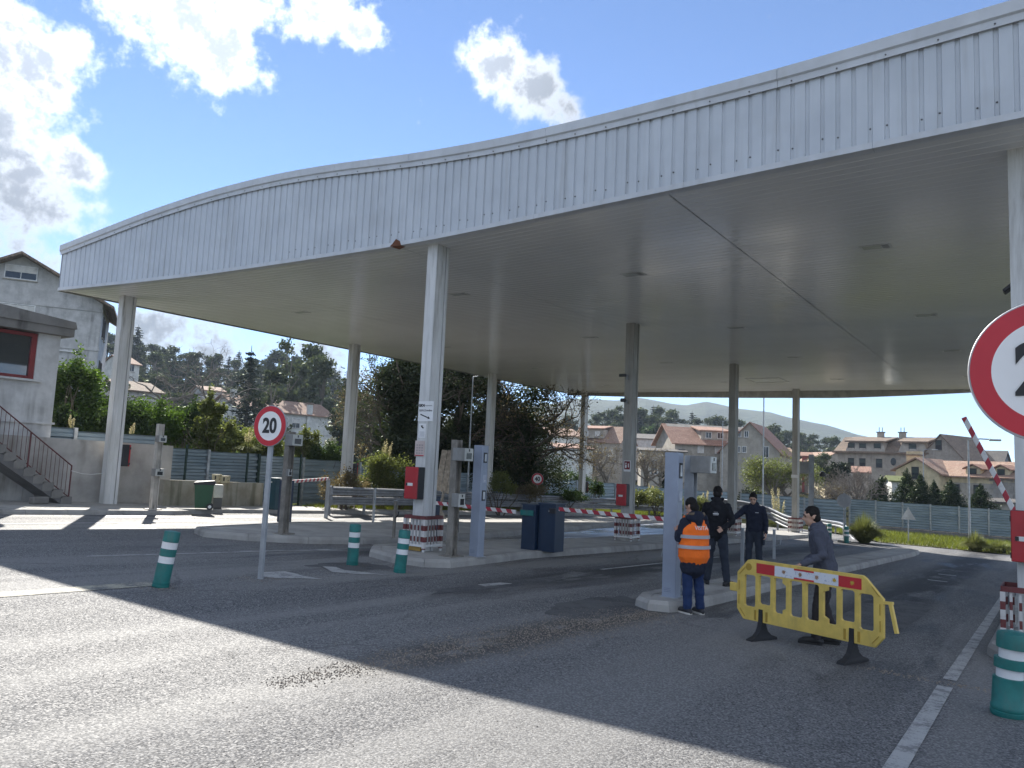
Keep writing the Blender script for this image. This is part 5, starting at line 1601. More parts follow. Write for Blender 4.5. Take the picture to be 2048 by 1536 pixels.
# wall facing the road, with the window opening: pieces around it
w_y0, w_y1, w_z0, w_z1 = -3.6, -.62, lz(3.68), lz(5.02)
zt_ = lz(5.05)
mb = MB()
mb.box((-4.0, -4.6, lz(3.68)/2-.2), (8.0, 9.2, lz(3.68)+.4))                 # below the sill
mb.build('lower_wall', PLASTER, bld)
MB().box((-4.0, -.31, (w_z0+zt_)/2), (8.0, .62, zt_-w_z0)).build('corner_wall', PLASTER, bld)
MB().box((-4.0, -6.4, (w_z0+zt_)/2), (8.0, 5.6, zt_-w_z0)).build('rear_wall', PLASTER, bld)
MB().box((-4.3, -2.1, (w_z0+zt_)/2), (7.4, 2.96, zt_-w_z0)).build('room', P('dark_room', (.05, .05, .05), .9), bld)
fr = MB(); x = -.10
fr.box((x, (w_y0+w_y1)/2, w_z0+.05), (.10, w_y1-w_y0, .10)); fr.box((x, (w_y0+w_y1)/2, w_z1-.05), (.10, w_y1-w_y0, .10)); fr.box((x, w_y1-.07, (w_z0+w_z1)/2), (.10, .14, w_z1-w_z0-.2)); fr.box((x, w_y0+.07, (w_z0+w_z1)/2), (.10, .14, w_z1-w_z0-.2))
win = fr.build('window_frame', P('red_frame', (.22, .03, .03), .5, dirt=.1), bld)
t = NT('window_glass'); t.set(Base_Color=(.03, .035, .04), Roughness=.03, Metallic=.0); t.b.inputs['Specular IOR Level'].default_value = 1.0; t.b.inputs['Coat Weight'].default_value = 1.0; t.b.inputs['Coat Roughness'].default_value = .02; GLASS = t.m
MB().box((-.13, (w_y0+w_y1)/2, (w_z0+w_z1)/2), (.02, w_y1-w_y0-.1, w_z1-w_z0-.1)).build('pane', GLASS, win)
MB().box((.05, (w_y0+w_y1)/2-.05, w_z0-.03), (.22, w_y1-w_y0+.4, .06)).build('sill', PLASTER, bld)
# roof slab: two stepped concrete bands
MB().box((-3.9, -4.5, lz(5.17)), (8.35, 9.5, .24)).build('roof_slab', CONC_D, bld)
MB().loft([[(-8.1, -9.3, lz(5.29)), (.32, -9.3, lz(5.29)), (.32, .30, lz(5.29)), (-8.1, .30, lz(5.29))], [(-8.1, -9.3, lz(6.3)), (.10, -9.3, lz(6.3)), (.28, .26, lz(5.50)), (-8.1, .26, lz(5.50))]]).build('parapet', CONC_D, bld)
MB().box((.03, -2.3, lz(2.45)), (.10, 4.7, .06)).build('ledge', PLASTER, bld); MB().box((.03, -2.3, lz(1.95)), (.06, 4.7, .05)).build('ledge', PLASTER, bld)

# outside stairs with a thin red railing
STX0, STX1 = -23.98, -22.92
st = thing('outside_stairs', 'concrete stairs with a thin dark red railing climbing to the left', 'stairs', ground_at(-23.4, 11.35, .12))
so_ = Vector(st.location)
NS, RISE, TREAD = 14, .198, .262
for k in range(NS):
    y1 = 11.30-k*TREAD; y0 = y1-TREAD-.04; z1 = (k+1)*RISE
    MB().box((0, (y0+y1)/2-so_.y, z1-RISE/2-.02), (STX1-STX0, y1-y0, RISE+.04)).build('step', CONC_D, st, loc=((STX0+STX1)/2-so_.x, 0, 0))
mb = MB()
ya, yb_ = 11.1-so_.y, 11.1-NS*TREAD-so_.y
xa, xb = STX0-so_.x+.02, STX1-so_.x-.02
mb.add([(xa, ya, -.06), (xb, ya, -.06), (xb, ya, .14), (xa, ya, .14), (xa, yb_, NS*RISE-.36), (xb, yb_, NS*RISE-.36), (xb, yb_, NS*RISE-.1), (xa, yb_, NS*RISE-.1)], [(0, 1, 2, 3), (7, 6, 5, 4), (0, 4, 5, 1), (1, 5, 6, 2), (2, 6, 7, 3), (3, 7, 4, 0)])
mb.build('stair_slab', concrete('stair_slab', (.15, .145, .14), .6), st)
RAIL = P('dark_red_rail', (.10, .02, .02), .5, dirt=.2)
sl = RISE/TREAD
xr = STX1-so_.x-.04
def ry(y): return (11.28-y)*sl
y_lo, y_hi = 11.22, 7.7
MB().tube([(xr, y_lo-so_.y, ry(y_lo)+1.02), (xr, y_hi-so_.y, ry(y_hi)+1.02)], .018, 6).build('handrail', RAIL, st)
MB().tube([(xr, y_lo-so_.y, ry(y_lo)+.14), (xr, y_hi-so_.y, ry(y_hi)+.14)], .014, 6).build('bottom_rail', RAIL, st)
MB().tube([(xr, y_lo-so_.y, 0), (xr, y_lo-so_.y, ry(y_lo)+1.03)], .02, 6).build('newel_post', RAIL, st)
MB().tube([(xr, 10.05-so_.y, ry(10.05)-.1), (xr, 10.05-so_.y, ry(10.05)+1.03)], .02, 6).build('newel_post', RAIL, st)
bal = MB().tube([(0, 0, .14), (0, 0, 1.02)], .0075, 5).mesh('baluster'); bal.materials.append(RAIL)
y = y_lo-.115
while y > y_hi:
    link('baluster', bal, st, (xr, y-so_.y, ry(y))); y -= .115
o = thing('stair_foot_block', 'loose concrete block lying under the stairs', 'block', ground_at(-22.75, 10.35, .12), R(8))
MB().box((0, 0, .09), (.22, .45, .2), bev=.03).build('block', CONC_D, o)
o = MB().tube([(-22.9, 11.2, 1.12), (-23.0, 11.55, 1.04), (-23.15, 11.9, 1.02), (-23.3, 12.35, 1.06)], .009, 5).build('chain', WHITE_P); tag(o, 'thin white chain slung between stair railing and leftmost column', 'chain')

# --- corrugated metal fences
t = NT('fence_sheet'); w = t.co('World')
c = t.mix(t.rng(t.noise(.8, 6, .6, t.co('World', (1, 1, 3))), .3, .7), (.20, .26, .30), (.30, .36, .40))
c = t.mix(t.rng(t.noise(2.5, 6, .65, w), .55, .75, 0, .5), c, (.30, .33, .34)); t.set(Base_Color=c, Roughness=.45, Metallic=.35); FENCEM = t.m
DGREEN = P('dark_green_post', (.012, .04, .03), .5)
def sheet_mesh(L, h, ribs):
    prof = []
    p = h/ribs
    for k in range(ribs):
        for u, d in ((0, 0), (.34, 0), (.50, .075), (.84, .075)): prof.append((k*p+u*p, d))
    prof.append((h, 0))
    rings = [[(x, d, z) for z, d in prof] for x in (0, L)]
    rings2 = [[(x, d+.003, z) for z, d in prof] for x in (0, L)]
    mb = MB(); mb.loft(rings, closed=False)
    me = mb.mesh('fence_panel'); me.materials.append(FENCEM)
    return me
_sm = {}
def fence(label, path, h=1.9, panel=2.5, ribs=8, post_h=2.02, post=GALV, base_wall=0.0, zoff=0.0, zfun=gz, alt=None, group=None):
    f = thing('metal_fence', label, 'fence', (path[0][0], path[0][1], zfun(*path[0])), group=group)
    fo = Vector(f.location)
    pts = []
    for (a, b) in zip(path[:-1], path[1:]):
        a = Vector(a); b = Vector(b); L = (b-a).length; n = max(1, round(L/panel))
        for k in range(n): pts.append((a.lerp(b, k/n), a.lerp(b, (k+1)/n)))
    for i, (a, b) in enumerate(pts):
        L = (b-a).length; ang = math.atan2(b.y-a.y, b.x-a.x)
        zz = (zfun(a.x, a.y)+zfun(b.x, b.y))/2+zoff
        key = (round(L, 2), h, ribs)
        if key not in _sm: _sm[key] = sheet_mesh(L-.02, h, ribs)
        link('fence_panel', _sm[key], f, (a.x-fo.x, a.y-fo.y, zz+base_wall+.05-fo.z), ang)
        if ('post', post_h) not in _sm:
            _sm[('post', post_h)] = MB().box((0, 0, post_h/2-.2), (.10, .10, post_h+.4)).mesh('post')
        me = _sm[('post', post_h)].copy(); me.materials.clear(); me.materials.append((alt if (alt and i % 2) else post))
        link('post', me, f, (a.x-fo.x, a.y-fo.y+.0, zz+base_wall-fo.z))
        if base_wall > 0:
            MB().box((L/2, .02, base_wall/2-.3), (L, .2, base_wall+.6)).build('footing', CONC_D, f, loc=(a.x-fo.x, a.y-fo.y, zz-fo.z), rz=ang)
    return f
fence('blue-grey ribbed fence strip showing above the tall concrete wall', [(-24.75, 9.2), (-24.55, 14.9)], h=2.15, post_h=2.3, zoff=.05)
fence('blue-grey ribbed metal fence behind the low wall and bin', [(-25.6, 15.1), (-26.0, 24.4)], h=1.9, post=DGREEN, alt=GALV)
fence('ribbed metal fence below the ivy trees, left of the slim lamp post', [(-26.05, 25.5), (-26.3, 33.0), (-26.6, 40.5)], h=1.85)
fence('ribbed metal fence behind the crash barrier under the distant houses', [(-26.7, 42.0), (-27.2, 49.5), (-25.0, 56.0), (-20.5, 60.0)], h=1.9)
fence('ribbed metal fence in shade behind the man in grey', [(-20.0, 60.2), (-15.5, 61.2), (-12.6, 61.5)], h=1.95)
fence('long pale ribbed metal fence on a low dark wall below the cypresses', [(-12.4, 61.6), (-2.0, 62.5), (8.0, 63.0)], h=1.75, panel=1.75, ribs=10, base_wall=.35, post_h=1.85)
# thin mesh fence posts
for k, y in enumerate((16.4, 19.0, 21.6)):
    o = MB().box((0, 0, 1.05), (.06, .06, 2.1)).build('fence_post', DGREEN, loc=ground_at(-25.5, y)); tag(o, 'dark green fence post by the low wall, %s from the left' % ('first', 'second', 'third')[k], 'post', 'dark green fence posts')

# grass verges
def verge(name, label, poly, dz, blades, hmin, hmax, col, seed):
    o = grid_sheet(name+'_soil', poly, P('verge_soil', (.10, .10, .035), .95, var=.3), dz); tag(o, kind='structure'); o.name = 'verge'
    rr = random.Random(seed)
    xs = [p[0] for p in poly]; ys = [p[1] for p in poly]
    def inside(x, y):
        c_ = False; j = len(poly)-1
        for i in range(len(poly)):
            xi, yi = poly[i]; xj, yj = poly[j]
            if (yi > y) != (yj > y) and x < (xj-xi)*(y-yi)/(yj-yi)+xi: c_ = not c_
            j = i
        return c_
    mb = MB(); n = 0
    while n < blades:
        x, y = rr.uniform(min(xs), max(xs)), rr.uniform(min(ys), max(ys))
        if not inside(x, y): continue
        n += 1
        h = rr.uniform(hmin, hmax); a = rr.uniform(0, 6.28); w_ = rr.uniform(.012, .03); lx, ly = rr.gauss(0, .3)*h, rr.gauss(0, .3)*h
        z = gz(x, y)+dz-.01; cx, sx = math.cos(a)*w_, math.sin(a)*w_
        mb.add([(x-cx, y-sx, z), (x+cx, y+sx, z), (x+lx, y+ly, z+h)], [(0, 1, 2)])
    o = mb.build('grass', col); tag(o, label, 'grass', kind='stuff')
GRASS = leafmat('grass_blade', (.10, .13, .02), (.22, .20, .05), .45)
verge('verge', 'sunlit grass under the crash barrier below the ivy trees', [(-22.9, 20.5), (-22.8, 46), (-22.0, 50), (-24, 55), (-27, 50), (-26.5, 40), (-25.9, 24.5), (-24.2, 20.8)], .02, 26000, .06, .28, GRASS, 3)
verge('verge', 'sunlit grass verge along the far fence on the right', [(-8.6, 46.5), (-7.2, 42.6), (-4.2, 43.3), (-1.4, 43.3), (8, 43.8), (8, 62.5), (-2, 62.0), (-12, 61), (-12, 51.8)], .02, 26000, .06, .30, GRASS, 4)

# ------------------------------------------------------------------ houses around the plaza
ROOFT = {}
def rooftile(name, a, b):
    if name in ROOFT: return ROOFT[name]
    t = NT(name); w = t.co('Object')
    c = t.mix(t.rng(t.noise(.9, 6, .65, w), .35, .65), a, b); c = t.mix(t.rng(t.noise(6, 4, .7, w), .4, .65), c, tuple(x*.65 for x in a))
    t.set(Base_Color=c, Roughness=.9)
    wv = t.n.new('ShaderNodeTexWave'); wv.inputs['Scale'].default_value = 1.6; wv.bands_direction = 'X'; t.l.new(w, wv.inputs[0])
    t.bump(wv.outputs['Fac'], .5, .06)
    ROOFT[name] = t.m; return t.m
T_RED = rooftile('red_roof_tile', (.33, .18, .125), (.43, .26, .19)); T_BROWN = rooftile('brown_roof_tile', (.20, .15, .11), (.30, .22, .16)); T_DARK = rooftile('dark_roof_tile', (.10, .095, .09), (.16, .14, .12))
T_MIX = rooftile('weathered_roof_tile', (.33, .20, .14), (.42, .30, .22))
STONE = concrete('granite_blocks', (.38, .345, .29), .35); CREAMW = concrete('cream_render', (.62, .52, .33), .25); WHITEW = concrete('white_render', (.62, .62, .58), .35); GREYW_ = concrete('grey_render', (.50, .49, .475), .55); REDW = concrete('red_render', (.34, .09, .07), .3)
WGLASS = P('house_window_glass', (.02, .025, .032), .08, var=.2); SHUT = P('shutter_pale', (.60, .58, .54), .6); SHUTD = P('shutter_dark', (.06, .05, .045), .6); WFR = P('window_frame_white', (.7, .7, .68), .5); GREENSH = P('shutter_green', (.02, .035, .03), .5)
def window(parent, M, x, z, w, h, style='glass'):
    """window on a wall whose local frame M has +X along the wall, -Y outwards"""
    f = MB(); t_ = .07
    for cx, cz, sx, sz in ((0, h/2-t_/2, w, t_), (0, -h/2+t_/2, w, t_), (-w/2+t_/2, 0, t_, h-2*t_), (w/2-t_/2, 0, t_, h-2*t_)):
        f.box((x+cx, -.03, z+cz), (sx, .08, sz), M=M)
    if style != 'dark': f.box((x, -.02, z), (.05, .06, h-2*t_), M=M)
    o = f.build('window', SHUTD if style == 'dark' else WFR, parent)
    MB().box((x, -.006, z), (w-.02, .02, h-.02), M=M).build('pane', WGLASS, o)
    if style == 'shut': MB().box((x, -.04, z), (w-.16, .04, h-.16), M=M).build('shutter', SHUT, o)
    if style == 'half': MB().box((x, -.03, z+h*.22), (w-.16, .05, h*.42), M=M).build('shutter', SHUT, o)
    if style == 'dark': MB().box((x, -.02, z+h*.2), (w-.16, .03, h*.4), M=M).build('shutter', GREENSH, o)
    MB().box((x, -.05, z-h/2-.05), (w+.14, .14, .08), M=M).build('sill', STONE, o)
    return o
def gable_roof(parent, x0, x1, y0, y1, ze, zr, mat, over=.4, ridge='x', th=.16, hip=0.0, name='roof'):
    mb = MB()
    if ridge == 'x':
        ym = (y0+y1)/2; k = (zr-ze)/((y1-y0)/2)
        a0, a1 = x0-over, x1+over
        lo = ze-over*k
        def sec(x, r=0):
            return [(x, y0-over, lo), (x, ym, zr), (x, y1+over, lo), (x, y1+over, lo+th), (x, ym, zr+th), (x, y0-over, lo+th)]
        mb.loft([sec(a0), sec(a1)])
    else:
        xm = (x0+x1)/2; k = (zr-ze)/((x1-x0)/2)
        lo = ze-over*k
        def sec(y): return [(x0-over, y, lo), (xm, y, zr), (x1+over, y, lo), (x1+over, y, lo+th), (xm, y, zr+th), (x0-over, y, lo+th)]
        mb.loft([sec(y0-over), sec(y1+over)])
    return mb.build(name, mat, parent, fix=True)
def gable_wall(parent, x0, x1, y0, y1, zb, ze, zr, mat, ridge='x', name='wall'):
    mb = MB()
    if ridge == 'x':
        ym = (y0+y1)/2
        mb.loft([[(x, y0, zb), (x, y1, zb), (x, y1, ze), (x, ym, zr), (x, y0, ze)] for x in (x0, x1)])
    else:
        xm = (x0+x1)/2
        mb.loft([[(x0, y, zb), (x1, y, zb), (x1, y, ze), (xm, y, zr), (x0, y, ze)] for y in (y0, y1)])
    return mb.build(name, mat, parent, fix=True)
I4 = Matrix.Identity(4)
def face_left(x):  return Matrix.Translation((x, 0, 0)) @ Matrix.Rotation(R(-90), 4, 'Z')    # wall facing -X
def face_right(x): return Matrix.Translation((x, 0, 0)) @ Matrix.Rotation(R(90), 4, 'Z')     # wall facing +X
def place(px, py, d, rot_deg):
    """house frame: local -Y faces the viewer, turned by rot_deg"""
    p = AT(px, py, d); vd = Vector((p[0], p[1], 0)).normalized()
    return p, math.atan2(-vd.x, vd.y)+R(rot_deg)
def hz(px, py, d): return AT(px, py, d)[2]

# grey gabled house high on the left bank
d = 70.0
p, rz = place(38, 735, d, 0)
gdir = Vector((.515, .857, 0))                     # along the gable wall, to the right and away
rz = math.atan2(gdir.y, gdir.x)
pc = AT(193, 735, d)                               # right front corner of the gable wall
h = thing('grey_house', 'big grey gabled house on the bank at the left picture edge', 'house', (pc[0], pc[1], pc[2]), rz)
v38 = ray(38, 600)
_s = (v38[0]*pc[1]-v38[1]*pc[0])/(v38[1]*gdir.x-v38[0]*gdir.y)      # gable middle seen under the roof peak
Wg = 2*abs(_s); zb = -12.0
z_e = AT(193, 607, d)[2]-pc[2]
z_r = AT(38, 512, math.hypot(pc[0]+gdir.x*_s, pc[1]+gdir.y*_s))[2]-pc[2]
gable_wall(h, -Wg, 0, 0, 9.0, zb, z_e, z_r, GREYW_, ridge='y')
gable_roof(h, -Wg, 0, -.2, 9.2, z_e, z_r, T_BROWN, over=.9, ridge='y', th=.2)
MB().box((-Wg/2, -.02, z_e-.55), (Wg+.1, .1, .25)).build('string_course', GREYW_, h); MB().box((-Wg/2, -.02, -.1+.3*z_e), (Wg+.1, .12, .25)).build('string_course', GREYW_, h)
for (cx, cz, ww, hh, stl) in ((-Wg/2-.05, z_e+1.75, 2.2, 1.1, 'half'), (-Wg/2-.05, z_e-1.4, 2.4, 1.4, 'half')):
    window(h, I4, cx, cz, ww, hh, stl)
for yy in (2.2, 4.2):
    for zz in (z_e-1.6, z_e-5.2): window(h, face_right(0), yy, zz, .9, 1.7, 'dark')
MB().tube([(-9, -.12, z_e-4.05), (-1.2, -.12, z_e-4.05)], .06, 6).build('gutter', WFR, h)

# long white house below the hill
d = 118.0
pc = AT(566, 886, d); p0 = AT(472, 882, d-1); p1 = AT(662, 900, d+9)
dirw = Vector((p1[0]-p0[0], p1[1]-p0[1], 0)); Lw = dirw.length
h = thing('white_house', 'long low white house with weathered tiled roof behind the hedge', 'house', (p0[0], p0[1], p0[2]), math.atan2(dirw.y, dirw.x))
ze = AT(472, 815, d-1)[2]-p0[2]
gable_wall(h, 0, Lw, 0, 8.0, -4, ze, ze+1.9, WHITEW); gable_roof(h, 0, Lw, 0, 8.0, ze, ze+1.9, T_MIX, .5)
for cx, stl in ((1.4, 'half'), (3.2, 'half'), (7.4, 'half'), (9.6, 'half')): window(h, I4, cx+.3, ze-1.5, 1.5, 1.5, stl)
MB().box((Lw*.72, -.1, ze*.5), (.9, .35, ze+3)).build('chimney_stack', WHITEW, h); MB().box((Lw*.72, -.1, ze+1.7), (1.1, .5, .3)).build('chimney_cap', T_BROWN, h)
MB().box((Lw/2, -.05, ze-3.0), (Lw, .12, .12)).build('ledge', GREYW_, h)
MB().box((.3, 2, ze+2.1), (.7, .7, 1.2)).build('chimney', WHITEW, h)

# small roofs on the hillside at left
def simple_house(label, px, py_base, d, wpx, py_eave, py_ridge, rot, wallm, roofm, depth=8, wins=(), name='village_house', ridge='x', below=6, over=.35):
    p, rz = place(px, py_base, d, rot)
    w = wpx*d/F_PX
    h = thing(name, label, 'house', tuple(p), rz)
    ze, zr = hz(px, py_eave, d)-p[2], hz(px, py_ridge, d)-p[2]
    gable_wall(h, -w/2, w/2, 0, depth, -below, ze, zr, wallm, ridge=ridge); gable_roof(h, -w/2, w/2, 0, depth, ze, zr, roofm, over, ridge=ridge)
    for (fx, pyw, ww, hh, stl) in wins: window(h, I4, fx*w, hz(px, pyw, d)-p[2], ww, hh, stl)
    return h
simple_house('low shed with pale ribbed roof behind the bare tree at left', 283, 800, 95, 70, 783, 762, 25, GREYW_, T_BROWN, 7)
simple_house('small white house high on the wooded hillside at left', 262, 745, 150, 30, 728, 712, 30, WHITEW, T_MIX, 7, ((0, 735, 1.1, 1.4, 'glass'),))
simple_house('small house with a pale roof edge among hillside trees', 425, 800, 140, 40, 782, 772, 15, GREYW_, T_MIX, 7)
simple_house('tiny ochre house in the trees above the long white house', 572, 815, 170, 18, 795, 785, 0, CREAMW, T_RED, 6)
# houses in the middle distance behind the ivy tree
h = simple_house('stone house with wide dormer seen between the second and thin far column', 1190, 935, 150, 100, 884, 851, -20, STONE, T_MIX, 10, ((-.15, 905, 1.3, 1.3, 'shut'), (.1, 905, 1.3, 1.3, 'shut'), (.3, 905, 1.3, 1.3, 'shut')))
MB().box((-1.0, 1.6, hz(1190, 867, 150)-h.location.z), (4.6, 2.6, 1.7)).build('dormer', STONE, h)
MB().loft([[(-3.6, -.2, hz(1190, 858, 150)-h.location.z), (1.6, -.2, hz(1190, 858, 150)-h.location.z), (1.6, 5, hz(1190, 850, 150)-h.location.z), (-3.6, 5, hz(1190, 850, 150)-h.location.z)], [(-3.6, -.2, hz(1190, 858, 150)-h.location.z+.18), (1.6, -.2, hz(1190, 858, 150)-h.location.z+.18), (1.6, 5, hz(1190, 850, 150)-h.location.z+.18), (-3.6, 5, hz(1190, 850, 150)-h.location.z+.18)]]).build('dormer_roof', T_RED, h)
for q in (-2.2, .2): window(h, Matrix.Translation((0, .3, 0)), q, hz(1190, 867, 150)-h.location.z, 1.0, .9, 'shut')
simple_house('pale house with reddish roof half hidden by bare branches', 1128, 930, 140, 62, 872, 856, 20, WHITEW, T_MIX, 9, ((0, 893, 1.2, 1.2, 'glass'),))
h = simple_house('white-walled shed with a sloping red roof edge', 1150, 925, 118, 78, 897, 888, 25, WHITEW, T_RED, 8)
simple_house('tiny white chapel-like house beside the second middle column', 1287, 890, 210, 18, 882, 873, 0, WHITEW, T_DARK, 6)
simple_house('low dark-roofed building behind the second middle column', 1338, 905, 165, 130, 880, 868, 10, GREYW_, T_DARK, 14)
h = simple_house('flat grey annexe with two tall pale windows', 1325, 975, 122, 85, 903, 897, 5, STONE, T_DARK, 8, ((-.2, 935, 1.0, 2.2, 'glass'), (.15, 932, 1.0, 1.8, 'glass')))

# big stone house with red hipped roof
d = 128.0
p, rz = place(1440, 985, d, 20)
h = thing('stone_house', 'large stone house with orange tiled roof and dormer behind the third middle column', 'house', tuple(p), rz)
sc = d/F_PX
w = 180*sc; ze = hz(1440, 888, d)-p[2]; zr = hz(1440, 850, d)-p[2]
gable_wall(h, -w/2, w/2, 0, 11, -8, ze, ze+3.2, STONE)
gable_roof(h, -w/2, w/2, 0, 11, ze, zr, T_RED, .7)
MB().box((-w*.05, 2.2, ze+1.35), (w*.30, 2.8, 1.7)).build('dormer', STONE, h)
a_ = -w*.05
MB().loft([[(a_-w*.18, .5, ze+1.95), (a_+w*.18, .5, ze+1.95), (a_+w*.18, 6, ze+2.95), (a_-w*.18, 6, ze+2.95)], [(a_-w*.18, .5, ze+2.12), (a_+w*.18, .5, ze+2.12), (a_+w*.18, 6, ze+3.12), (a_-w*.18, 6, ze+3.12)]]).build('dormer_roof', T_RED, h)
for q in (-1.0, .9): window(h, Matrix.Translation((0, .8, 0)), a_+q, ze+1.35, 1.0, 1.0, 'glass')
for fx, py, ww, hh, stl in ((-.22, 899, 1.0, 1.4, 'shut'), (-.03, 899, 1.0, 1.4, 'shut'), (-.3, 933, 1.0, 1.5, 'shut'), (-.12, 933, 1.0, 1.5, 'shut'), (.02, 934, .9, 1.5, 'shut'), (.36, 905, .9, 1.3, 'glass')):
    window(h, I4, fx*w, hz(1440, py, d)-p[2], ww, hh, stl)
bw = MB(); bw.box((w*.17, -.35, hz(1440, 897, d)-p[2]), (3.0, .9, 2.4)); o = bw.build('bay_window', WFR, h)
for q in (-1.0, -.33, .33, 1.0): MB().box((w*.17+q, -.82, hz(1440, 897, d)-p[2]), (.55, .04, 1.9)).build('pane', WGLASS, o)
MB().box((0, -.25, hz(1440, 920, d)-p[2]), (w*1.02, .5, .25)).build('balcony_slab', STONE, h)
# its gable wing to the right
p2, rz2_ = place(1498, 990, d-4, -12)
h = thing('gable_wing_house', 'tall stone gable end with small windows right of the third middle column', 'house', tuple(p2), rz2_)
w = 98*sc; ze = hz(1498, 905, d)-p2[2]; zr = hz(1498, 849, d)-p2[2]
gable_wall(h, -w*.55, w*.55, 0, 12, -8, ze, zr, STONE, ridge='y'); gable_roof(h, -w*.55, w*.55, .1, 12, ze, zr, T_RED, .45, ridge='y')
for qx, py in ((-1.6, 871), (-.5, 871), (-1.7, 901), (-.8, 901)): window(h, I4, qx, hz(1498, py, d)-p2[2], .65, 1.0, 'glass')
window(h, I4, 2.4, hz(1498, 905, d)-p2[2], .9, 1.7, 'glass')
simple_house('small dark red brick house between the gable end and far trees', 1562, 925, 150, 40, 905, 895, 10, REDW, T_MIX, 8, ((.2, 910, .9, 1.2, 'shut'),))
simple_house('stone house with light tiled gable left of the mansard house', 1672, 940, 165, 50, 922, 905, 30, STONE, T_MIX, 9, ridge='y')
simple_house('small orange roofed hut below the mansard house', 1722, 965, 125, 26, 945, 934, 0, STONE, T_RED, 5)
simple_house('pinkish sliver of house beside the farthest middle column', 1612, 925, 170, 14, 912, 905, 0, REDW, T_RED, 5)

# mansard stone house
d = 142.0
p, rz = place(1775, 1000, d, -14)
h = thing('mansard_house', 'big stone house with two mansard dormers and dark windows', 'house', tuple(p), rz)
sc = d/F_PX
w = 172*sc; z0 = p[2]
Z = lambda py: hz(1775, py, d)-z0
ze, zr = Z(905), Z(873)
gable_wall(h, -w/2, w/2, 0, 12.0, -8, ze, zr-.3, STONE); gable_roof(h, -w/2, w/2, 0, 12.0, ze, zr, T_BROWN, .6)
MB().box((0, -.25, ze-.05), (w+1.4, .9, .28)).build('eave', T_BROWN, h)
for cx, wd, wins in ((-w*.22, w*.40, (-2.2, -.4, 1.9)), (w*.24, w*.27, (0,))):
    mb = MB()
    mb.loft([[(cx-wd/2, -.1, ze), (cx+wd/2, -.1, ze), (cx+wd/2, 4.5, ze), (cx-wd/2, 4.5, ze)], [(cx-wd/2+.5, .5, Z(884)), (cx+wd/2-.5, .5, Z(884)), (cx+wd/2-.5, 5, Z(884)), (cx-wd/2+.5, 5, Z(884))]])
    mb.build('dormer', STONE, h)
    mb = MB(); mb.loft([[(cx-wd/2-.1, -.1, Z(885)), (cx+wd/2+.1, -.1, Z(885)), (cx+wd/2+.6, 6, zr+.05), (cx-wd/2-.3, 6, zr+.05)], [(cx-wd/2-.1, -.1, Z(885)+.25), (cx+wd/2+.1, -.1, Z(885)+.25), (cx+wd/2+.6, 6, zr+.25), (cx-wd/2-.3, 6, zr+.25)]]); mb.build('dormer_roof', T_BROWN, h)
    for q in wins: window(h, Matrix.Translation((0, .15, 0)), cx+q, Z(895), 1.1, 1.35, 'dark')
for q in (-w*.22-2.2, -w*.22-.4, -w*.22+2.2, w*.24): window(h, I4, q, Z(927), 1.0, 1.5, 'dark')
mb = MB(); mb.lathe([(.30, 0), (.42, .03), (.42, .08)], n=16, M=Matrix.Translation((w*.06, -.02, Z(923))) @ Matrix.Rotation(R(90), 4, 'X') @ Matrix.Diagonal((1, 1.5, 1, 1))); mb.build('oval_window', WGLASS, h)
for cx in (-w*.16, w*.06):
    MB().box((cx, 6, zr+.5), (1.0, .8, 1.0)).build('chimney', STONE, h); MB().box((cx, 6, zr+1.05), (1.3, 1.0, .14)).build('chimney_cap', T_DARK, h)
    for q in (-.25, .25): MB().tube([(cx+q, 6, zr+1.0), (cx+q, 6, zr+1.9)], .06, 5).build('flue', BLACK, h)
# its right gable
p3, rz3_ = place(1884, 1000, d-3, -28)
h = thing('mansard_gable', 'stone gable end with one dark window right of the mansard dormers', 'house', tuple(p3), rz3_)
w = 62*sc; ze = hz(1884, 918, d)-p3[2]; zr = hz(1876, 872, d)-p3[2]
gable_wall(h, -w*.6, w*.6, 0, 9, -8, ze, zr, STONE, ridge='y'); gable_roof(h, -w*.6, w*.6, .1, 9, ze, zr, T_BROWN, .5, ridge='y')
window(h, I4, -.4, hz(1884, 892, d)-p3[2], 1.0, 1.6, 'dark')
simple_house('dark roofed house behind the mansard gable', 1940, 960, 165, 95, 925, 900, -10, P('dark_render', (.14, .14, .15), .8), T_DARK, 9, ((-.2, 918, 1.0, 1.2, 'shut'), (.22, 918, 1.0, 1.2, 'shut')))

# yellow house with stone ground floor
d = 108.0
p, rz = place(1915, 1010, d, -24)
h = thing('yellow_house', 'cream yellow house with two small dormers and stone block ground floor', 'house', tuple(p), rz)
sc = d/F_PX; z0 = p[2]
Z = lambda py: hz(1915, py, d)-z0
w = 170*sc*1.12; ze, zr = Z(951), Z(922)
MB().box((0, 4.5, Z(965)/2-3+.0), (w, 9, Z(965)+6)).build('ground_floor', STONE, h)
gable_wall(h, -w/2-.05, w/2+.05, -.05, 9.05, Z(965), ze, zr, CREAMW); gable_roof(h, -w/2, w/2, 0, 9, ze, zr, T_MIX, .6)
mb = MB(); g0, g1 = -w*.50, -w*.10
mb.loft([[(x, y, z) for x, z in ((g0, Z(1000)), (g1, Z(1000)), (g1, Z(950)), ((g0+g1)/2, Z(921)), (g0, Z(944)))] for y in (-1.6, 5)]); mb.build('gable_wing', CREAMW, h, fix=True)
mb = MB(); gm = (g0+g1)/2
mb.loft([[(x, y, z) for x, z in ((g0-.5, Z(947)), (gm, Z(920)), (g1+.5, Z(953)), (g1+.5, Z(950)), (gm, Z(917)), (g0-.5, Z(944)))] for y in (-2.0, 5)]); mb.build('gable_roof', T_MIX, h, fix=True)
window(h, Matrix.Translation((0, -1.6, 0)), gm-.2, Z(949), .9, 1.5, 'dark')
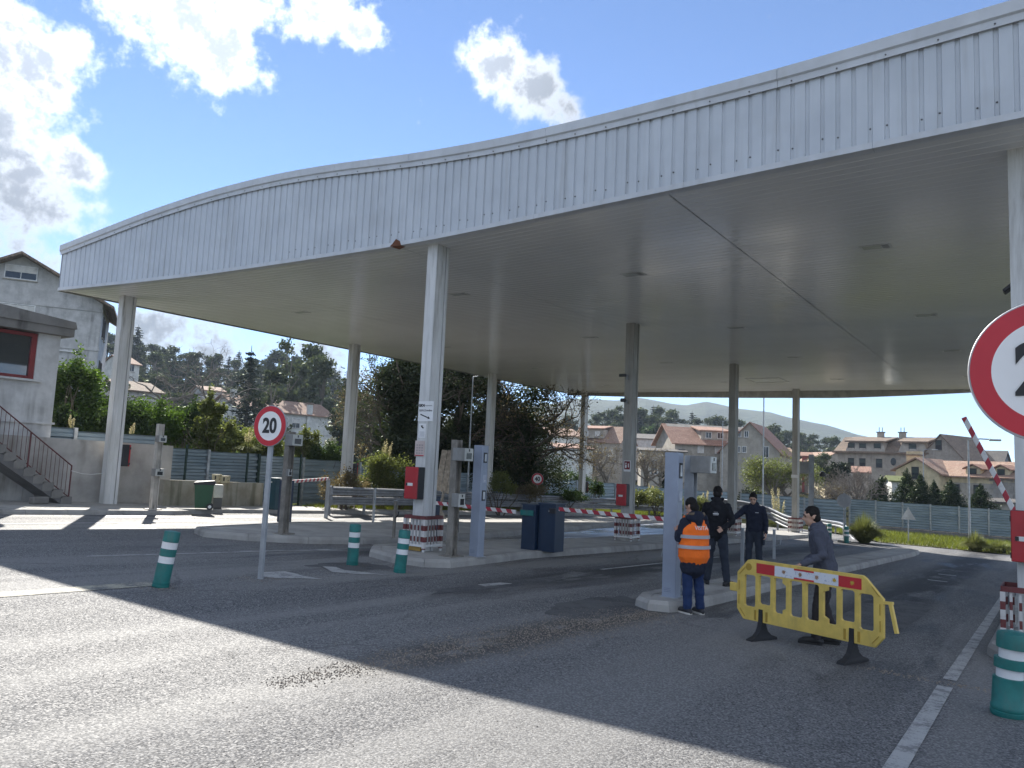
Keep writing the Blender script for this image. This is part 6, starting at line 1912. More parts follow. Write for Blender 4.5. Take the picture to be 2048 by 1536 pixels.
MB().box((gm-1.5, 1, Z(915)), (1.7, 1.0, 1.4)).build('chimney', CREAMW, h); MB().box((gm-1.5, 1, Z(911)), (2.0, 1.3, .15)).build('chimney_cap', T_BROWN, h)
for cx in (w*.13, w*.36):
    mb = MB(); mb.loft([[(x, y, z) for x, z in ((cx-.8, Z(955)), (cx+.8, Z(955)), (cx+.8, Z(937)), (cx, Z(930)), (cx-.8, Z(937)))] for y in (.2, 4)]); mb.build('dormer', CREAMW, h, fix=True)
    mb = MB(); mb.loft([[(x, y, z) for x, z in ((cx-1.1, Z(938)), (cx, Z(928.5)), (cx+1.1, Z(938)), (cx+1.1, Z(936)), (cx, Z(926.5)), (cx-1.1, Z(936)))] for y in (-.1, 5)]); mb.build('dormer_roof', T_RED, h, fix=True)
    window(h, Matrix.Translation((0, .18, 0)), cx, Z(945), .8, 1.1, 'dark')
STB = concrete('stone_block', (.33, .31, .28), .3)
for r_ in range(7):
    for k in range(5):
        MB().box((w*.30+.85*k+(.4 if r_ % 2 else 0), -.03, Z(1008)+.48*r_+.2), (.80, .10, .43), bev=.01).build('stone_block', STB, h)
for q in (-w*.02, w*.18): window(h, I4, q, Z(985), 1.1, 2.0, 'dark')
simple_house('dark red house with brown roof at the right picture edge', 2010, 985, 118, 90, 945, 933, -15, REDW, T_DARK, 9, ((.1, 957, 1.1, 1.3, 'glass'), (.35, 957, 1.1, 1.3, 'glass')))
simple_house('stone shed with pale roof edge under the raised striped arm', 2005, 1030, 98, 80, 1006, 1000, -10, STONE, T_DARK, 6)
simple_house('little mossy garden hut between the cypresses', 1800, 990, 100, 26, 963, 954, 10, WHITEW, P('moss_roof', (.12, .14, .04), .95), 4)
# yellow garden wall
a, b_ = AT(1625, 978, 118), AT(1690, 1000, 105)
gw = thing('garden_wall', 'low cream garden wall with pillars below the palm-like shrub', 'wall', tuple(a))
ao = Vector(a); dv = Vector(b_)-ao; L = dv.length
MB().bar((0, 0, -1.2), tuple(dv+Vector((0, 0, -1.2))), .25, 3.4).build('wall', CREAMW, gw)
for k in range(5): q = dv*(k/4); MB().box((q.x, q.y, q.z+.4), (.45, .45, 1.4)).build('pillar', CREAMW, gw)

# ------------------------------------------------------------------ plants
NR = np.random.RandomState(11)
def quads_mesh(name, V, mat):
    """V: (n,4,3) array of leaf quads -> mesh"""
    n = len(V)
    me = bpy.data.meshes.new(name)
    me.vertices.add(n*4); me.loops.add(n*4); me.polygons.add(n)
    me.vertices.foreach_set('co', V.reshape(-1).astype(np.float32))
    me.loops.foreach_set('vertex_index', np.arange(n*4, dtype=np.int32))
    me.polygons.foreach_set('loop_start', np.arange(0, n*4, 4, dtype=np.int32))
    me.materials.append(mat)
    me.update(calc_edges=True)
    return me
def leaf_quads(C, size, rng, aspect=.55, droop=0.0):
    n = len(C)
    d = rng.normal(size=(n, 3)); d[:, 2] = d[:, 2]*.6-droop; d /= np.linalg.norm(d, axis=1)[:, None]
    u = rng.normal(size=(n, 3)); u -= d*(u*d).sum(1)[:, None]; u /= np.linalg.norm(u, axis=1)[:, None]
    s = size*rng.uniform(.6, 1.35, n)[:, None]
    a = d*s*.5; b = u*s*.5*aspect
    return np.stack([C-a, C+b-a*.1, C+a, C-b-a*.1], 1)
def blob_points(blobs, n, rng, shell=.45):
    w = np.array([r[0]*r[1]*r[2] for _, r in blobs])**(2/3.); w /= w.sum()
    out = []
    for (c, r), k in zip(blobs, rng.multinomial(n, w)):
        d = rng.normal(size=(k, 3)); d /= np.linalg.norm(d, axis=1)[:, None]
        rad = rng.uniform(0, 1, k)**shell
        rad *= 1+.18*np.sin(d[:, 0]*7+c[0]*3)+.15*np.sin(d[:, 1]*9+c[1]*5)+.12*np.sin(d[:, 2]*8)
        out.append(np.array(c)+d*rad[:, None]*np.array(r))
    return np.concatenate(out)
def crown(name, blobs, n, size, mat, rng, parent=None, aspect=.55, droop=0, shell=.45, loc=None):
    return link(name, quads_mesh(name, leaf_quads(blob_points(blobs, n, rng, shell), size, rng, aspect, droop), mat), parent, loc)
def branches(mb, p, d, L, r, depth, rr, spread=.6, up=.12, minr=.006, kids=(2, 3), shrink=.72, tips=None, wig=.12):
    p = Vector(p); d = Vector(d).normalized()
    q = p; pts = [p]; rs = [r]
    for k in range(3):
        d = (d+Vector((rr.gauss(0, wig), rr.gauss(0, wig), rr.gauss(0, wig)+up*.3))).normalized()
        q = q+d*(L/3); pts.append(q); rs.append(max(minr, r*(1-.38*(k+1)/3)))
    mb.tube(pts, rs, 5 if depth > 2 else (4 if depth > 1 else 3), cap=False)
    if tips is not None and depth <= 1: tips.append(tuple(q)); tips.append(tuple(pts[2]))
    if depth <= 0: return
    for k in range(rr.randint(*kids)):
        nd = (d+Vector((rr.gauss(0, spread), rr.gauss(0, spread), rr.gauss(0, spread*.8)+up))).normalized()
        st = pts[rr.choice((2, 3, 3))]
        branches(mb, st, nd, L*shrink*rr.uniform(.75, 1.15), rs[-1]*.85, depth-1, rr, spread, up, minr, kids, shrink, tips, wig)
BARK = P('bark', (.11, .09, .07), .95, var=.3, vscale=8); BARK_P = P('pale_bark', (.22, .19, .16), .9, var=.3, vscale=8); BARK_E = P('eucalyptus_bark', (.17, .145, .12), .9, var=.3, vscale=3)
L_BRIGHT = leafmat('bright_leaf', (.055, .105, .018), (.13, .19, .03), .45)
L_YEL = leafmat('yellow_green_leaf', (.10, .125, .035), (.25, .26, .09), .5)
L_MID = leafmat('mid_leaf', (.035, .065, .018), (.08, .115, .03), .4)
L_DARK = leafmat('dark_leaf', (.012, .020, .010), (.035, .045, .018), .25)
L_IVY = leafmat('ivy_leaf', (.024, .038, .017), (.085, .095, .045), .35)
L_EUC = leafmat('eucalyptus_leaf', (.05, .068, .034), (.11, .122, .066), .3)
L_EUCD = leafmat('eucalyptus_dark', (.030, .042, .024), (.075, .083, .048), .3)
L_PINE = leafmat('conifer_needle', (.012, .020, .014), (.030, .038, .024), .2)
L_CYP = leafmat('cypress_leaf', (.014, .030, .012), (.045, .060, .018), .3)
L_BROWN = leafmat('dry_leaf', (.13, .10, .06), (.24, .19, .11), .35)
L_PAMP = leafmat('pampas_blade', (.12, .14, .05), (.28, .28, .13), .4)
L_PLUME = leafmat('pampas_plume', (.50, .44, .33), (.68, .62, .50), .4)

def zof(py, px, d): return AT(px, py, d)[2]
# --- shrubs behind the wall and fences
def shrub(label, px, top, bot, d, wpx, mat, n=5000, size=.12, name='shrub', cat='shrub', lobes=9, seed=1, group=None, stems=True, zb=None, depth=.8):
    rng = np.random.RandomState(seed); rr = random.Random(seed)
    p = AT(px, bot, d); sc = d/F_PX
    w = wpx*sc; H = zof(top, px, d)-p[2]
    base = terrain(p[0], p[1]) if zb is None else zb
    zlow = min(base, p[2])
    o = thing(name, label, cat, (p[0], p[1], zlow), group=group)
    h0 = p[2]-zlow
    blobs = []
    vd = Vector((p[0], p[1], 0)).normalized(); sd = Vector((vd.y, -vd.x, 0))
    for k in range(lobes*2):
        u = rr.uniform(-.36, .36)*w; v = rr.uniform(-.3, .3)*w*depth; z = h0+H*rr.uniform(.12, .74)
        k2 = 1-abs(u)/w*1.0
        z = h0+(z-h0)*(.55+.45*k2)
        c = sd*u+vd*v
        r_ = w*rr.uniform(.10, .22)
        blobs.append(((c.x, c.y, z), (r_, r_, max(.2, min(H*.30, r_*1.05)))))
    blobs.append(((0, 0, h0+H*.74), (w*.12, w*.12, H*.27)))
    blobs.append(((0, 0, h0+H*.25), (w*.42, w*.42*depth, H*.28)))
    crown('foliage', blobs, n, size, mat, rng, o, aspect=.6, shell=.62)
    if stems:
        mb = MB()
        for k in range(5):
            branches(mb, (rr.uniform(-.1, .1)*w, rr.uniform(-.1, .1)*w, 0), (rr.gauss(0, .35), rr.gauss(0, .35), 1), (h0+H)*.34, .03+.01*H, 2, rr, .45, .3)
        mb.build('stems', BARK, o)
    return o
shrub('bright green leafy tree rising beside the grey building corner', 140, 690, 880, 34, 110, L_BRIGHT, 15000, .13, 'leafy_tree', 'tree', 14, 21)
shrub('dark green shrub at the foot of the building corner', 120, 800, 890, 31, 70, L_MID, 6000, .11, seed=22)
shrub('green bushy shrub above the wall left of the leftmost column', 185, 745, 885, 35, 110, L_BRIGHT, 12000, .12, seed=23)
shrub('olive green shrub above the wall behind the leftmost column', 240, 795, 885, 33, 110, L_MID, 9000, .11, seed=24)
shrub('broad mid green hedge bush right of the leftmost column', 315, 785, 885, 34, 140, L_BRIGHT, 15000, .11, seed=25, lobes=14)
shrub('green bush above the fence post tops', 385, 790, 890, 35, 90, L_MID, 9000, .11, seed=26)
shrub('tall loose yellow-green shrub behind the fence', 412, 768, 895, 33, 62, L_YEL, 8000, .11, seed=27)
shrub('wide yellow-green shrub left of the round sign', 458, 832, 905, 33, 120, L_YEL, 12000, .105, seed=28, lobes=13)
shrub('pale green shrub behind the round sign post', 520, 850, 918, 34, 90, L_YEL, 8000, .10, seed=29)
shrub('low green shrub right of the intercom post in front of the white house', 606, 845, 918, 36, 60, L_YEL, 6000, .10, seed=30)
shrub('low bush behind the fence left of the far left column', 655, 880, 930, 36, 80, L_MID, 5000, .10, seed=31)
shrub('flowering white-tipped bush in front of the white house gable', 660, 868, 905, 40, 26, P('white_flower', (.6, .6, .52), .8), 700, .10, seed=32, lobes=4)
shrub('tangled dry bush growing over the fence by the crash barrier end', 690, 930, 1000, 31, 120, L_BROWN, 4200, .08, seed=33, lobes=10, zb=gz(-25, 22))
shrub('creeper with pale tips covering the fence under the ivy tree', 762, 898, 985, 34, 110, L_YEL, 9000, .085, seed=34, lobes=12, zb=gz(-26, 27))
shrub('leafy creeper on the fence beside the slim terminal', 800, 940, 990, 34, 60, L_BRIGHT, 3500, .085, seed=35, zb=gz(-26, 27))
shrub('yellowish creeper on the fence right of the slim terminal', 1005, 938, 985, 37, 66, L_YEL, 3200, .08, seed=36, zb=gz(-26, 33))
shrub('low brown scrub under the ivy tree behind the crash barrier', 1060, 960, 998, 40, 90, L_BROWN, 2600, .08, seed=37, zb=gz(-26, 38))
shrub('dark spiky clump at the foot of the thin far column', 1190, 955, 990, 48, 40, L_MID, 2500, .09, seed=38)
shrub('leafy hedge strip along the crash barrier left of the second middle column', 1130, 975, 1000, 44, 110, L_MID, 4500, .09, seed=39)
shrub('sunlit tall weeds behind the crash barrier right of the second middle column', 1310, 975, 1010, 50, 110, L_PAMP, 5000, .13, seed=40)
shrub('sunlit weeds behind the black-jacketed man', 1385, 985, 1020, 52, 80, L_PAMP, 4500, .13, seed=41)

# --- trees with ivy
def ivy_tree(label, px, top, bot, d, wpx, seed, leaf=L_IVY, n=22000, size=.17, bare=1.0, ivy=1.0, twist=.2):
    rr = random.Random(seed); rng = np.random.RandomState(seed)
    p = AT(px, bot, d); base = terrain(p[0], p[1]); o = thing('ivy_tree', label, 'tree', (p[0], p[1], base))
    H = zof(top, px, d)-base; w = wpx*d/F_PX
    mb = MB(); tips = []
    trunk = [(0, 0, -.3)]
    for k in range(1, 6): trunk.append((rr.gauss(0, twist*.4), rr.gauss(0, twist*.4), H*.62*k/5))
    mb.tube(trunk, [.34, .30, .26, .22, .19, .15], 8, cap=False)
    for k in range(int(11*bare)):
        z = H*rr.uniform(.22, .62); a = rr.uniform(0, 6.28)
        branches(mb, (0, 0, z), (math.cos(a), math.sin(a), rr.uniform(.2, .9)), w*.34, .10, 4, rr, .55, .06, .012, (2, 3), .70, tips, .2)
    mb.build('trunk', BARK, o)
    blobs = []
    for k in range(int(26*ivy)):
        z = H*rr.uniform(.05, .92); k2 = .55+.45*math.sin(math.pi*min(1, z/H*1.05))
        a = rr.uniform(0, 6.28); q = w*.5*rr.uniform(0, .62)*k2
        r_ = w*rr.uniform(.12, .22)
        blobs.append(((math.cos(a)*q, math.sin(a)*q, z), (r_, r_, r_*1.25)))
    if blobs: crown('crown', blobs, int(n*ivy), size, leaf, rng, o)
    if tips:
        T = np.array(tips); T = T[rng.randint(0, len(T), min(len(T)*3, 5000))]+rng.normal(size=(min(len(T)*3, 5000), 3))*.22
        link('twig_leaves', quads_mesh('twig_leaves', leaf_quads(T, .12, rng), L_BROWN if bare > .8 and ivy < .8 else leaf), o)
    return o
ivy_tree('tall dark ivy-clad tree just left of the nearest middle column', 795, 690, 985, 43, 200, 51, n=48000, size=.19)
ivy_tree('dark ivy-clad tree between the nearest middle column and the slim lamp post', 905, 700, 990, 45, 200, 52, n=48000, size=.19)
ivy_tree('dark ivy trunk tree beside the second far left column', 975, 730, 990, 47, 120, 56, n=22000, size=.19)
ivy_tree('twisted half-bare tree with ivy under the canopy corner', 1050, 745, 990, 46, 200, 53, ivy=.75, bare=2.0, n=20000)
ivy_tree('bare brownish tree left of the ivy trees behind the far left column', 745, 740, 960, 60, 130, 54, leaf=L_BROWN, ivy=.5, bare=1.6, n=9000)
shrub('dark undergrowth mass at the foot of the ivy trees', 850, 880, 985, 46, 230, L_DARK, 16000, .15, seed=55, lobes=16)
shrub('brownish undergrowth below the twisted tree', 1060, 880, 985, 48, 160, L_IVY, 12000, .13, seed=57, lobes=14)

# --- bare trees and shrubs
def bare_tree(label, px, top, bot, d, wpx, seed, bark=BARK_P, flat=False, leaf=None, nleaf=0, trunks=1, depth=5, lsize=.1, up=.1):
    rr = random.Random(seed); rng = np.random.RandomState(seed)
    p = AT(px, bot, d); base = min(terrain(p[0], p[1]), p[2]); o = thing('bare_tree', label, 'tree', (p[0], p[1], base))
    H = zof(top, px, d)-base; w = wpx*d/F_PX
    mb = MB(); tips = []
    h0 = (zof(bot, px, d)-base)
    for q in range(trunks):
        x0, y0 = rr.gauss(0, .12*w if trunks > 1 else 0), rr.gauss(0, .12*w if trunks > 1 else 0)
        th = h0+(H-h0)*.25
        mb.tube([(x0, y0, -.3), (x0, y0, th*.6), (x0+rr.gauss(0, .1), y0, th)], [.05*H**.6, .045*H**.6, .04*H**.6], 6, cap=False)
        for k in range(5 if trunks == 1 else 4):
            a = rr.uniform(0, 6.28); el = rr.uniform(.1, .5) if flat else rr.uniform(.5, 1.6)
            branches(mb, (x0, y0, th*rr.uniform(.8, 1.0)), (math.cos(a), math.sin(a), el), (w*.30 if flat else (H-h0)*.30), .035*H**.6, depth, rr, .55, -.02 if flat else up, .012, (2, 3), .70, tips, .16)
    mb.build('branches', bark, o)
    if leaf and tips:
        T = np.array(tips); T = T[rng.randint(0, len(T), nleaf)]+rng.normal(size=(nleaf, 3))*.25
        link('foliage', quads_mesh('foliage', leaf_quads(T, lsize, rng), leaf), o)
    return o
bare_tree('bare pruned tree with flat spreading branches left of the sign', 325, 738, 815, 78, 170, 61, flat=True)
bare_tree('second bare pruned tree with flat branches right of it', 425, 745, 815, 82, 170, 62, flat=True)
bare_tree('brown leafless tree in front of the stone dormer house', 1215, 880, 985, 70, 90, 63, leaf=L_BROWN, nleaf=2600, trunks=2)
bare_tree('brown leafless bush right of the second middle column', 1305, 890, 985, 72, 90, 64, leaf=L_BROWN, nleaf=2200, trunks=3)
bare_tree('grey leafless bush by the cypresses', 1715, 935, 1030, 70, 110, 65, trunks=4, depth=5)
bare_tree('tangle of leafless bushes behind the back of the round sign', 1650, 960, 1030, 68, 110, 66, trunks=4, depth=5, leaf=L_BROWN, nleaf=1200)
bare_tree('willow-like pale green bush right of the lamp post', 1550, 908, 1015, 74, 110, 67, leaf=L_YEL, nleaf=15000, trunks=4, depth=5, lsize=.14)
shrub('dark green round tree below the mansard house', 1668, 918, 960, 100, 60, L_DARK, 5000, .22, 'round_tree', 'tree', 9, 68)
shrub('dark shrub between annexe and slim terminal', 1335, 925, 990, 80, 40, L_DARK, 3500, .18, seed=69)
shrub('green meadow shrubs below the stone dormer house', 1140, 935, 985, 75, 90, L_MID, 5000, .16, seed=70)
shrub('dark bushes at the wall foot of the stone gable house', 1510, 960, 1020, 82, 70, L_DARK, 4000, .18, seed=71)
shrub('pale tangled bush below the raised striped arm', 1995, 1022, 1062, 66, 60, L_BROWN, 3500, .10, seed=72)
for k, (px, tp, sz) in enumerate(((1290, 848, 60), (1345, 852, 70), (1245, 860, 40))):
    shrub('bright green bush on the far slope, %s' % ('left of the dark roof', 'above the dark roof', 'beside the second middle column')[k], px+20, tp+2, 880, 215, sz, L_MID, 2500, .5, seed=80+k, stems=False)

# --- conical cypresses
CYPL = ['first conical cypress from the left, beside the leafless bush', 'tallest conical cypress, second from the left', 'third conical cypress from the left behind the thin lamp post', 'short fourth conical cypress from the left', 'fifth conical cypress from the left below the yellow gable', 'last conical cypress on the right below the dormers']
for k, (px, tp, wd) in enumerate(((1762, 952, 62), (1815, 938, 62), (1842, 946, 54), (1869, 962, 52), (1903, 958, 58), (1962, 970, 64))):
    d = 73+1.5*(k % 2); rng = np.random.RandomState(90+k)
    p = AT(px, 1060, d); base = terrain(p[0], p[1]); H = zof(tp, px, d)-base
    o = thing('cypress', CYPL[k], 'tree', (p[0], p[1], base), group='conical cypresses behind the fence')
    w = wd*1.75*d/F_PX
    blobs = []
    for q in range(30):
        z = H*(q+.5)/30; r_ = w*.5*min(1, 1.35*(1-z/H)**.85)*(.75+.25*rng.rand()); a = rng.rand()*6.28
        blobs.append(((math.cos(a)*r_*.2, math.sin(a)*r_*.2, z), (max(.07, r_*.72), max(.07, r_*.72), H*.055)))
    crown('crown', blobs, 18000, .17, L_CYP, rng, o, aspect=.4, shell=.3)
    mb = MB(); mb.tube([(0, 0, -.2), (0, 0, H*.8)], [.12, .02], 6); mb.build('trunk', BARK, o)

# --- pampas grass
def pampas(label, px, bot, d, hpx, wpx, plumes, seed, blades=1500, base=None, zb=None):
    rng = np.random.RandomState(seed); p = AT(px, bot, d) if base is None else np.array(base)
    o = thing('pampas_grass', label, 'plant', tuple(p))
    sc = d/F_PX; h = hpx*sc; w = wpx*sc
    V = []
    for k in range(blades):
        a = rng.rand()*6.283; r0 = rng.rand()*w*.10; lean = rng.rand()**.5
        L = h*rng.uniform(.75, 1.15); pts = []
        for t_ in (0, .4, .75, 1.0):
            rr_ = r0+w*.5*lean*t_**1.25; z = L*max(.02, 1.12*t_-.92*lean*t_*t_); pts.append(np.array([math.cos(a)*rr_, math.sin(a)*rr_, z]))
        wd = .012+.008*rng.rand()+d*.00012; s = np.array([-math.sin(a), math.cos(a), 0])*wd
        for i in range(3):
            f0, f1 = (1-i/3.2), (1-(i+1)/3.2); V.append([pts[i]-s*f0, pts[i]+s*f0, pts[i+1]+s*f1, pts[i+1]-s*f1])
    link('blades', quads_mesh('blades', np.array(V), L_PAMP), o)
    for k in range(plumes):
        a = rng.rand()*6.283; r0 = w*.22*rng.rand(); hh = h*rng.uniform(1.25, 1.9)
        b0 = np.array([math.cos(a)*r0*.4, math.sin(a)*r0*.4, 0]); b1 = np.array([math.cos(a)*r0, math.sin(a)*r0, hh])
        tt_ = rng.rand(110)[:, None]; C = b1-tt_*(b1-b0)*.45+rng.normal(size=(110, 3))*np.array([.016, .016, .02])*max(1, d/34)*(.3+1.2*np.sin(np.pi*np.clip(tt_, 0, 1)))
        MB_ = MB(); MB_.tube([tuple(b0), tuple(b1)], .008*max(1, d/40), 4, cap=False); st_ = MB_.build('stalk', L_PAMP, o)
        link('plume', quads_mesh('plume', leaf_quads(C, .055*max(1, d/34), rng, .35), L_PLUME), o)
    return o
bp = GR(1728, 1086); pampas('large round tuft of pampas grass by the crash barrier end', 1728, 1086, math.hypot(bp[0], bp[1]), 50, 88, 0, 101, 2600, base=bp)
bp = GR(1952, 1103); pampas('small tuft of pampas grass at the foot of the lamp post', 1952, 1103, math.hypot(bp[0], bp[1]), 33, 56, 0, 102, 1500, base=bp)
bp = GR(2000, 1106); pampas('low grassy tuft right of the lamp post', 2000, 1106, math.hypot(bp[0], bp[1]), 22, 60, 0, 103, 1100, base=bp)
bp = AT(1556, 1068, 52); pampas('pampas grass with many upright cream plumes behind the dark-haired man', 1556, 1068, 52, 46, 70, 14, 104, 1800)
pampas('pampas grass with two tall cream plumes in front of the leafy tree', 140, 880, 29.5, 26, 30, 3, 105, 300)
pampas('pampas grass with a single cream plume beside the building corner', 97, 868, 29, 18, 22, 2, 106, 200)
pampas('pampas grass with thin cream plumes right of the leftmost column', 262, 890, 29.5, 24, 24, 3, 107, 250)
pampas('pampas grass with drooping plumes above the fence by the sign', 495, 905, 31, 24, 50, 4, 108, 400)
pampas('pampas grass with pale plumes above the fence under the ivy tree', 772, 935, 35, 30, 60, 9, 109, 600)
pampas('pampas grass with plumes behind the crash barrier by the second middle column', 1300, 1010, 55, 22, 60, 6, 110, 600)
pampas('pampas grass with plumes behind the crash barrier near the black-jacketed man', 1410, 1030, 52, 26, 50, 5, 111, 500)

# --- woods on the hillsides: eucalyptus and pines
def euc_mesh(seed, H, dark=False):
    rng = np.random.RandomState(seed); rr = random.Random(seed)
    mb = MB(); pts = [(0, 0, -2)]; x = y = 0
    for k in range(1, 7): x += rr.gauss(0, .15); y += rr.gauss(0, .15); pts.append((x, y, H*.9*k/6))
    mb.tube(pts, [.28, .25, .22, .18, .14, .10, .05], 5, cap=False)
    blobs = []
    n = rr.randint(10, 14)
    for k in range(n):
        z = H*rr.uniform(.42, 1.0); spread = H*.17*math.sin(math.pi*min(1, max(.1, (z/H-.25)/.85)))
        a = rr.uniform(0, 6.28); q = spread*rr.uniform(.2, 1.0); c = (math.cos(a)*q, math.sin(a)*q, z)
        r_ = H*rr.uniform(.05, .095); blobs.append((c, (r_, r_, r_*.85)))
        mb.tube([(pts[3][0], pts[3][1], min(z*.8, H*.6)), c], [.09, .03], 3, cap=False)
    if dark:
        for k in range(7):
            z = H*rr.uniform(.1, .6); a = rr.uniform(0, 6.28); q = H*.12*rr.random(); blobs.append(((math.cos(a)*q, math.sin(a)*q, z), (H*.12, H*.12, H*.11)))
    tm = mb.mesh('trunk'); tm.materials.append(BARK_E)
    V = leaf_quads(blob_points(blobs, 2600 if not dark else 3600, rng, .5), .55, rng, .5, .5)
    return tm, quads_mesh('crown', V, L_EUCD if dark else L_EUC)
def pine_mesh(seed, H):
    rng = np.random.RandomState(seed)
    mb = MB(); mb.tube([(0, 0, -2), (0, 0, H)], [.25, .03], 6, cap=False); tm = mb.mesh('trunk'); tm.materials.append(BARK)
    C = []
    nl = 22
    for k in range(nl):
        z = H*(.12+.86*k/nl); R_ = H*.24*(1-z/H)**.85+.15
        for q in range(9):
            a = rng.rand()*6.283; m_ = int(18*R_/(H*.2))+4; t_ = rng.rand(m_)[:, None]
            C.append(np.array([math.cos(a), math.sin(a), -.25])*R_*t_*rng.uniform(.7, 1.1)+np.array([0, 0, z])+rng.normal(size=(m_, 3))*.12*R_)
    return tm, quads_mesh('crown', leaf_quads(np.concatenate(C), .5, rng, .4, .3), L_PINE)
EUC = [euc_mesh(200+k, 15.0) for k in range(4)]+[euc_mesh(210+k, 13.0, True) for k in range(3)]
PINE = [pine_mesh(220, 16.0), pine_mesh(221, 14.0)]
def wood_tree(var, x, y, s, rz, label, group, name='eucalyptus_tree'):
    o = thing(name, label, 'tree', (x, y, terrain(x, y)), rz, group)
    w_ = s*random.uniform(1.15, 1.55); o.scale = (w_, w_*random.uniform(.9, 1.1), s)
    link('trunk', var[0], o); link('crown', var[1], o)
    return o
random.seed(77)
# left hillside, skyline set by survey of the ridge
SKX = [200, 250, 300, 350, 430, 500, 560, 620, 660, 700, 740]
SKY = [650, 652, 672, 690, 696, 705, 690, 698, 728, 758, 790]
def woods(n, x0, x1, d0, d1, skyx, skyy, label, group, bias=1.0, darkp=.5, smin=.55, smax=1.45):
    for k in range(n):
        u = (k+random.random())/n
        px = x0+(x1-x0)*((u*7.13) % 1.0)
        dd = d0+(d1-d0)*(random.random()**bias)
        if dd < 140 and (455 < px < 675 or 235 < px < 315): dd += 60
        p = AT(px, 900, dd); x, y = p[0], p[1]
        want = AT(px, float(np.interp(px, skyx, skyy)), dd)[2]-terrain(x, y)       # the skyline seen from the plaza
        far = (dd-d0)/(d1-d0)
        s = want/15.0*(random.uniform(.8, 1.0) if far > .55 else random.uniform(.45, .8))
        s = min(max(s, smin), smax)
        v = random.choice(EUC[4:] if random.random() < darkp else EUC[:4])
        if random.random() < .08: v = random.choice(PINE)
        wood_tree(v, x, y, s, random.uniform(0, 6.28), label, group)
woods(95, 195, 745, 175, 285, SKX, SKY, 'tree of the dense eucalyptus wood on the left hillside', 'trees of the left hillside wood', .8, .65)
woods(130, 1120, 1720, 175, 290, [1120, 1200, 1300, 1400, 1450, 1500, 1560, 1640, 1700], [835, 815, 812, 820, 835, 850, 850, 858, 878], 'tree of the eucalyptus wood on the slope behind the stone houses', 'trees of the far eucalyptus wood', .7, .4)
woods(110, 195, 745, 80, 175, SKX, [y+45 for y in SKY], 'lower tree of the wood on the left hillside below the ridge', 'lower trees of the left hillside wood', 1.0, .85, .25, .8)
woods(40, 1120, 1720, 150, 200, [1120, 1700], [858, 885], 'lower tree at the edge of the far eucalyptus wood', 'lower trees of the far eucalyptus wood', 1.0, .6, .3, .8)
wood_tree(PINE[0], *AT(495, 800, 112)[:2], 1.0, 0, 'tall dark conifer standing above the long white house', None, 'conifer')
o = bpy.context.scene.objects['conifer']; pz = AT(495, 690, 112); o.scale = (1.35, 1.35, (pz[2]-o.location.z)/16.0)
p = AT(545, 800, 105); o = wood_tree(EUC[4], p[0], p[1], .95, 1, 'dark round tree right of the tall conifer', None, 'dark_tree')
o.scale = (1.3, 1.3, (AT(545, 745, 105)[2]-o.location.z)/13.0)
for k, (px, tp, d) in enumerate(((575, 686, 140), (615, 698, 145), (640, 712, 135))):
    p = AT(px, 800, d); o = wood_tree(EUC[k], p[0], p[1], 1, k, 'tall loose eucalyptus on the near ridge, %s of three' % ('leftmost', 'middle', 'rightmost')[k], 'tall eucalyptus on the near ridge', 'tall_eucalyptus')
    o.scale = (1.25, 1.25, (AT(px, tp, d)[2]-o.location.z)/15.0)
p = AT(700, 800, 90); o = wood_tree(EUC[5], p[0], p[1], .8, 2, 'dark tree mass right of the long white house', None, 'dark_tree'); o.scale = (1.1, 1.1, (AT(690, 775, 90)[2]-o.location.z)/13.0)
p = AT(738, 800, 100); o = wood_tree(EUC[6], p[0], p[1], .8, 2, 'dark tree behind the far left column', None, 'dark_tree'); o.scale = (1.0, 1.0, (AT(738, 790, 100)[2]-o.location.z)/13.0)

# low scrub and undergrowth filling the bank and the foot of the wood
C = []
rngs = np.random.RandomState(401)
while len(C) < 26000:
    px = rngs.uniform(100, 1000); dd = rngs.uniform(40, 150)
    q = AT(px, 900, dd)
    if dd < 50 and q[0] > -31: continue
    hmax = .5+1.8*(.5+.5*math.sin(q[0]*.35+q[1]*.21))*(.5+.5*math.sin(q[0]*.11-q[1]*.27))
    for _ in range(5):
        C.append((q[0]+rngs.normal()*.5, q[1]+rngs.normal()*.5, terrain(q[0], q[1])+rngs.uniform(0, hmax)))
o = link('scrub', quads_mesh('scrub', leaf_quads(np.array(C), .42, rngs, .6), L_MID)); tag(o, 'low scrub covering the bank at the foot of the left wood', 'scrub', kind='stuff')

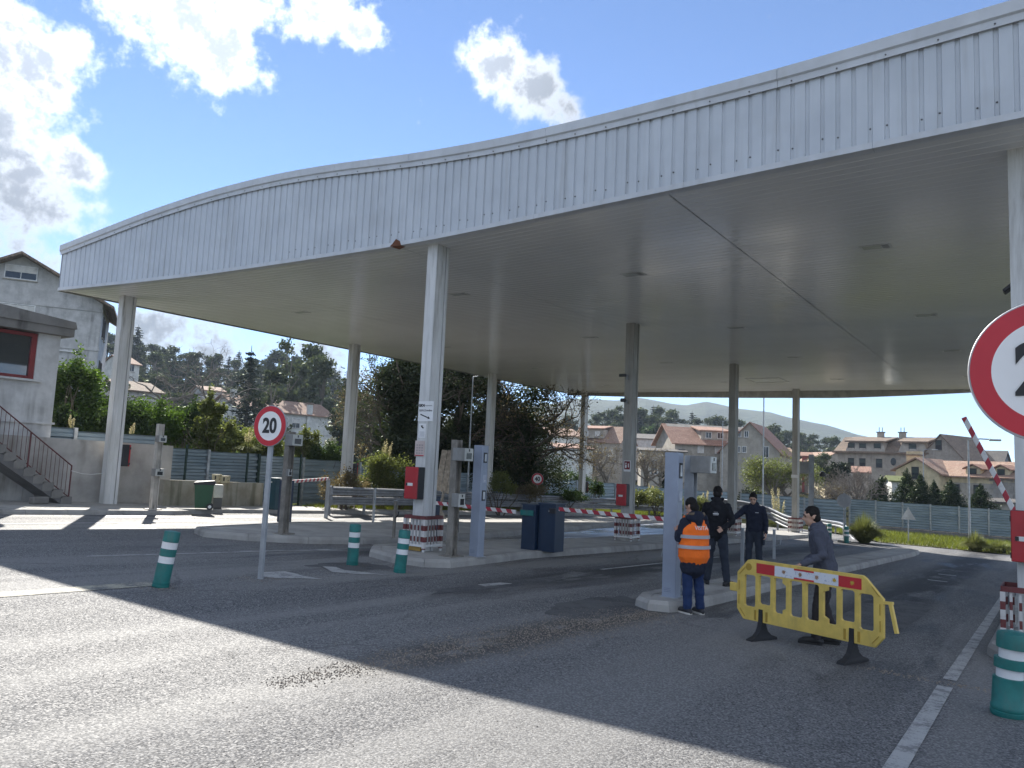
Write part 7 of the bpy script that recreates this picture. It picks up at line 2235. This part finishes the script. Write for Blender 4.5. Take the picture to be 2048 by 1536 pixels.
# ------------------------------------------------------------------ far mountains and air
def ridge(name, label, r0, r1, ctrl, seed, col):
    rng = np.random.RandomState(seed)
    cx = [c[0] for c in ctrl]; cy = [c[1] for c in ctrl]
    na, nr = 260, 26
    vs = []; fs = []
    xs = np.linspace(cx[0], cx[-1], na)
    ph = rng.uniform(0, 6.28, 12)
    for i in range(nr):
        t_ = i/(nr-1)
        for j, px in enumerate(xs):
            r = r0+(r1-r0)*t_
            rc = r0+(r1-r0)*.55
            top = AT(px, float(np.interp(px, cx, cy)), rc)[2]
            prof = math.sin(min(1, t_/.55)*math.pi/2)**1.4 if t_ <= .55 else 1-.35*(t_-.55)/.45
            n_ = sum(math.sin(px*.013*(k+1)+ph[k]+t_*5*(k+1)*.7)/(k+1) for k in range(10))*.035
            p = AT(px, 900, r)
            z = -6+(top+6)*max(0, prof*(1+n_*(1-abs(t_-.55))*.6*(1 if t_ < .5 else .3)))
            vs.append((p[0], p[1], z))
    for i in range(nr-1):
        for j in range(na-1):
            a = i*na+j; fs.append((a, a+1, a+na+1, a+na))
    mb = MB(); mb.v = vs; mb.f = fs; mb.m = [0]*len(fs)
    t = NT(name+'_cover'); w = t.co('World')
    c = t.mix(t.rng(t.noise(.016, 5, .65, w), .35, .65), col, tuple(x*1.7 for x in col)); t.set(Base_Color=c, Roughness=1.0); t.bump(t.noise(.08, 5, .7, w), .8, 6)
    o = mb.build(name, t.m, smooth='full', fix=True); tag(o, label, kind='structure')
ridge('mountain', 'wooded blue-grey mountain ridge on the horizon', 900, 1750, [(700, 860), (900, 830), (1060, 815), (1140, 802), (1180, 806), (1220, 804), (1290, 799), (1340, 808), (1370, 811), (1410, 804), (1470, 818), (1540, 826), (1600, 842), (1660, 858), (1730, 874), (1800, 900), (1900, 930), (2000, 955), (2200, 975)], 3, (.035, .045, .022))

# the air of the valley: one box of thin haze round everything but the sky
t = NT('valley_air'); t.n.remove(t.b)
pv_ = t.n.new('ShaderNodeVolumePrincipled'); pv_.inputs['Color'].default_value = (.68, .82, 1.0, 1); pv_.inputs['Density'].default_value = .00030; pv_.inputs['Anisotropy'].default_value = 0.0
t.l.new(pv_.outputs[0], t.out.inputs['Volume'])
mb = MB(); mb.box((0, 0, 80), (4300, 4300, 192)); o = mb.build('haze', t.m); tag(o, 'thin pale haze filling the valley', 'haze', kind='stuff')
